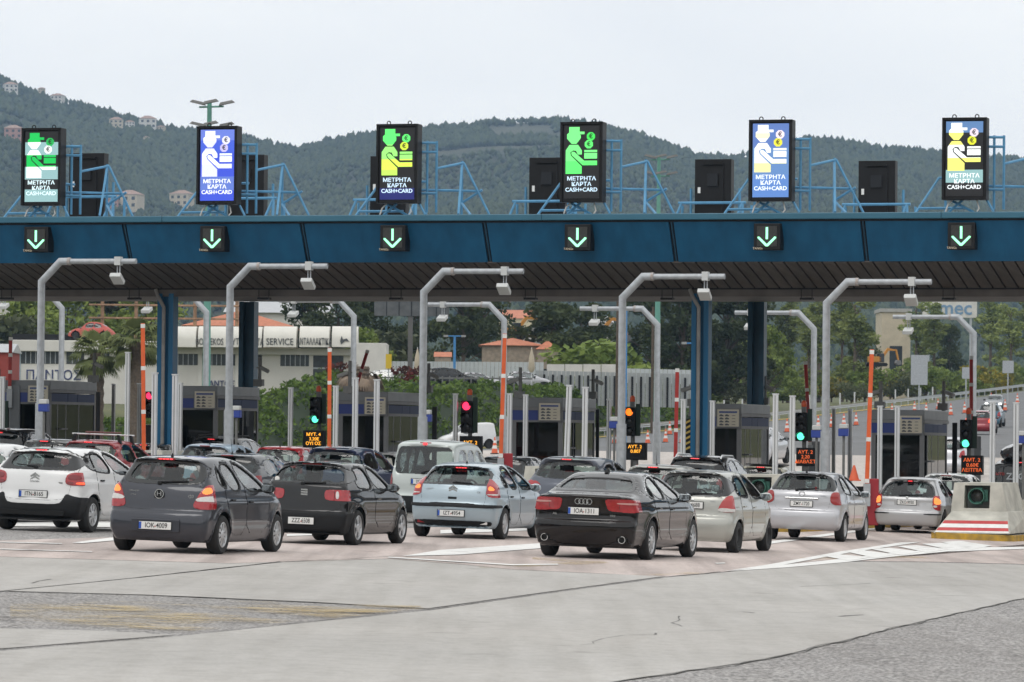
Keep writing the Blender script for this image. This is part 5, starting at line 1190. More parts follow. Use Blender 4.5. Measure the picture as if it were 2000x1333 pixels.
for dz in (0, .05):
    b = MB(); y = s.rear_y(0, .93)-.014; b.prism([(-.085, .885+dz), (0, .93+dz), (.085, .885+dz), (.085, .91+dz), (0, .965+dz), (-.085, .91+dz)], 'y', y, y+.012); b.build('emblem_chevron', M_CHROME, r_)
MB().box((0, s.rear_y(0, .77)-.004, .77), (.17, .012, .045)).build('boot_handle', M_PLAS, r_, bevel=.012); badge_text(s, r_, 'CITROËN', -.46, .93, .04, M_GALV); badge_text(s, r_, 'C4', .50, .89, .055)
# ---------------------------------------------------------------- dark saloon
s = Car(L=4.915, H=1.455, hw=.935, ya=1.07, wb=2.912, wr=.335, width=[(.1, .83), (.25, .87), (.36, .905), (.44, .912), (.50, .925), (.66, .925), (.82, .936), (.86, .918), (.97, .895), (1.04, .86), (1.455, .55), (1.65, .50)], seat_y=2.55, seat_dz=-.03, cab=(.70, 3.6), bowr=.17, kr=.085, rear_taper=.06, crown=.07,
  prof=[(.5, .19), (.15, .22), (.05, .31), (0, .5), (.015, .62), (.06, .655), (.07, .80), (.035, .97), (.03, 1.04), (.22, 1.065), (.46, 1.09), (.64, 1.14), (1.35, 1.395), (1.75, 1.445), (2.2, 1.455), (2.6, 1.43), (3.0, 1.33), (3.5, 1.09), (3.68, 1.02), (4.3, .91), (4.75, .73), (4.9, .5), (4.9, .35), (4.8, .22), (4.4, .19)],
  side_win=[[(1.02, 1.02), (1.28, 1.22), (1.36, 1.24), (1.42, 1.015)], [(1.47, 1.01), (1.40, 1.27), (1.70, 1.365), (2.02, 1.385), (2.16, 1.0)], [(2.24, 1.0), (2.10, 1.385), (2.42, 1.375), (2.85, 1.22), (3.2, 1.0)]],
  rear_win=[(0, 1.13), (.60, 1.12), (.67, 1.14), (.50, 1.375), (0, 1.40)], frit=[(0, 1.145), (.58, 1.14), (.63, 1.155), (.48, 1.36), (0, 1.385)],
  front_win=[(0, 1.08), (.62, 1.06), (.50, 1.36), (0, 1.40)], doors=[[(1.52, .55), (1.38, .72), (1.22, .98), (1.42, 1.36), (2.05, 1.42), (2.22, .9), (2.22, .32), (1.75, .32)], [(2.24, .32), (2.24, .9), (2.10, 1.42), (2.45, 1.40), (3.28, 1.02), (3.42, .8), (3.4, .32)]], handles=[(1.56, .86), (2.40, .84)],
  tailgate=[(0, .67), (.52, .68), (.57, .74), (.56, .90), (.60, 1.05), (0, 1.06)], mirror=(3.0, 1.03), rear_glass=M_CARGL, side_glass=M_SIDEGL)
PA = paint('brown_black', (.008, .0065, .0065), .1, .2); s.mirror_mat = PA
r_ = stdcar('dark brown black saloon with wide wedge tail lights and twin exhausts', 'saloon_car', s, PA, 1167, 1090, 16, Wal10, ('IOA 1311', .785), group='front row of queuing cars')
tl = lights(s, r_, [(.36, .96), (.40, .82), (.46, .79), (.98, .77), (.98, 1.0), (.38, 1.005)], .45, M_TAIL, off=.010)
sub_lights(s, tl, [(.55, .915), (.55, .945), (.88, .95), (.88, .905)], .30, mat('lens_pale', (.55, .30, .28), .2), 'reverse_lens', .015); sub_lights(s, tl, [(.60, .77), (.585, 1.0), (.595, 1.0), (.61, .77)], .3, M_UNDER, 'lens_split', .014)
s.rear_part('lower_valance', PA, r_, [(0, .22), (.80, .22), (.80, .30), (.5, .30), (.42, .24), (0, .24)], .4, .010, .015, sym=2, sm=1)
s.rear_part('boot_lip', PA, r_, [(0, 1.025), (.62, 1.005), (.66, 1.03), (.5, 1.06), (0, 1.07)], .25, .016, .012, sym=2, sm=1)
for sx in (-.66, .66):
    y = s.rear_y(sx, .33); ex = MB().lathe([(.058, .10), (.062, -.03), (.05, -.03), (.046, .08), (.001, .08)], 20, 'y', (sx, y+.0, .335)).build('exhaust', M_CHROME, r_, smooth=True)
    MB().lathe([(.045, -.005), (.001, -.004)], 16, 'y', (sx, y, .335)).build('exhaust_bore', M_UNDER, ex); s.rear_part('exhaust_cut', M_UNDER, r_, [(sx-.10, .27), (sx+.10, .27), (sx+.10, .40), (sx-.10, .40)], .4, .006, .012)
for k in range(4): MB().lathe([(.045+.008*math.cos(R(60*q)), -.006+.008*math.sin(R(60*q))) for q in range(7)], 20, 'y', ((k-1.5)*.066, s.rear_y(0, .94)-.006, .945)).build('emblem_ring', M_CHROME, r_, smooth=True)
badge_text(s, r_, 'A6', -.50, .73, .06); badge_text(s, r_, 'TFSI', .49, .72, .05)
z = s.top_z(0, 1.55); MB().prism([(1.40-s.ya, z-.01), (1.60-s.ya, z-.02), (1.56-s.ya, z+.045), (1.49-s.ya, z+.05)], 'x', -.025, .025).build('roof_fin', M_PLAS, r_)
s.side_part('chrome_trim', M_CHROME, r_, [(.96, 1.0), (1.24, 1.24), (1.70, 1.385), (2.42, 1.395), (2.9, 1.22), (3.26, .985)], 1, off=.006, res=.010, ring=.006)
# ---------------------------------------------------------------- beige silver hatchback
s = Car(L=3.88, H=1.495, hw=.835, ya=.62, wb=2.48, wr=.285, width=hatch_width(.835, 1.495, 1.0, .56), seat_y=1.85, seat_dz=.02, cab=(.22, 2.9), bowr=.15,
  prof=[(.30, .2), (.08, .22), (.015, .32), (0, .5), (.025, .63), (.075, .68), (.095, .9), (.14, 1.02), (.38, 1.39), (.31, 1.44), (.6, 1.475), (1.1, 1.495), (1.6, 1.49), (2.0, 1.43), (2.4, 1.27), (2.85, 1.03), (3.3, .94), (3.7, .79), (3.85, .56), (3.87, .36), (3.8, .22), (3.6, .2)],
  side_win=[[(.60, 1.08), (.72, 1.32), (.84, 1.375), (1.36, 1.405), (1.52, .99), (.85, 1.02)], [(1.60, .985), (1.46, 1.405), (1.80, 1.39), (2.3, 1.18), (2.55, 1.0)]],
  rear_win=[(0, 1.02), (.62, 1.03), (.70, 1.08), (.66, 1.20), (.54, 1.40), (0, 1.43)], frit=[(0, 1.06), (.50, 1.06), (.58, 1.10), (.57, 1.20), (.47, 1.365), (0, 1.385)],
  front_win=[(0, 1.06), (.60, 1.04), (.50, 1.38), (0, 1.42)], doors=[[(.92, .42), (.82, .72), (.76, 1.0), (.86, 1.42), (1.42, 1.44), (1.62, .9), (1.62, .30), (1.1, .28)], [(1.64, .30), (1.64, .9), (1.46, 1.44), (1.82, 1.42), (2.6, 1.02), (2.72, .8), (2.66, .30)]], handles=[(1.0, .85), (1.78, .83)],
  tailgate=[(0, .66), (.48, .67), (.58, .76), (.60, .95), (.70, 1.08), (.56, 1.44), (0, 1.46)], mirror=(2.35, 1.02), rear_glass=M_CARGL, side_glass=M_SIDEGL)
PV = paint('beige_silver', (.42, .42, .385), .45, .34)
r_ = stdcar('beige silver five door hatchback with black steel wheels and triangular tail light', 'hatchback_car', s, PV, 1357, 1077, 16, Wst, ('XEY 4688', .85, dict(w=.50)), group='front row of queuing cars')
tl = lights(s, r_, [(.50, .735), (.56, .90), (.66, 1.04), (.76, 1.05), (.92, .95), (.92, .74)], .34, mat('tail_faded', (.42, .05, .05), .25, coat=.5), off=.012)
sub_lights(s, tl, [(.51, .74), (.535, .83), (.92, .79), (.92, .745)], .3, M_CLEAR, 'reverse_lens', .017)
wiper(s, r_, .0, 1.06, .40, 1.075); MB().box((0, s.rear_y(0, .945)-.006, .945), (.16, .012, .03)).build('emblem_bow', M_CHROME, r_, bevel=.006); badge_text(s, r_, 'AVEO', .42, .93, .04, M_GALV)
# ---------------------------------------------------------------- silver five door hatchback
s = Car(L=4.18, H=1.475, hw=.855, ya=.73, wb=2.60, wr=.30, width=hatch_width(.855, 1.475, 1.02, .56), seat_y=2.0, seat_dz=.0, cab=(.22, 3.05), bowr=.13,
  prof=[(.35, .24), (.10, .26), (.02, .34), (0, .5), (.02, .63), (.07, .68), (.085, .9), (.125, 1.05), (.42, 1.38), (.36, 1.425), (.7, 1.46), (1.2, 1.475), (1.7, 1.47), (2.15, 1.40), (2.55, 1.24), (3.0, 1.02), (3.5, .92), (3.95, .77), (4.14, .57), (4.18, .38), (4.1, .24), (3.8, .22)],
  side_win=[[(.70, 1.05), (.86, 1.32), (.98, 1.36), (1.48, 1.385), (1.62, .985), (1.0, 1.01)], [(1.70, .98), (1.56, 1.385), (1.92, 1.37), (2.42, 1.16), (2.7, .99)]],
  rear_win=[(0, 1.08), (.60, 1.08), (.70, 1.10), (.56, 1.385), (0, 1.41)], frit=[(0, 1.10), (.52, 1.10), (.60, 1.14), (.49, 1.36), (0, 1.38)],
  front_win=[(0, 1.06), (.60, 1.04), (.50, 1.37), (0, 1.41)], doors=[[(1.02, .42), (.92, .72), (.86, 1.0), (.98, 1.40), (1.52, 1.42), (1.72, .9), (1.72, .30), (1.2, .28)], [(1.74, .30), (1.74, .9), (1.56, 1.42), (1.94, 1.40), (2.76, 1.0), (2.86, .8), (2.8, .30)]], handles=[(1.12, .84), (1.9, .82)],
  tailgate=[(0, .64), (.52, .65), (.60, .76), (.61, 1.04), (.70, 1.10), (.56, 1.42), (0, 1.44)], mirror=(2.5, 1.0), rear_glass=M_CARGL, side_glass=M_SIDEGL)
PC = paint('silver', (.50, .50, .52), .5, .34)
r_ = stdcar('silver five door hatchback with chrome strip over its plate and plain red lights', 'hatchback_car', s, PC, 1574, 1056, 14.5, Wcap, ('ZMY 1720', .79, dict(blue=False, w=.47)), group='front row of queuing cars')
tl = lights(s, r_, [(.60, .78), (.605, 1.05), (.75, 1.06), (.93, 1.02), (.93, .78)], .30, mat('tail_brownred', (.30, .025, .025), .22, coat=.5), off=.012)
wiper(s, r_, -.12, 1.09, .34, 1.13); antenna(s, r_, .55, .08); MB().box((0, s.rear_y(0, .90)-.012, .905), (.72, .022, .035)).build('boot_strip', M_CHROME, r_, bevel=.008)
MB().lathe([(.065+.009*math.cos(R(60*q)), .009*math.sin(R(60*q))) for q in range(7)], 20, 'y').xf(Matrix.Translation((0, s.rear_y(0, 1.0)-.01, 1.0)) @ Matrix.Diagonal((1, 1, .72, 1))).build('emblem_ring', M_CHROME, r_, smooth=True); badge_text(s, r_, 'Corolla', .44, .97, .045, M_GALV)
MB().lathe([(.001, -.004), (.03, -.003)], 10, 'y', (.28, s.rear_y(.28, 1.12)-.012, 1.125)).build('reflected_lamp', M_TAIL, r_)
# ---------------------------------------------------------------- silver three door hatchback
s = Car(L=4.18, H=1.375, hw=.85, ya=.75, wb=2.62, wr=.285, width=hatch_width(.85, 1.375, .90, .56), seat_y=2.0, seat_dz=-.10, cab=(.22, 3.0), bowr=.12, kr=.07,
  prof=[(.35, .18), (.10, .19), (.02, .25), (0, .40), (.005, .52), (.05, .555), (.075, .75), (.12, .90), (.55, 1.26), (.48, 1.30), (.8, 1.345), (1.3, 1.375), (1.8, 1.365), (2.2, 1.28), (2.6, 1.10), (3.0, .90), (3.5, .80), (3.95, .68), (4.15, .5), (4.18, .36), (4.1, .22), (3.8, .18)],
  side_win=[[(.86, .93), (1.0, 1.20), (1.1, 1.25), (1.60, 1.285), (1.70, .885)], [(1.78, .88), (1.68, 1.285), (1.98, 1.265), (2.4, 1.08), (2.68, .88)]],
  rear_win=[(0, .90), (.60, .895), (.68, .91), (.53, 1.24), (0, 1.275)], frit=[(0, .915), (.60, .91), (.64, .925), (.51, 1.225), (0, 1.255)],
  front_win=[(0, .95), (.60, .93), (.50, 1.26), (0, 1.31)], doors=[[(1.74, .30), (1.72, .8), (1.64, 1.31), (2.0, 1.29), (2.74, .90), (2.86, .7), (2.8, .28)]], handles=[(1.88, .72)],
  tailgate=[(0, .56), (.58, .56), (.62, .62), (.62, .90), (.68, .92), (.53, 1.28), (0, 1.30)], mirror=(2.5, .90), rear_glass=M_CARGL, side_glass=M_SIDEGL, mirror_mat=M_PLAS)
PD = paint('silver_grey', (.47, .47, .475), .5, .34)
r_ = stdcar('silver three door hatchback with glowing orange red lights beside the striped nose', 'hatchback_car', s, PD, 1777, 1041, 13.5, Wst, ('ZKO 9930', .75, dict(blue=False, w=.46)), group='front row of queuing cars')
tl = lights(s, r_, [(.62, .58), (.62, .90), (.66, .94), (.80, .93), (.93, .76), (.93, .57)], .30, off=.012)
sub_lights(s, tl, [(.65, .72), (.65, .88), (.70, .90), (.80, .84), (.82, .72)], .3, M_HOTO, 'lit_lamp', .018); sub_lights(s, tl, [(.64, .645), (.64, .70), (.74, .70), (.74, .645)], .3, M_CLEAR, 'reverse_lens', .017)
for sx in (-1, 1): s.rear_part('bumper_strip', M_PLAS, r_, [(.42, .46), (.93, .46), (.93, .495), (.42, .495)], .35, .012, .012, sym=sx, sm=1)
third(s, r_, 1.27, .16, True, 1); wiper(s, r_, -.17, .925, .26, .945); badge_text(s, r_, 'CIVIC', .42, .73, .04, M_GALV); MB().box((0, s.rear_y(0, .86)-.006, .86), (.06, .01, .05)).build('emblem', M_CHROME, r_, bevel=.006)
MB().box((0, s.rear_y(0, .745)+.004, .745), (.62, .02, .17)).build('plate_recess', PD, r_, bevel=.02)

for nm, who, sx, sh, hr in (('hatchback_car', 'dark grey hatchback', -.37, 0, HAIRD), ('hatchback_car', 'dark grey hatchback', .37, 1, HAIRD), ('hatchback_car.001', 'white hatchback', -.37, 1, HAIRD), ('hatchback_car.002', 'black three door hatchback', -.37, 2, HAIRG), ('hatchback_car.003', 'pale blue hatchback', -.37, 1, HAIRD), ('saloon_car', 'dark saloon', -.37, 2, HAIRD), ('hatchback_car.004', 'beige silver hatchback', -.37, 3, HAIRG), ('hatchback_car.005', 'silver five door hatchback', -.37, 1, HAIRD), ('hatchback_car.006', 'silver three door hatchback', -.37, 3, HAIRD)):
    person(('passenger' if sx > 0 else 'driver')+' seated inside the '+who, bpy.data.objects[nm], sx, SHIRTS[sh], SKIN, hr)
# ================================================================== CARS FURTHER UP THE QUEUE
def mk_hatch(H=1.48, L=3.95, hw=.84, **k):
    f = H/1.49; z = lambda v: v*f
    d = dict(L=L, H=H, hw=hw, ya=.70, wb=2.5, wr=.30, width=hatch_width(hw, H, z(1.0), hw*.66), seat_y=1.95, seat_dz=.0, cab=(.22, 3.0), res=.054, cav=.108,
      prof=[(.30, .2), (.10, .22), (.02, .31), (0, .46), (.03, .60), (.085, z(.66)), (.11, z(.80)), (.16, z(.97)), (.22, z(1.07)), (.42, z(1.37)), (.36, z(1.43)), (.62, z(1.465)), (1.1, H), (1.6, z(1.485)), (2.05, z(1.43)), (2.45, z(1.27)), (2.92, z(1.02)), (3.4, z(.92)), (L-.2, z(.78)), (L-.05, .60), (L, .42), (L-.06, .24), (L-.3, .2)],
      side_win=[[(.66, z(1.06)), (.84, z(1.34)), (1.42, z(1.40)), (1.58, z(.965))], [(1.68, z(.955)), (1.52, z(1.405)), (1.82, z(1.385)), (2.35, z(1.17)), (2.6, z(.975))]],
      rear_win=[(0, z(1.055)), (.60, z(1.065)), (.67, z(1.10)), (.55, z(1.38)), (0, z(1.40))], frit=None, front_win=[(0, z(1.06)), (.60, z(1.04)), (.50, z(1.38)), (0, z(1.42))], doors=[], handles=[], tailgate=None, mirror=(2.42, z(1.0)), rear_glass=M_CARGL, side_glass=M_SIDEGL, mirror_mat=M_PLAS)
    d.update(k)
    if d['res'] > .05: d['cav'] = d['res']*2
    return Car(**d)
def mk_suv(H=1.66, L=4.4, hw=.92, **k):
    f = H/1.66; z = lambda v: v*f
    d = dict(L=L, H=H, hw=hw, ya=.80, wb=2.65, wr=.345, width=[(.1, hw*.9), (.3, hw*.95), (.6, hw), (.85, hw*.985), (z(1.1), hw*.95), (H, hw*.66), (H+.2, hw*.6)], seat_y=2.1, seat_dz=.2, floor=.55, cab=(.25, 3.15), res=.054, cav=.108, bowr=.16,
      prof=[(.35, .25), (.12, .28), (.02, .42), (0, .62), (.04, .75), (.08, z(.95)), (.14, z(1.1)), (.46, z(1.50)), (.30, z(1.57)), (.7, z(1.63)), (1.4, H), (2.0, z(1.63)), (2.4, z(1.54)), (2.85, z(1.3)), (3.2, z(1.12)), (3.8, z(1.02)), (L-.15, z(.85)), (L, .6), (L-.03, .4), (L-.1, .26), (L-.4, .24)],
      side_win=[[(.70, z(1.22)), (.85, z(1.42)), (1.6, z(1.54)), (1.75, z(1.10))], [(1.85, z(1.09)), (1.7, z(1.54)), (2.1, z(1.51)), (2.6, z(1.28)), (2.8, z(1.1))]],
      rear_win=[(0, z(1.17)), (.62, z(1.19)), (.70, z(1.25)), (.60, z(1.48)), (0, z(1.51))], frit=None, front_win=[(0, z(1.16)), (.62, z(1.14)), (.54, z(1.5)), (0, z(1.55))], doors=[], handles=[], tailgate=None, mirror=(2.6, z(1.12)), rear_glass=M_TINT, side_glass=M_SIDEGL, mirror_mat=M_PLAS)
    d.update(k)
    if d['res'] > .05: d['cav'] = d['res']*2
    return Car(**d)
def mk_van(H=1.84, L=4.1, hw=.85, **k):
    d = dict(L=L, H=H, hw=hw, ya=.66, wb=2.6, wr=.31, width=[(.1, hw*.93), (.3, hw*.96), (.6, hw), (.95, hw*.99), (1.1, hw*.975), (H-.1, hw*.86), (H, hw*.82), (H+.2, hw*.78)], seat_y=2.1, seat_dz=.15, floor=.5, cab=(.15, 3.0), res=.045, cav=.09, bowr=.07, kr=.07, crown=.05, rear_taper=.02,
      prof=[(.3, .2), (.08, .22), (0, .34), (0, .58), (.03, .66), (.04, .9), (.06, 1.1), (.14, 1.70), (.20, 1.78), (.5, 1.83), (1.2, H), (1.8, 1.82), (2.15, 1.74), (2.6, 1.42), (2.95, 1.14), (3.5, 1.0), (L-.1, .8), (L, .5), (L-.05, .3), (L-.3, .2)],
      side_win=[[(.45, 1.12), (.45, 1.62), (1.0, 1.64), (1.0, 1.1)], [(1.12, 1.1), (1.12, 1.64), (1.6, 1.64), (1.6, 1.08)], [(1.72, 1.07), (1.72, 1.64), (2.05, 1.62), (2.5, 1.32), (2.62, 1.08)]],
      rear_win=[(0, 1.10), (.60, 1.10), (.66, 1.14), (.62, 1.62), (.55, 1.68), (0, 1.70)], frit=None, front_win=[(0, 1.2), (.62, 1.18), (.58, 1.62), (0, 1.7)], doors=[], handles=[], tailgate=None, mirror=(2.5, 1.12), rear_glass=M_CARGL, side_glass=M_SIDEGL, mirror_mat=M_PLAS)
    d.update(k)
    if d['res'] > .05: d['cav'] = d['res']*2
    return Car(**d)
def queue(px, sc, head, s, pm, label, name='hatchback_car', lit=True, zl=None, ant=None, plate_a=None, lp=None, cat='car'):
    py = 861+.037*(px-1000)+1.9*sc
    r = stdcar(label, name, s, pm, px, py, head, Wst if 'van' not in name else Wcap7, plate_a, False, 'cars queuing further on', cat)
    H = s.H; f = H/1.49
    lp = lp or [(.56, .72*f), (.60, .95*f), (.70, 1.05*f), (.95, 1.0*f), (.95, .72*f)]
    tl = lights(s, r, lp, .35, M_TAIL if lit else M_TAILD, res=.026, off=.012)
    third(s, r, zl or 1.425*f, .26, lit, 4)
    if ant: antenna(s, r, ant[0], ant[1])
    return r, s
CL = dict(white=PW, silver=PC, black=PB)
r, s = queue(-52, 104, 16, mk_hatch(1.5), PW, 'white hatchback cut by the picture edge beside the white black bumpered one')
queue(92, 80, 16, mk_hatch(1.53), paint('grey_roof', (.13, .13, .13), .4), 'grey car whose roof shows behind the white hatchback', ant=(.7, .12))
queue(4, 71, 16, mk_suv(1.75, rear_glass=M_TINT), PB, 'black tall car ahead with small red brake light by the white post', 'estate_car', zl=1.60)
r, s = queue(178, 84, 16, mk_hatch(1.57, hw=.86), paint('red', (.30, .025, .03), .2), 'dull red hatchback carrying silver roof bars', lit=True)
for yy in (.9, 1.7):
    zt = s.top_z(0, yy)+.13; b = MB().tube((-.62, yy-s.ya, zt), (.62, yy-s.ya, zt), .018, n=6); b.build('roof_bar', M_ALU, r, smooth=True)
    for sx in (-1, 1): MB().prism([(sx*.50, zt), (sx*.56, zt), (sx*.62, zt-.20), (sx*.55, zt-.20)], 'y', yy-s.ya-.04, yy-s.ya+.04).build('bar_foot', M_PLAS, r)
MB().tube((-.2, .7-s.ya, zt+.05), (-.2, 1.9-s.ya, zt+.05), .02, n=6).tube((.2, .7-s.ya, zt+.05), (.2, 1.9-s.ya, zt+.05), .02, n=6).build('rack_rail', mat('rail_brown', (.16, .05, .045), .5), r, smooth=True)
queue(285, 70, 16, mk_hatch(1.46), paint('graphite', (.04, .042, .045), .3), 'dark grey car just ahead of the red one with roof bars')
queue(405, 80, 16, mk_hatch(1.56), paint('sky_blue', (.40, .50, .60), .35), 'light blue hatchback behind the dark grey hatchback roof', ant=(.7, .18), lit=False)
r, s = queue(420, 68, 16, mk_suv(1.72), PB, 'black estate car with roof rails ahead of the light blue one', 'estate_car', zl=1.62)
for sx in (-1, 1): MB().path([(sx*.55, .6-s.ya, s.top_z(.55, .6)), (sx*.55, .7-s.ya, s.top_z(.5, .7)+.07), (sx*.55, 1.9-s.ya, s.top_z(.5, 1.9)+.07), (sx*.55, 2.0-s.ya, s.top_z(.55, 2.0))], .02, 6).build('roof_rail', M_PLAS, r, smooth=True)
queue(450, 95, 16, mk_hatch(1.44, rear_glass=M_TINT), paint('slate', (.075, .078, .085), .4), 'slate grey hatchback wedged between the dark grey and black hatchbacks', ant=(.65, .3), lit=False)
queue(543, 72, 16, mk_hatch(1.52), paint('bright_red', (.50, .03, .04), .05), 'bright red hatchback ahead of the black three door', lit=False, ant=(.7, .06))
r, s = queue(653, 84, 16, mk_suv(1.62, 4.05, .85, rear_glass=M_CARGL), paint('navy', (.018, .028, .075), .35), 'dark blue tall hatchback behind the black three door', 'estate_car', lit=False)
queue(735, 68, 16, mk_hatch(1.46), PW, 'white car peeping out between the dark blue one and the silver van', lit=False)
r, s = queue(838, 88, 16, mk_van(1.86, 4.05, .79), paint('grey_green', (.54, .58, .56), .25), 'silver grey passenger van with big rear window behind the pale blue hatchback', 'passenger_van', lit=False, plate_a=('IYB 2061', .92, dict(w=.5)), lp=[(.70, .62), (.71, 1.15), (.95, 1.15), (.95, .62)], cat='van')
s.rear_part('rear_bumper', M_PLAS, r, [(0, .22), (.95, .22), (.95, .60), (0, .60)], .4, .012, .025, sym=2, sm=1); wiper(s, r, 0, 1.13, .35, 1.22)
MB().box((0, s.rear_y(0, 1.755)-.01, 1.755), (.10, .03, .05)).build('roof_lamp', M_THIRD, r, bevel=.015)
queue(985, 77, 16, mk_hatch(1.52, rear_glass=M_TINT), paint('charcoal', (.05, .055, .06), .4), 'charcoal car with red brake light ahead of the pale blue hatchback', ant=(.5, .2))
queue(1062, 66, 16, mk_hatch(1.5), PB, 'black car far ahead between the charcoal car and the leaning post')
r, s = queue(1113, 92, 16, mk_suv(1.62, 4.4, .91, rear_glass=M_CARGL), paint('steel_blue', (.085, .095, .12), .4), 'blue grey tall car with slim arrow tail lights beside the dark saloon', 'estate_car', zl=1.545, ant=(.9, .35), lp=[(.45, .97), (.62, 1.10), (.98, 1.06), (.98, .90), (.70, .90)])
queue(1278, 90, 16, mk_hatch(1.50, rear_glass=M_CARGL), paint('champagne', (.42, .41, .37), .4), 'champagne silver car ahead of the dark saloon roof', ant=(.7, .3))
r, s = queue(1362, 79, 16, mk_suv(1.72, rear_glass=M_TINT), PB, 'black tall car with row of red brake diodes and silver roof rails', 'estate_car', zl=1.625)
for sx in (-1, 1): MB().path([(sx*.57, .6-s.ya, s.top_z(.55, .6)-.02), (sx*.57, .8-s.ya, s.top_z(.5, .8)+.05), (sx*.55, 2.0-s.ya, s.top_z(.5, 2.0)+.05), (sx*.55, 2.2-s.ya, s.top_z(.55, 2.2)-.02)], .022, 6).build('roof_rail', M_ALU, r, smooth=True)
r, s = queue(1487, 73, 15, mk_hatch(1.50), paint('cream', (.60, .57, .46), 0), 'cream hatchback with black roof panel behind the beige silver hatchback')
MB().box((.05, 1.1-s.ya, s.top_z(0, 1.1)+.01), (.95, 1.4, .03)).build('roof_panel', M_PLAS, r, bevel=.012)
queue(1848, 76, 14, mk_hatch(1.48), PW, 'white hatchback ahead of the silver three door', lit=False, ant=(.6, .06))
r, s = queue(1996, 73, 14, mk_van(1.90, 4.6, .90, rear_glass=M_TINT), PB, 'black van with white lettering on its rear window', 'loaded_van', lit=True, lp=[(.74, .75), (.75, 1.1), (.98, 1.1), (.98, .75)], cat='van')
text('window_lettering', 'ZAΦEIP', .24, M_GALV, r, (.02, s.rear_y(0, 1.45)-.02, 1.43), depth=.003, bold=.004); text('window_lettering', 'Φωτο', .13, mat('red_letter', (.4, .03, .03), .5), r, (-.62, s.rear_y(-.4, 1.5)-.03, 1.50), depth=.003)
p_ = r.location
# wrapped luggage on the van's roof
bm = bmesh.new(); bmesh.ops.create_icosphere(bm, subdivisions=3, radius=1)
rr = random.Random(3); cs = [Vector((rr.gauss(0, 1), rr.gauss(0, 1), rr.gauss(0, 1))).normalized() for _ in range(26)]
for v in bm.verts:
    n_ = v.co.normalized(); k = max(n_.dot(c) for c in cs); v.co = Vector((n_.x*.80, n_.y*1.3, n_.z*.34))*(.72+.33*k)
me = bpy.data.meshes.new('luggage'); bm.to_mesh(me); bm.free(); me.materials.append(mat('black_wrap', (.03, .03, .032), .18, coat=.8, var=.3, vscale=6))
lg = link('luggage_bundle', me, None, (p_.x+.35, p_.y+.9, p_.z+2.05), -R(14)); tag(lg, 'black plastic wrapped luggage bundle on the black van roof', 'luggage')
# ---------------------------------------------------------------- vehicles on the motorway beyond
def far_car(px, py, Y, head, s, pm, label, name='hatchback_car', up=0., front=False, cat='car'):
    r = stdcar(label, name, s, pm, px, 1000, head, Wst, None, False, 'vehicles on the motorway beyond', cat)
    X = (px-1000)/F*Y; r.location = (X, Y, zg(X, Y)+.02); r.rotation_euler = (R(1.7)*(1 if abs(head) < 90 else -1), 0, -R(head)); return r
r = far_car(1934, 832, 300, 12, mk_hatch(1.6, res=.1), paint('teal_blue', (.05, .13, .19), .3), 'blue hatchback driving away on the motorway'); lights(mk_hatch(1.6, res=.1), r, [(.56, .75), (.60, 1.0), (.70, 1.1), (.95, 1.05), (.95, .75)], .35, res=.03)
s = mk_hatch(1.45, res=.1); r = far_car(1914, 850, 262, 12, s, paint('crimson', (.25, .02, .03), .2), 'dark red car driving away on the motorway'); lights(s, r, [(.56, .70), (.60, .92), (.70, 1.0), (.95, 1.0), (.95, .70)], .35, M_HOT, res=.03)
s = mk_hatch(1.45, 4.3, res=.1); r = far_car(1946, 783, 400, 190, s, paint('gunmetal', (.10, .11, .12), .4), 'grey car coming down the motorway with headlights lit', 'oncoming_car')
for sx in (-1, 1): MB().box((sx*.62, 3.98-.4, .66), (.26, .3, .15)).build('lit_headlight', emat('headlamp_white', (1, 1, .95), 3), r)
s = mk_van(1.82, 4.1, .84, side_win=[[(1.72, 1.07), (1.72, 1.64), (2.05, 1.62), (2.5, 1.32), (2.62, 1.08)]], rear_win=[(0, 1.3), (.1, 1.3), (.1, 1.35), (0, 1.36)], res=.08)
far_car(948, 865, 300, 245, s, PW, 'white panel van below the ivy bank', 'panel_van', cat='van')
s = mk_hatch(1.5, res=.08); r = far_car(1850, 900, 163, 16, s, PC, 'silver car leaving, half hidden behind the booth reflecting trees'); lights(s, r, [(.56, .72), (.60, .95), (.70, 1.05), (.95, 1.0), (.95, .72)], .35, res=.03)
s = mk_hatch(1.5, res=.08); r = far_car(1475, 885, 172, 16, s, PC, 'silver car leaving, seen past the booth by the right blue columns')
# ================================================================== BACKGROUND: hills and wood
RIDGE = [(-1500, 120), (-700, 95), (-300, 110), (-100, 138), (0, 158), (30, 172), (60, 182), (100, 196), (150, 209), (200, 220), (300, 246), (350, 256), (400, 262), (480, 274), (540, 287), (572, 294), (640, 279), (700, 269), (830, 256), (900, 247), (950, 242), (1000, 241), (1050, 239), (1100, 237), (1140, 244), (1190, 255), (1250, 267), (1300, 287), (1350, 304), (1420, 312), (1460, 306), (1520, 287), (1570, 275), (1620, 277), (1700, 289), (1760, 297), (1850, 304), (1940, 312), (2000, 317), (2200, 330), (2700, 300), (3500, 330)]
YR = 3600.
def ridge_z(px): return CAMZ+(861+.0096*(px-1000)-np.interp(px, [a for a, b in RIDGE], [b for a, b in RIDGE]))/F*YR
hpx = np.arange(-1500, 3501, 20.); hf = np.concatenate([np.linspace(0, 1, 46), [1.06, 1.2]])
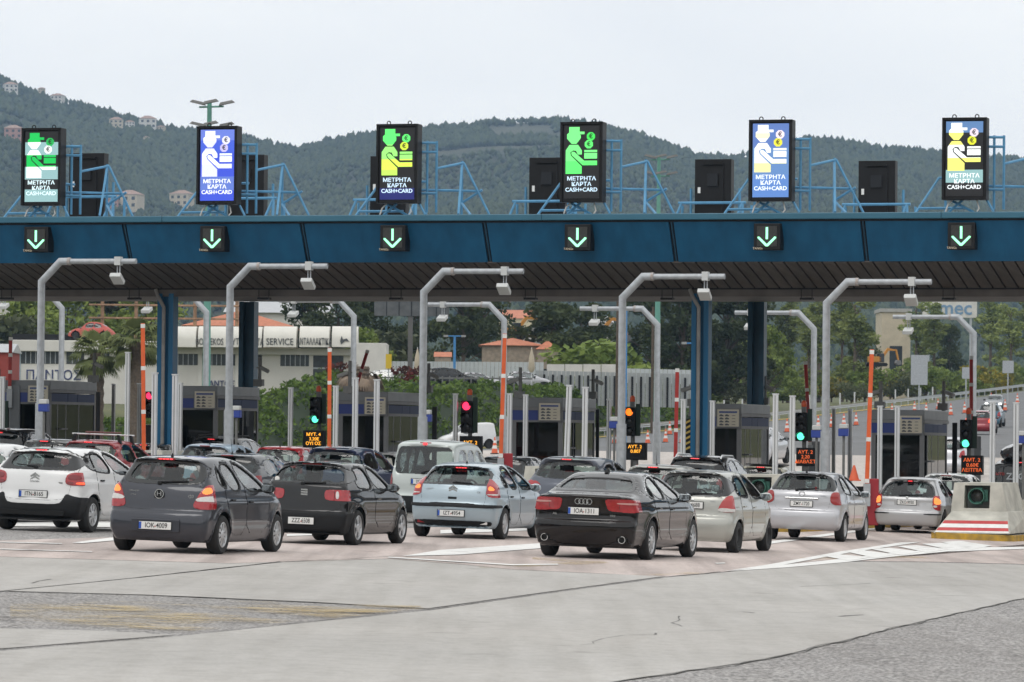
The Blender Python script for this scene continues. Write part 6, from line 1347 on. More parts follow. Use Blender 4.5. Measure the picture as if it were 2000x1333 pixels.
def vnoise(x, y, s, seed=0):
    "smooth value noise"
    r = np.random.default_rng(seed).random((64, 64)); u, v = x/s, y/s; i, j = np.floor(u).astype(int), np.floor(v).astype(int); a, b = u-i, v-j; a = a*a*(3-2*a); b = b*b*(3-2*b)
    g = lambda p, q: r[p % 64, q % 64]
    return g(i, j)*(1-a)*(1-b)+g(i+1, j)*a*(1-b)+g(i, j+1)*(1-a)*b+g(i+1, j+1)*a*b
def hill(px, f):
    "point on the hillside; f 0 foot .. 1 ridge"
    px = np.asarray(px, float); f = np.asarray(f, float)
    Y = 1250+(YR-1250)*f; X = (px-1000)/F*Y
    z0 = 12.; zr = ridge_z(px); g = np.where(f <= 1, .35*f+.65*f**1.7, 1-.5*(f-1)**1.0)
    z = z0+(zr-z0)*g
    k = np.clip(np.minimum(f*4, (1-f)*5), 0, 1)
    z = z+k*((vnoise(X, Y, 330, 1)-.5)*46+(vnoise(X, Y, 120, 2)-.5)*18)
    return X, Y, z
PXg, Fg = np.meshgrid(hpx, hf); X, Y, Z = hill(PXg, Fg); a, b = len(hpx), len(hf)
q = np.array([(i*a+j, i*a+j+1, (i+1)*a+j+1, (i+1)*a+j) for i in range(b-1) for j in range(a-1)])
M_HILL = mat('hill_soil', (.095, .092, .062), .95, col2=(.035, .045, .025), vscale=.012, det=9)
tag(link('hills', np_mesh('hills', np.stack([X, Y, Z], -1).reshape(-1, 3), q, M_HILL)), kind='structure')
def leafmat(name, c1, c2, scale=.5, tint=False, trans=.25, rand=.18):
    m = bpy.data.materials.new(name); m.use_nodes = True; N = m.node_tree; b = N.nodes['Principled BSDF']; MATS[name] = m
    tc = N.nodes.new('ShaderNodeTexCoord'); n = N.nodes.new('ShaderNodeTexNoise'); n.inputs['Scale'].default_value = scale; n.inputs['Detail'].default_value = 4
    N.links.new(tc.outputs['Object'], n.inputs['Vector']); r = N.nodes.new('ShaderNodeValToRGB'); r.color_ramp.elements[0].position = .33; r.color_ramp.elements[1].position = .67
    r.color_ramp.elements[0].color = (*c1, 1); r.color_ramp.elements[1].color = (*c2, 1); src = n.outputs['Fac']
    if tint:
        at_ = N.nodes.new('ShaderNodeAttribute'); at_.attribute_name = 'tint'; mx = N.nodes.new('ShaderNodeMix'); mx.inputs[0].default_value = .6
        N.links.new(n.outputs['Fac'], mx.inputs[2]); N.links.new(at_.outputs['Fac'], mx.inputs[3]); src = mx.outputs[0]
    N.links.new(src, r.inputs[0]); h = N.nodes.new('ShaderNodeHueSaturation'); oi = N.nodes.new('ShaderNodeObjectInfo'); mr = N.nodes.new('ShaderNodeMapRange'); mr.inputs[3].default_value = 1-rand; mr.inputs[4].default_value = 1+rand
    N.links.new(oi.outputs['Random'], mr.inputs[0]); N.links.new(mr.outputs[0], h.inputs['Value']); N.links.new(r.outputs[0], h.inputs['Color']); N.links.new(h.outputs[0], b.inputs['Base Color'])
    b.inputs['Roughness'].default_value = .75; b.inputs['Specular IOR Level'].default_value = .25
    if trans:
        o = N.nodes['Material Output']; t = N.nodes.new('ShaderNodeBsdfTranslucent'); N.links.new(h.outputs[0], t.inputs[0]); ms = N.nodes.new('ShaderNodeMixShader'); ms.inputs[0].default_value = trans
        N.links.new(b.outputs[0], ms.inputs[1]); N.links.new(t.outputs[0], ms.inputs[2]); N.links.new(ms.outputs[0], o.inputs[0])
    return m
# far wood: one mass of small crowns covering the hillsides
NT_ = 120000
px = RNG.uniform(-250, 2250, NT_); f = RNG.uniform(.03, 1.0, NT_)**.9
X, Y, Z = hill(px, f)
bare = vnoise(X, Y, 140, 5)*.6+vnoise(X, Y, 60, 6)*.4
keep = bare > .24
rock = ((px > 890) & (px < 1130) & (f > .86) & (vnoise(X, Y, 45, 9) > .60)); keep &= ~rock
yy = 861+.0096*(px-1000)-(Z-CAMZ)/Y*F; keep &= (yy < 450) | (yy > 535)      # the strip behind the canopy is never seen
X, Y, Z = X[keep], Y[keep], Z[keep]; n_ = len(X); pass
h = RNG.uniform(2.6, 5.6, n_)*(.6+.25*Y/2000); rad = h*RNG.uniform(.42, .62, n_)
OCT = np.array([(1, 0, .1), (0, 1, -.1), (-1, 0, .1), (0, -1, -.1), (0, 0, 1), (0, 0, -.8)], float); OF = np.array([(0, 1, 4), (1, 2, 4), (2, 3, 4), (3, 0, 4), (1, 0, 5), (2, 1, 5), (3, 2, 5), (0, 3, 5)])
V = OCT[None]*(1.12+RNG.normal(0, .22, (n_, 6, 1))); ang = RNG.uniform(0, 6.28, n_); c_, s_ = np.cos(ang)[:, None], np.sin(ang)[:, None]
V = np.stack([(V[..., 0]*c_-V[..., 1]*s_)*rad[:, None], (V[..., 0]*s_+V[..., 1]*c_)*rad[:, None], V[..., 2]*h[:, None]*.62], -1)+np.stack([X, Y, Z+h*.5], -1)[:, None]
Fq = (OF[None]+np.arange(n_)[:, None, None]*6).reshape(-1, 3)
me = np_mesh('wooded_slope', V.reshape(-1, 3), Fq, leafmat('far_wood', (.018, .032, .014), (.060, .078, .030), .004, True, 0, 0), smooth=False)
at_ = me.attributes.new('tint', 'FLOAT', 'POINT'); at_.data.foreach_set('value', np.repeat(np.clip(RNG.normal(.5, .22, n_), 0, 1), 6).astype(np.float32))
tag(link('wooded_hillside', me), 'dark green pine wood covering the far hills', 'wood', kind='stuff')
# ---------------------------------------------------------------- houses
M_TILE = mat('roof_tile', (.33, .12, .07), .85, var=.18, vscale=4); M_WALLW = mat('wall_white', (.62, .60, .56), .85, var=.08, vscale=1); M_WALLC = mat('wall_cream', (.52, .45, .34), .85, var=.1, vscale=1); M_WIN = mat('window_dark', (.03, .035, .04), .25); M_PINK = mat('wall_pink', (.40, .22, .18), .85, var=.1, vscale=1)
M_HTILE = mat('faded_tile', (.36, .24, .19), .85, var=.15, vscale=1)
M_FLAT = mat('flat_roof', (.38, .37, .35), .85, var=.1)
def house(label, p, w, d, h, rz, wall, roof='hip', storeys=2, name='house', cols=3, rmat=None, cat='house', group='houses on the hills', rh=None):
    o = thing(name, label, cat, p, rz, group); rh = rh or min(w, d)*.28; rmat = rmat or M_TILE
    obox('wall', wall, o, -w/2, w/2, -d/2, d/2, -3, h); b = MB(); e = .5*min(1, w/8)
    if roof == 'hip':
        k = min(w, d)/2
        ridge = [(-w/2+k, 0), (w/2-k, 0)] if w >= d else [(0, -d/2+k), (0, d/2-k)]
        vs = [(-w/2-e, -d/2-e, h), (w/2+e, -d/2-e, h), (w/2+e, d/2+e, h), (-w/2-e, d/2+e, h), (*ridge[0], h+rh), (*ridge[1], h+rh)]
        fs = [(0, 1, 5, 4), (1, 2, 5), (2, 3, 4, 5), (3, 0, 4), (3, 2, 1, 0)] if w >= d else [(0, 1, 4), (1, 2, 5, 4), (2, 3, 5), (3, 0, 4, 5), (3, 2, 1, 0)]
        b.add(vs, fs)
    elif roof == 'gable':
        b.add([(-w/2-e, -d/2-e, h), (w/2+e, -d/2-e, h), (w/2+e, d/2+e, h), (-w/2-e, d/2+e, h), (-w/2-e, 0, h+rh), (w/2+e, 0, h+rh)], [(0, 1, 5, 4), (2, 3, 4, 5), (1, 2, 5), (3, 0, 4), (3, 2, 1, 0)])
    else: b.bbox(-w/2-.2, w/2+.2, -d/2-.2, d/2+.2, h, h+.5)
    b.build('roof', rmat if roof != 'flat' else M_FLAT, o)
    for st in range(storeys):
        for c in range(cols):
            x = -w/2+w*(c+.5)/cols; z = h*(st+.35)/storeys; ww, hh = w/cols*.22, h/storeys*.25
            wi = obox('window', M_WIN, o, x-ww, x+ww, -d/2-.03, -d/2+.02, z-hh+.3, z+hh+.3); obox('sill', wall, wi, x-ww*1.2, x+ww*1.2, -d/2-.12, -d/2, z-hh+.2, z-hh+.28)
    return o
def hill_house(px, py, label, w, wall, roof='hip', **k):
    w *= .72
    best = None
    for f in np.linspace(.02, 1, 300):
        X, Y, Z = hill(px, f); y = 861+.0096*(px-1000)-(Z-CAMZ)/Y*F
        if y < py+2: break
    return house(label, (float(X), float(Y), float(Z)+3), w, w*.7, w*.55, random.uniform(-.4, .4), wall, roof, rmat=M_HTILE, **k)
for a in ((14, 186, 'white villa high on the wooded hill at the picture edge', 15, M_WALLW), (107, 206, 'white villa with red roof alone below the ridge', 14, M_WALLW), (75, 182, 'small cream house on the ridge line', 8, M_WALLC), (222, 254, 'cream villa in the cluster on the hill', 15, M_WALLC), (248, 254, 'grey white house between the cluster villas', 10, M_WALLW), (283, 256, 'largest white villa of the cluster with arched front', 19, M_WALLW), (310, 263, 'small cream house at the end of the cluster', 9, M_WALLC), (281, 281, 'tiny cream house below the cluster', 6, M_WALLC), (22, 280, 'pink villa low on the hill beside the banded screen', 17, M_PINK),
          (250, 414, 'long cream apartment house just above the canopy edge', 22, M_WALLC), (352, 410, 'cream house just above the canopy near the blue screen', 19, M_WALLC), (215, 414, 'pink house half hidden behind the canopy edge', 12, M_PINK)):
    hill_house(*a)
tn = 0
for (px, py, w) in ((975, 588, 12), (1005, 596, 10), (1040, 585, 14), (1085, 592, 11), (1100, 584, 12), (1128, 590, 12), (1150, 598, 9), (1180, 586, 13), (1215, 592, 12), (1560, 590, 13), (1600, 596, 14), (1740, 590, 14), (1775, 584, 12), (640, 585, 11), (1390, 590, 10)):
    tn += 1; hill_house(px, py, 'small red roofed house of the far town at the foot of the hills', w*.8, [M_WALLW, M_WALLC, M_PINK][tn % 3], group='far town houses')
# ---------------------------------------------------------------- trees
M_BARK = mat('bark', (.10, .075, .055), .9, var=.25, vscale=6)
M_PINE = leafmat('pine_leaf', (.028, .042, .018), (.085, .105, .04), .7); M_BROAD = leafmat('broad_leaf', (.10, .15, .03), (.30, .36, .09), .7); M_POP = leafmat('poplar_leaf', (.12, .16, .045), (.32, .36, .12), .6)
M_DARKT = leafmat('dark_leaf', (.026, .042, .016), (.085, .105, .04), .5); M_YEL = leafmat('broom_bloom', (.07, .10, .02), (.36, .28, .03), 1.6); M_OLIVE = leafmat('olive_leaf', (.08, .10, .05), (.19, .20, .11), .8)
def leaves(centers, radii, per, size, seed, flat=.75, up=.3):
    g = np.random.default_rng(seed); P = []
    for c, r in zip(centers, radii):
        d = g.normal(size=(per, 3)); d /= np.linalg.norm(d, axis=1)[:, None]; P.append(np.array(c)+d*(r*g.uniform(.35, 1.05, (per, 1))**.6)*np.array([1, 1, flat]))
    P = np.concatenate(P); n = len(P); u = g.normal(size=(n, 3)); u[:, 2] += up*0; u /= np.linalg.norm(u, axis=1)[:, None]; v = np.cross(u, g.normal(size=(n, 3))); v /= np.linalg.norm(v, axis=1)[:, None]
    s = size*g.uniform(.6, 1.4, (n, 1)); V = np.stack([P-u*s, P+v*s*.55, P+u*s, P-v*s*.55], 1).reshape(-1, 3); Q = np.arange(4*n).reshape(n, 4); return V, Q
def tree_template(kind, seed):
    g = random.Random(seed); C = []; Rr = []; b = MB()
    if kind == 'pine':
        H, tr = 9., .22; b.tube((0, 0, -1), (.2, 0, H*.75), tr, tr*.4, 8)
        for k in range(26):
            z = g.uniform(.38, 1)*H; a = g.uniform(0, 6.28); r = g.uniform(.3, 1)*2.9*(1-max(0, z/H-.62)*1.8)*(.5+z/H*.6); c = (r*math.cos(a), r*math.sin(a), z); C.append(c); Rr.append(g.uniform(.6, 1.15)); b.tube((.1, 0, z-1.2), c, .06, .02, 5)
        m, per, size = M_PINE, 130, .20
    elif kind == 'broad':
        H = 7.; b.tube((0, 0, -1), (0, 0, H*.5), .24, .14, 8)
        for k in range(24):
            z = g.uniform(.22, .98)*H; a = g.uniform(0, 6.28); r = g.uniform(.2, 1)*2.6*math.sin(math.pi*min(.95, z/H*.8+.15)); c = (r*math.cos(a), r*math.sin(a), z); C.append(c); Rr.append(g.uniform(.65, 1.2)); b.tube((0, 0, max(.8, z-1.8)), c, .07, .02, 5)
        m, per, size = M_BROAD, 130, .19
    elif kind == 'poplar':
        H = 13.; b.tube((0, 0, -1), (0, 0, H*.9), .2, .04, 8)
        for k in range(34):
            z = g.uniform(.12, 1)*H; a = g.uniform(0, 6.28); r = g.uniform(.1, 1)*1.5*(1-.7*max(0, z/H-.45)); c = (r*math.cos(a), r*math.sin(a), z); C.append(c); Rr.append(g.uniform(.45, .9)); b.tube((0, 0, z-1.5), c, .05, .015, 5)
        m, per, size = M_POP, 100, .17
    elif kind == 'dark':
        H = 11.; b.tube((0, 0, -1), (0, 0, H*.6), .32, .14, 8)
        for k in range(36):
            z = g.uniform(.15, 1)*H; a = g.uniform(0, 6.28); r = g.uniform(.2, 1)*4.0*math.sin(math.pi*min(.93, z/H*.75+.2)); c = (r*math.cos(a), r*math.sin(a), z); C.append(c); Rr.append(g.uniform(.8, 1.5)); b.tube((0, 0, max(1, z-2)), c, .09, .02, 5)
        m, per, size = M_DARKT, 150, .22
    else:
        H = 2.2; b.tube((0, 0, -.4), (0, 0, 1.), .08, .04, 6)
        for k in range(12):
            z = g.uniform(.15, .9)*H; a = g.uniform(0, 6.28); r = g.uniform(.1, 1)*1.2; c = (r*math.cos(a), r*math.sin(a), z); C.append(c); Rr.append(g.uniform(.4, .7)); b.tube((0, 0, .3), c, .03, .01, 4)
        m, per, size = {'bush': M_BROAD, 'broom': M_YEL, 'olive': M_OLIVE}[kind], 110, .12
    V, Q = leaves(C, Rr, per, size, seed); return b.mesh('trunk', M_BARK), np_mesh('crown', V, Q, m, smooth=False), H
TT = {}
def tree(kind, px, py_top, Y, label, wide=1., name=None, seed=0, foot=None):
    k = (kind, seed % 2)
    if k not in TT: TT[k] = tree_template(kind, 100+seed % 2*7+len(kind))
    kq = (px-1000)/F; Y = max(Y, (95+(px*7 % 23))/(.2756-.9613*kq)) if px > 1180 else Y
    tm, cm, H = TT[k]; X = (px-1000)/F*Y; z = zg(X, Y) if foot is None else foot; zt = at(px, py_top, Y).z
    s = max(.25, (zt-z)/(H*1.04)); o = thing(name or {'pine': 'pine_tree', 'broad': 'broadleaf_tree', 'poplar': 'poplar_tree', 'dark': 'dense_tree', 'bush': 'shrub', 'broom': 'broom_shrub', 'olive': 'olive_tree'}[kind], label, 'tree' if kind not in ('bush', 'broom') else 'shrub', (X, Y, z), random.uniform(0, 6.28), 'trees beyond the toll plaza')
    o.scale = (s*wide, s*wide, s); link('trunk', tm, o); link('crown', cm, o); return o
T = [('broad', 60, 566, 400, 'broadleaf tree rising behind the white building at the picture edge', 1.2), ('olive', 20, 610, 390, 'pale olive tree over the red wall', 1.2), ('broad', 130, 560, 420, 'broadleaf tree behind the red beetle on the roof', 1.2), ('dark', 215, 548, 430, 'dark tree behind the palms', 1.0), ('broad', 300, 555, 425, 'green tree behind the rusty sign frame', 1.2), ('dark', 600, 562, 430, 'dark tree behind the exit pole right of the building', .9), ('pine', 655, 550, 420, 'pine left of the dark hoarding', 1.1), ('dark', 720, 560, 440, 'dense dark tree behind the hoarding', 1.0), ('broad', 705, 645, 385, 'bright green small tree below the hoarding', 1.2), ('olive', 765, 640, 390, 'olive coloured tree beside the hoarding post', 1.4), ('dark', 810, 556, 450, 'dense dark tree right behind the hoarding post', .9), ('pine', 905, 545, 430, 'tall pine beside the antenna pole', 1.0), ('pine', 945, 560, 440, 'second tall pine left of the cream warehouse', .9), ('pine', 1085, 588, 400, 'spreading pine right of the cream warehouse', 1.5), ('pine', 1135, 590, 410, 'pine in front of the yellow digger', 1.3), ('bush', 1190, 665, 380, 'grey green bush below the digger', 1.6),
     ('dark', 1270, 552, 430, 'great dark tree behind the green mast', 1.1), ('dark', 1335, 545, 420, 'great dark tree left of the right columns', 1.2), ('dark', 1420, 550, 425, 'great dark tree between the right columns', 1.2), ('dark', 1465, 560, 415, 'dark tree directly behind the rear right column', 1.1), ('broad', 1500, 640, 350, 'bright green young tree right of the rear column', .95), ('broad', 1455, 660, 345, 'bright green young tree left of the rear column', .9), ('poplar', 1540, 575, 400, 'leafy poplar behind the exit arm', 1.5), ('poplar', 1580, 600, 420, 'poplar behind the bent exit pole', 1.5), ('poplar', 1645, 560, 430, 'bare stemmed poplar right of the antenna pole', 1.4), ('poplar', 1670, 565, 440, 'tall poplar beside the cream block', 1.5), ('dark', 1690, 625, 420, 'dark round tree behind the orange boom', .6), ('poplar', 1790, 572, 460, 'poplar in front of the lettered white hoarding', 1.5), ('poplar', 1825, 588, 470, 'second poplar below the lettered hoarding', 1.4), ('dark', 1855, 632, 430, 'dark pine like tree by the exit arm', .7), ('poplar', 1935, 570, 500, 'poplar right of the last exit pole', 1.6), ('poplar', 1975, 585, 520, 'slim poplar near the right picture edge', 1.4), ('poplar', 2010, 560, 500, 'poplar cut by the right picture edge', 1.5), ('broad', 1780, 705, 330, 'round green bush tree below the blank grey board', 1.0), ('poplar', 1600, 570, 480, 'further poplar between exit pole and antenna pole', 1.5)]
for i, (k, px, py, Y, lb, w) in enumerate(T): tree(k, px, py, Y, lb, w, seed=i)
for i, (px, py, k) in enumerate(((1625, 735, 'broom'), (1655, 737, 'broom'), (1690, 738, 'broom'), (1600, 745, 'bush'), (1565, 735, 'bush'), (1720, 735, 'broom'), (1860, 715, 'bush'), (1910, 712, 'broom'), (1950, 722, 'bush'), (1985, 718, 'bush'), (1530, 745, 'bush'), (1740, 750, 'bush'), (1480, 755, 'bush'), (2010, 712, 'bush'))):
    tree(k, px, py, 352, ('yellow flowering broom shrub' if k == 'broom' else 'low green shrub')+' on the verge above the guard rail', 1.25, seed=i)
# more shrubs filling the verge up the hill
for i in range(26):
    t_ = 330+i*13; n0 = -93-random.uniform(0, 12); X, Y = LN(n0, t_)
    k = random.choice(['bush', 'bush', 'broom', 'olive']); kk = (k, i % 2)
    if kk not in TT: TT[kk] = tree_template(k, 100+i % 2*7+len(k))
    tm, cm, H = TT[kk]; o = thing({'bush': 'shrub', 'broom': 'broom_shrub', 'olive': 'olive_shrub'}[k], {'bush': 'green', 'broom': 'yellow flowering', 'olive': 'grey green'}[k]+' bush in the row along the climbing motorway', 'shrub', (X, Y, zg(X, Y)), random.uniform(0, 6), 'bushes along the motorway'); s_ = random.uniform(.8, 1.7); o.scale = (s_*1.2, s_*1.2, s_); link('trunk', tm, o); link('crown', cm, o)
# ---------------------------------------------------------------- palms
M_PALM = leafmat('palm_leaf', (.09, .12, .04), (.24, .27, .11), 1.0); M_PTR = mat('palm_trunk', (.13, .10, .075), .95, var=.35, vscale=9, bump=.8, bscale=14); M_DEADP = mat('dry_frond', (.20, .15, .11), .95, var=.2)
def palm(px, py, Y, label, dead=False, pyb=870):
    X = (px-1000)/F*Y; zt = at(px, py, Y).z; z0 = at(px, pyb, Y).z; o = thing('palm_tree', label, 'palm', (X, Y, z0), 0, 'palms behind the booths'); h = zt-z0; g = random.Random(px)
    prof = [(.42 if i % 2 else .36, h*i/16) for i in range(17)]; MB().lathe(prof, 12).build('trunk', M_PTR, o, smooth=True)
    for k in range(52):
        a = g.uniform(0, 6.28); el = g.uniform(-.9, 1.25) if not dead else g.uniform(-1.5, -.5); L = g.uniform(.7, 1.15); b = MB()
        d = Vector((math.cos(a)*math.cos(el), math.sin(a)*math.cos(el), math.sin(el))); base = Vector((0, 0, h)); tip = base+d*L; sd_ = d.cross(Vector((0, 0, 1))).normalized(); up = sd_.cross(d)
        for q in range(11):     # fan leaf blades
            t_ = (q-5)/5*1.15; dd = (d*math.cos(t_)+sd_*math.sin(t_)); w = .07; e = tip+dd*.75+Vector((0, 0, -.16-.25*abs(t_))); s0 = tip-d*.1; pr = dd.cross(up).normalized()*w
            b.add([s0-pr, s0+dd*.45+up*.03-pr, e, s0+dd*.45+up*.03+pr, s0+pr], [(0, 1, 3, 4), (1, 2, 3)])
        b.tube(base, tip, .03, .02, 4).build('frond', M_DEADP if dead else M_PALM, o, fix=False)
palm(190, 690, 240, 'shorter green fan palm before the white building'); palm(266, 668, 238, 'taller green fan palm with shaggy trunk before the white building'); palm(708, 716, 235, 'withered brown palm stump by the white lorry', True, 790)
# ---------------------------------------------------------------- white service building with barrel awnings
YB = 360.; SB = F/YB
def bx(px): return (px-1000)/SB
def bz(py, px=400): return CAMZ+(861+.0096*(px-1000)-py)/SB
M_BWALL = mat('service_wall', (.66, .64, .60), .8, var=.06, vscale=.5, det=7); M_AWN = mat('awning_white', (.68, .66, .60), .6, var=.06, vscale=.8); M_NAVY = mat('navy_letter', (.03, .045, .14), .6); M_GREYL = mat('grey_letter', (.07, .075, .08), .6)
sb = thing('service_building', 'white car service building with lettered barrel awnings', 'building', (0, YB, 0), 0)
zb = 1.5
obox('wall', M_BWALL, sb, bx(30), bx(690), 0, 12, zb, bz(683)); obox('parapet', M_BWALL, sb, bx(22), bx(318), -.6, 12, bz(690), bz(668), bevel=.05); obox('eaves', M_BWALL, sb, bx(316), bx(692), -.5, 12, bz(692), bz(679))
obox('roof_edge', M_BLACK, sb, bx(18), bx(170), 2, 10, bz(668)+.02, bz(655))
for a, c in ((41, 118), (130, 165), (200, 214), (226, 304), (318, 388), (396, 460), (470, 512), (548, 606)):
    w_ = obox('window', mat('shop_glass', (.055, .062, .065), .15, var=.3, vscale=1.5), sb, bx(a), bx(c), -.03, .01, bz(714), bz(688)); nb = max(2, int((c-a)/9))
    for k in range(1, nb): obox('glazing_bar', M_GALV, w_, bx(a+(c-a)*k/nb)-.03, bx(a+(c-a)*k/nb)+.03, -.06, -.03, bz(714), bz(688))
w_ = obox('window', MATS['shop_glass'], sb, bx(611), bx(671), -.03, .01, bz(741), bz(693)); obox('transom', M_GALV, w_, bx(611), bx(671), -.06, -.03, bz(719), bz(716))
for px in (169, 308, 391, 464, 608): obox('pilaster', M_BWALL, sb, bx(px-4), bx(px+4), -.15, 0, zb, bz(683))
obox('blue_corner', mat('pale_blue_paint', (.30, .48, .60), .6), sb, bx(33), bx(40), -.12, 0, bz(790), bz(684))
for a, c, tx in ((313, 386, ''), (390, 514, 'BOULEKOS   ΑΥΤΟΚΙΝΗΤΑ'), (517, 581, 'SERVICE'), (587, 645, 'ΑΝΤΑΛΛΑΚΤΙΚΑ'), (650, 700, '')):
    z0 = bz(679, a); r_ = bz(638, a)-z0; b = MB(); V = []; K = 9
    for x in (bx(a), bx(c)):
        for k in range(K): an = R(90*k/(K-1)); V.append((x, -.7-1.4*math.cos(an)+0, z0+r_*(.25+.75*math.sin(an)) if k else z0))
        V.append((x, .6, z0+r_)); V.append((x, .6, z0))
    n = K+2; b.add(V, [(i, i+1, n+i+1, n+i) for i in range(n-1)]+[tuple(range(n)), tuple(range(2*n-1, n-1, -1))]); aw = b.build('awning', M_AWN, sb, smooth=True, ang=40)
    if tx: text('lettering', tx, .78, M_GREYL, aw, ((bx(a)+bx(c))/2, -2.13, z0+.42), depth=.02, sx=(bx(c)-bx(a))*.94/(.52*.78*len(tx)) if len(tx) > 8 else .8)
    if not tx and a > 600: MB().prism([(bx(668), z0+.2), (bx(676), z0+.5), (bx(684), z0+.45), (bx(679), z0+.7), (bx(672), z0+.62), (bx(669), z0+.9), (bx(666), z0+.5)], 'y', -2.15, -2.1).build('bird_emblem', M_GREYL, aw)
wb_ = obox('name_board', M_WHTP, sb, bx(62), bx(150), -.2, -.1, bz(748), bz(726)); text('lettering', 'ΠΑΝΤΟΣ', 1.1, M_NAVY, wb_, (bx(106), -.24, bz(737)), depth=.02, bold=.01, sx=1.0); text('lettering', 'ΠΑΝΤΟΣ', .62, M_NAVY, sb, (bx(429), -.1, bz(750)), depth=.02, bold=.01)
# rusty empty hoarding frame on the roof
hf_ = thing('hoarding_frame', 'rusty empty hoarding frame rising behind the service building', 'frame', (0, YB+8, 0)); M_RUST = mat('rusted_iron', (.28, .17, .10), .85, var=.3, vscale=2)
for px in (199, 265, 332, 380, 462): MB().tube((bx(px)*1.022, 0, bz(660)), (bx(px)*1.022, 0, bz(560)), .16, n=6).build('upright', M_RUST, hf_)
for py in (592, 618): MB().tube((bx(173)*1.022, -.2, bz(py)), (bx(480)*1.022, -.2, bz(py)), .09, n=5).build('rail', M_RUST, hf_)
# red beetle-shaped car on the roof
s = Car(L=4.05, H=1.5, hw=.76, ya=.85, wb=2.4, wr=.33, res=.08, cav=.16, bowr=.35, bowf=.4, kr=.2, crown=.08, width=[(.1, .70), (.5, .76), (.8, .74), (1.0, .62), (1.5, .45), (1.7, .4)], seat_y=2., seat_dz=0, cab=(.8, 2.9), floor=.5, frit=None,
  prof=[(.3, .28), (.05, .36), (.02, .5), (.25, .75), (.6, 1.02), (1.0, 1.3), (1.5, 1.47), (2.0, 1.5), (2.4, 1.42), (2.75, 1.12), (2.9, .98), (3.4, .92), (3.8, .75), (4.03, .5), (4.0, .35), (3.7, .28)], side_win=[[(1.05, 1.0), (1.15, 1.25), (1.65, 1.38), (1.7, 1.0)], [(1.78, 1.0), (1.75, 1.38), (2.3, 1.32), (2.55, 1.02)]], rear_win=[(0, 1.12), (.3, 1.12), (.3, 1.28), (0, 1.3)], front_win=[(0, 1.08), (.45, 1.08), (.36, 1.36), (0, 1.4)], doors=[], handles=[], tailgate=None, mirror=(2.6, 1.0), rear_glass=M_TINT, side_glass=M_TINT)
r = stdcar('old red rounded car shell displayed on the service building roof', 'rooftop_car', s, mat('faded_red', (.48, .10, .08), .7, var=.1), 190, 1000, 0, Wst, None, False); r.location = (bx(190)+.6, YB+1, bz(666)); r.rotation_euler = (0, 0, R(80))
# ---------------------------------------------------------------- other buildings
def bhouse(label, px0, px1, py_e, py_r, Y, wall, roof, d=9, name='house', rmat=None, cols=3, storeys=1, base=None):
    s_ = F/Y; X = ((px0+px1)/2-1000)/s_; w = (px1-px0)/s_; zt = at((px0+px1)/2, py_e, Y).z; rt = at((px0+px1)/2, py_r, Y).z; z = zg(X, Y) if base is None else base
    return house(label, (X, Y, z), w, d, max(2.2, zt-z), 0, wall, roof, storeys, name, cols, rmat, 'building', 'buildings beyond the toll plaza', rh=max(.3, rt-zt))
M_STONE = mat('field_stone', (.38, .31, .24), .9, col2=(.24, .20, .16), vscale=3, det=6); M_ZINC = mat('zinc_roof', (.46, .47, .48), .5, .2, var=.08)
M_PTILE = mat('pantile', (.50, .19, .11), .85, var=.15, vscale=3)
bhouse('stone cottage with pantile roof behind the orange boom', 942, 1060, 677, 661, 400, M_STONE, 'hip', 8, rmat=M_PTILE); bhouse('small stone gable end of the cottage facing the pine', 1048, 1090, 684, 666, 398, M_STONE, 'hip', 6, rmat=M_PTILE, cols=1)
bhouse('tiny stone hut above the pale fence', 850, 881, 698, 688, 380, M_STONE, 'gable', 3, rmat=M_PTILE, cols=1); bhouse('cream warehouse with red edged roof above the cottage', 972, 1040, 627, 606, 520, mat('warehouse_cream', (.62, .56, .40), .8, var=.05), 'gable', 20, 'warehouse', M_PTILE, 2); bhouse('long white shed beside the cream warehouse', 975, 1085, 650, 628, 500, M_WALLW, 'flat', 10, 'shed', cols=4)
bhouse('house with broad tiled roof behind the awnings', 375, 572, 641, 608, 400, M_WALLC, 'hip', 14, rmat=M_PTILE, cols=5); bhouse('grey roofed factory behind the tiled roof', 455, 640, 616, 590, 480, M_WALLW, 'gable', 18, 'factory', M_ZINC, 5); bhouse('pale block behind the trees at the picture edge', -20, 36, 600, 572, 460, M_WALLW, 'flat', 9, cols=2)
bhouse('red walled shed at the picture edge', -40, 30, 690, 672, 330, mat('red_wall', (.30, .05, .04), .8, var=.1), 'gable', 6, 'shed', M_ZINC, 1); bhouse('tall cream block behind the digger', 1716, 1772, 612, 608, 620, M_WALLC, 'flat', 10, 'block', cols=1, storeys=1); bhouse('grey hut with tin roof above the yellow digger', 1160, 1195, 632, 618, 460, M_FLAT, 'gable', 6, 'hut', M_ZINC, 1)
ob = thing('low_brick_wall', 'low orange brick wall behind the booth posts', 'wall', (bx(270)*.72, 255, at(270, 876, 255).z)); 
for r0 in range(7):
    for c0 in range(15):
        MB().box((-2.6+c0*.36+(r0 % 2)*.18, 0, .1+r0*.19), (.33, .25, .16)).build('brick', mat('orange_brick', (.42, .20, .13), .9, var=.25, vscale=2.0), ob)
MB().box((0, .05, .7), (5.6, .18, 1.4)).build('mortar_core', mat('mortar', (.42, .38, .33), .9), ob)
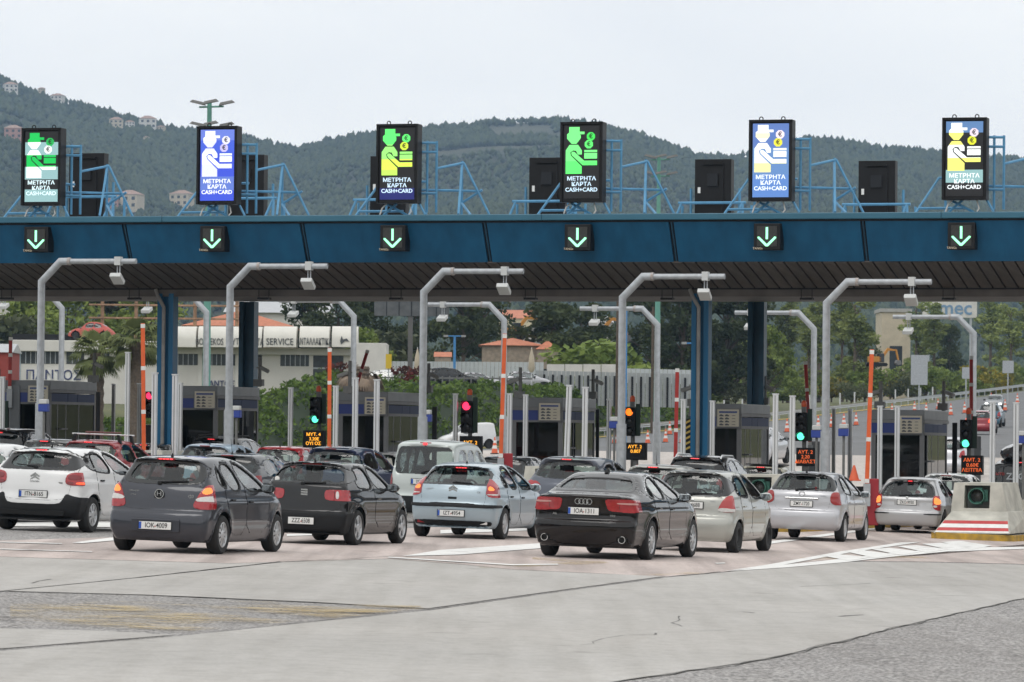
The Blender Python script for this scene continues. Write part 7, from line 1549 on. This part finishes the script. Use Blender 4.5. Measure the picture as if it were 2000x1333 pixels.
# white hoarding with letters and the dark one
hb = thing('lettered_hoarding', 'white hoarding with blue letters over the poplars', 'hoarding', (0, 720, 0)); s_ = F/720; q_ = lambda px, py: ((px-1000)/s_, CAMZ+(861+.0096*(px-1000)-py)/s_)
(x0, z0), (x1, z1) = q_(1802, 620), q_(1908, 578); obox('panel', M_WALLW, hb, x0, x1, 0, .6, z0, z1); text('lettering', 'omec', 3.3, mat('pale_blue_letter', (.16, .28, .42), .6), hb, ((x0+x1)/2, -.05, (z0+z1)/2-.3), depth=.03, bold=.05)
for x in (x0+1, x1-1): MB().tube((x, .3, zg(x, 720)), (x, .3, z0), .2, n=6).build('post', M_GALV, hb)
dh = thing('dark_hoarding', 'dark weathered hoarding on a single steel post', 'hoarding', (0, 365, 0)); (x0, z0), (x1, z1) = ((730-1000)/23.3, at(730, 617, 365).z), ((876-1000)/23.3, at(876, 583, 365).z)
obox('panel', mat('weathered_panel', (.10, .105, .11), .8, var=.25, vscale=1.5), dh, x0, x1, 0, .5, z0, z1); xp = (801-1000)/23.3; obox('post', mat('dark_post', (.12, .115, .11), .8), dh, xp-.2, xp+.2, .1, .5, zg(xp, 365)-1, z0)
for k in range(1, 6): xx = x0+(x1-x0)*k/6; obox('batten', M_GAP, dh, xx-.04, xx+.04, -.03, .0, z0, z1)
# masts
M_MAST = mat('mast_green', (.13, .34, .27), .5, var=.1)
def mast(px, pyt, Y, label):
    X = (px-1000)/F*Y; z = zg(X, Y); zt = at(px, pyt, Y).z; o = thing('light_mast', label, 'light mast', (X, Y, z), 0, 'green light masts'); h = zt-z
    MB().tube((0, 0, 0), (0, 0, h), .24, .12, 10).build('shaft', M_MAST, o, smooth=True)
    for dz in (.1, 1.25):
        MB().tube((-.55, 0, h-dz-.25), (.75, 0, h-dz-.2), .05, n=6).build('bracket', M_MAST, o)
        for x, y, rz in ((-.6, 0, .2), (.9, 0, -.15), (.1, -.7, 0)): q2 = MB().box((0, 0, 0), (.85, .42, .14), taper=.75); q2.xf(Matrix.Translation((x, y, h-dz)) @ Matrix.Rotation(.22*(-1 if x > 0 else 1), 4, 'Y')); q2.build('floodlight', M_CAM, o)
mast(404, 197, 230, 'tall green floodlight mast behind the blue screen'); mast(1284, 303, 300, 'tall green floodlight mast behind the plain green screen')
M_SKYB = mat('bright_blue_pole', (.06, .25, .55), .5)
for px, py, Y, lb in ((888, 657, 370, 'blue double lamp post above the pale fence'), (1355, 671, 340, 'blue double lamp post left of the right columns'), (1222, 605, 300, 'thick blue pole behind the antenna pole')):
    X = (px-1000)/F*Y; z = zg(X, Y); h = at(px, py, Y).z-z; o = thing('blue_lamp_post', lb, 'lamp post', (X, Y, z), 0, 'blue lamp posts'); MB().tube((0, 0, -.5), (0, 0, h), .14, .1, 8).build('shaft', M_SKYB, o, smooth=True); MB().tube((-.8, 0, h), (.8, 0, h), .05, n=6).build('arm', M_SKYB, o)
    for x in (-.75, .75): obox('lamp', M_CAML, o, x-.2, x+.2, -.15, .15, h-.08, h+.1)
for px, pyt, Y, lb in ((1206, 575, 330, 'wooden pole left of the blue pole'), (1275, 600, 350, 'wooden pole just behind the green mast')):
    X = (px-1000)/F*Y; z = zg(X, Y); MB_ = MB().tube((0, 0, -.5), (0, 0, at(px, pyt, Y).z-z), .14, .10, 8); o = thing('wooden_pole', lb, 'pole', (X, Y, z)); MB_.build('shaft', M_BARK, o, smooth=True); obox('crossarm', M_BARK, o, -.5, .5, -.06, .06, at(px, pyt, Y).z-z-.5, at(px, pyt, Y).z-z-.38)
# ---------------------------------------------------------------- guard rail, kerb line, fences
gr = thing('guard_rail', 'galvanised guard rail curving up along the motorway edge', 'guard rail', (0, 0, 0)); b = MB(); V = []; tt = np.concatenate([np.arange(190, 420, 4.), np.arange(420, 900, 16.)])
for t_ in tt:
    X, Y = LN(-87.8, t_); z = zg(*LN(-87, t_)); V += [(X, Y, z+.42), (X-.03, Y+.06, z+.50), (X, Y, z+.58), (X-.03, Y+.06, z+.66), (X, Y, z+.76)]
b.add(V, [(5*i+k, 5*i+5+k, 5*i+6+k, 5*i+1+k) for i in range(len(tt)-1) for k in range(4)]).build('beam', M_GALV, gr, fix=False)
pm = MB().bbox(-.05, .05, -.05, .05, -.2, .72).mesh('post', M_GALV)
for t_ in np.arange(190, 560, 4.): X, Y = LN(-88.05, t_); link('post', pm, gr, (X, Y, zg(*LN(-87, t_))))
tag(strip('yellow_edge_line', [-87.0, -86.2], np.arange(235, 470, 5.), .09, worn('yellow_edge', (.62, .40, .06), (.3, .22, .08), .35, .5, (.5, .5, .5))), kind='structure')
# ivy covered bank
bk = thing('ivy_bank', 'thick green ivy covering the bank behind the guard rail', 'ivy', (0, 0, 0)); bk['kind'] = 'stuff'
g = RNG; C = []; V = []; ts2 = np.arange(226, 374, 2.)
def bank(t_, u):
    "u 0 foot, 1 crest"
    n0 = -88.9-4.5*u; X, Y = LN(n0, t_); base = zg(*LN(-87, t_)); wob = vnoise(np.array([t_*7.]), np.array([u*40.]), 12, 3)[0]
    return X, Y, base+(float(np.interp(t_, [226, 258, 276, 310, 374], [1.6, 2.4, 4.6, 3.9, 2.4]))+.7*wob)*math.sin(u*math.pi*.5)**.7
us = np.linspace(0, 1, 8); V = [bank(t_, u) for t_ in ts2 for u in us]; nu = len(us)
link('bank_core', np_mesh('bank_core', np.array(V), np.array([(i*nu+j, (i+1)*nu+j, (i+1)*nu+j+1, i*nu+j+1) for i in range(len(ts2)-1) for j in range(nu-1)]), mat('ivy_dark', (.02, .035, .012), .9)), bk)
cs_ = [bank(g.uniform(227, 373), g.uniform(0, 1.0)) for _ in range(1150)]; Vl, Ql = leaves(cs_, g.uniform(.35, .75, 1150), 26, .17, 5)
link('ivy_leaves', np_mesh('ivy_leaves', Vl, Ql, leafmat('ivy_leaf', (.045, .085, .015), (.15, .22, .045), .8), smooth=False), bk)
# panel fences on top of the bank
def fence(label, n0, t0, t1, h, mm, step, dark, z0=3.2, name='panel_fence'):
    o = thing(name, label, 'fence', (0, 0, 0), 0); pts = np.arange(t0, t1, step)
    for a, c in zip(pts[:-1], pts[1:]):
        (X0, Y0), (X1, Y1) = LN(n0, a), LN(n0, c-.12); za = zg(X0, Y0)+z0
        for k in range(4):
            f0, f1 = k/4, (k+.93)/4; A = (X0+(X1-X0)*f0, Y0+(Y1-Y0)*f0); B = (X0+(X1-X0)*f1, Y0+(Y1-Y0)*f1)
            MB().add([(A[0], A[1], za), (B[0], B[1], za), (B[0], B[1], za+h), (A[0], A[1], za+h), (A[0], A[1]+.08, za), (B[0], B[1]+.08, za), (B[0], B[1]+.08, za+h), (A[0], A[1]+.08, za+h)], [(0, 1, 2, 3), (7, 6, 5, 4), (0, 4, 5, 1), (1, 5, 6, 2), (2, 6, 7, 3), (3, 7, 4, 0)]).build('panel', mm, o)
        if dark: MB().tube((X0, Y0-.1, za), (X0, Y0-.1, za+h), .09, n=5).build('post', M_BLACK, o)
    return o
def xfence(label, px0, px1, py0, py1, Y, mm, npan, dark=False, name='panel_fence', dpy=0.):
    o = thing(name, label, 'fence', (0, 0, 0), 0)
    for k in range(npan):
        a, c = px0+(px1-px0)*k/npan, px0+(px1-px0)*(k+.97)/npan; dy = dpy*k/npan
        p, q2 = at(a, py1+dy, Y), at(c, py0+dy, Y); obox('panel', mm, o, p.x, q2.x, Y+(.05 if k % 2 else 0), Y+.12, p.z, q2.z)
        if dark and k % 2 == 0: obox('post', M_BLACK, o, p.x-.08, p.x+.08, Y-.12, Y-.02, p.z, q2.z-.3)
    return o
xfence('pale corrugated fence behind the parked cars', 742, 1062, 706, 742, 372, mat('pale_sheet', (.50, .53, .54), .55, .15, var=.06), 40, dpy=2); xfence('grey panel fence with dark posts on the ivy bank', 1045, 1372, 724, 790, 352, mat('grey_sheet', (.34, .36, .36), .6, .1, var=.08), 38, True, dpy=8); xfence('whitewashed low wall panels above the grey fence', 1068, 1210, 712, 735, 360, M_WALLW, 4, name='white_wall'); xfence('pale sheet fence right of the antenna pole', 1215, 1375, 720, 748, 362, MATS['pale_sheet'], 18, dpy=4)
# dark railing in front of the parking
rl = thing('railing', 'dark metal railing above the ivy by the parked cars', 'railing', (0, 0, 0))
for k in range(28): px = 640+k*14; p, q2 = at(px, 757, 335), at(px, 735, 335); obox('baluster', M_CAM, rl, p.x-.05, p.x+.05, 335, 335.1, p.z-.6, q2.z)
p, q2 = at(635, 737, 335), at(1040, 737, 335); obox('top_rail', M_CAM, rl, p.x, q2.x, 334.95, 335.1, p.z-.05, p.z+.08)
# stakes on the verge
st0 = MB().bbox(-.07, .07, -.07, .07, -.3, 1.5).mesh('stake', M_ALU)
for i, px in enumerate(list(range(1405, 1620, 19))+list(range(1625, 1860, 16))):
    Y = 318+i*4.; X, Y2 = LN(-91.5, 300+i*7.5); o = link('verge_stake', st0, None, (X, Y2, zg(X, Y2))); tag(o, 'pale fence stake in the row along the verge', 'stake', 'fence stakes along the verge')
# backs of road signs
for px0, px1, py0, py1, Y, lb in ((1779, 1812, 694, 752, 360, 'blank grey board tall among the bushes'), (1879, 1895, 718, 740, 420, 'small blank grey sign back on the verge'), (1958, 1980, 705, 729, 440, 'blank grey sign back near the right picture edge')):
    p, q2 = at(px0, py1, Y), at(px1, py0, Y); o = thing('road_sign_back', lb, 'road sign', (0, 0, 0), 0, 'sign backs on the verge'); obox('panel', M_GALV, o, p.x, q2.x, Y, Y+.06, p.z, q2.z); xm = (p.x+q2.x)/2; obox('post', M_GALV, o, xm-.06, xm+.06, Y+.06, Y+.18, zg(xm, Y)-.2, p.z+.2)
o = thing('yellow_road_sign', 'yellow pedestrian style board on a post by the pale fence', 'road sign', (0, 0, 0)); p, q2 = at(753, 733, 340), at(765, 692, 340); obox('panel', mat('sign_yellow', (.65, .45, .03), .6), o, p.x, q2.x, 340, 340.06, p.z+.5, q2.z); obox('post', M_GALV, o, (p.x+q2.x)/2-.05, (p.x+q2.x)/2+.05, 340.06, 340.15, p.z-2, p.z+.6)
# parked vehicles behind the fence, lorry, diggers
def park(px, py, Y, rz, s, pm, label, name, cat='car'):
    r = stdcar(label, name, s, pm, 1000, 1000, 0, Wst, None, False, 'vehicles parked behind the ivy', cat); r.location = at(px, py, Y); r.rotation_euler = (0, 0, R(rz)); return r
park(768, 766, 345, 75, mk_suv(1.75, 4.8, .9, res=.1), PW, 'white pickup parked below the yellow board', 'parked_car'); park(850, 762, 345, -80, mk_suv(1.8, 4.7, .92, res=.1, side_glass=M_TINT), PB, 'black tall car parked behind the ivy', 'parked_car'); park(905, 764, 348, -80, mk_hatch(1.5, res=.1), PC, 'silver car parked beside the railing', 'parked_car'); park(1000, 762, 350, -85, mk_hatch(1.5, res=.1), PC, 'silver car parked right of the orange boom', 'parked_car')
lo_ = thing('white_lorry', 'white box lorry parked right of the service building', 'lorry', at(724, 770, 350)); obox('box_body', M_WALLW, lo_, -1.25, 1.25, 0, 6, .9, 4.1, bevel=.04); obox('chassis', M_BLACK, lo_, -1.1, 1.1, .2, 7.5, .5, .9); obox('rear_bumper', M_GALV, lo_, -1.2, 1.2, -.1, .05, .5, .65); obox('cab', M_WALLW, lo_, -1.15, 1.15, 6.1, 7.8, .8, 2.8, bevel=.1)
for x in (-1., 1.):
    for y in (1.2, 6.8): MB().lathe([(.3, -.13), (.45, -.13), (.45, .13), (.3, .13)], 16, 'x', (x, y, .45), True).build('wheel', M_TYRE, lo_)
def digger(px, py, Y, label, k=1.):
    o = thing('digger', label, 'excavator', at(px, py, Y), R(20), 'diggers in the yard'); m = mat('digger_yellow', (.50, .22, .03), .6, var=.1); o.scale = (k,)*3
    for y in (-.9, .9): MB().prism([(-1.6, 0), (1.6, 0), (1.9, .35), (1.6, .7), (-1.6, .7), (-1.9, .35)], 'y', y-.25, y+.25).build('track', M_BLACK, o)
    obox('house', m, o, -1.5, .6, -1, 1, .8, 1.9, bevel=.08); obox('cab', M_WIN, o, .1, 1.2, -1, 0, .8, 2.5, bevel=.06)
    MB().prism([(.6, 1.2), (2.4, 3.6), (4.2, 3.3), (4.3, 3.05), (2.6, 3.1), (1.1, 1.1)], 'y', .1, .5).build('boom', m, o); MB().prism([(4.0, 3.4), (4.4, 3.3), (4.9, 1.2), (4.65, 1.1)], 'y', .15, .45).build('arm', m, o); MB().prism([(4.4, 1.3), (5.1, 1.2), (5.2, .5), (4.5, .3), (4.1, .7)], 'y', -.2, .8).build('bucket', M_CAM, o)
digger(1160, 672, 430, 'yellow digger arching its boom among the pines', .75); digger(1712, 716, 420, 'orange digger parked below the cream block', .5); digger(998, 664, 450, 'yellow digger behind the cottage roof', .7)
# closed parasols
for px in (815, 1038): p = at(px, 728, 345); o = thing('closed_parasol', 'closed cream parasol by the '+('hoarding post' if px < 900 else 'grey fence'), 'parasol', p); MB().lathe([(.12, 0), (.28, .3), (.2, 1.2), (.03, 1.9)], 10).build('canopy', M_WALLC, o, smooth=True); MB().tube((0, 0, -1.5), (0, 0, 2.0), .035, n=6).build('pole', M_ALU, o)
# red leaved shrubs
M_REDL = leafmat('red_leaf', (.06, .03, .02), (.22, .04, .03), 1.0)
for px, py, lb in ((668, 728, 'red flowering shrub left of the withered palm'), (790, 735, 'red leaved shrub below the hoarding post')):
    cs2 = [(random.gauss(0, .6), random.gauss(0, .5), random.uniform(.2, 1.5)) for _ in range(12)]; V2, Q2 = leaves(cs2, [.45]*12, 70, .13, px); o = thing('red_shrub', lb, 'shrub', at(px, py+25, 330)); link('crown', np_mesh('crown', V2, Q2, M_REDL, smooth=False), o); MB().tube((0, 0, -1), (0, 0, .8), .07, n=6).build('stem', M_BARK, o)
# unseen slope added behind the camera to darken reflections in paint and glass
hb2 = []; nb2 = 60
for i in range(nb2+1):
    a = math.pi*(1.02+.96*i/nb2)
    for r_, zz in ((230, -6), (300, 16+6*math.sin(i*.9)), (420, 52+14*math.sin(i*.37)), (560, 60)):
        hb2.append((r_*math.cos(a), r_*math.sin(a), zz))
tag(link('added_rear_slope', np_mesh('added_rear_slope', np.array(hb2), np.array([(4*i+k, 4*i+4+k, 4*i+5+k, 4*i+1+k) for i in range(nb2) for k in range(3)]), mat('reflection_darkener', (.05, .065, .03), .95, var=.5, vscale=.08, det=6))), kind='structure')
# ================================================================== HAZE
hz = MB().bbox(-2300, 2300, -700, 4150, -14, 345).build('haze', None); tag(hz, kind='stuff')
hm = bpy.data.materials.new('haze_air'); hm.use_nodes = True; N = hm.node_tree; N.nodes.remove(N.nodes['Principled BSDF']); v = N.nodes.new('ShaderNodeVolumePrincipled'); v.inputs['Color'].default_value = (.50, .72, 1, 1); v.inputs['Density'].default_value = HAZE = .0001; v.inputs['Anisotropy'].default_value = 0.
N.links.new(v.outputs[0], N.nodes['Material Output'].inputs['Volume']); hz.data.materials.append(hm)
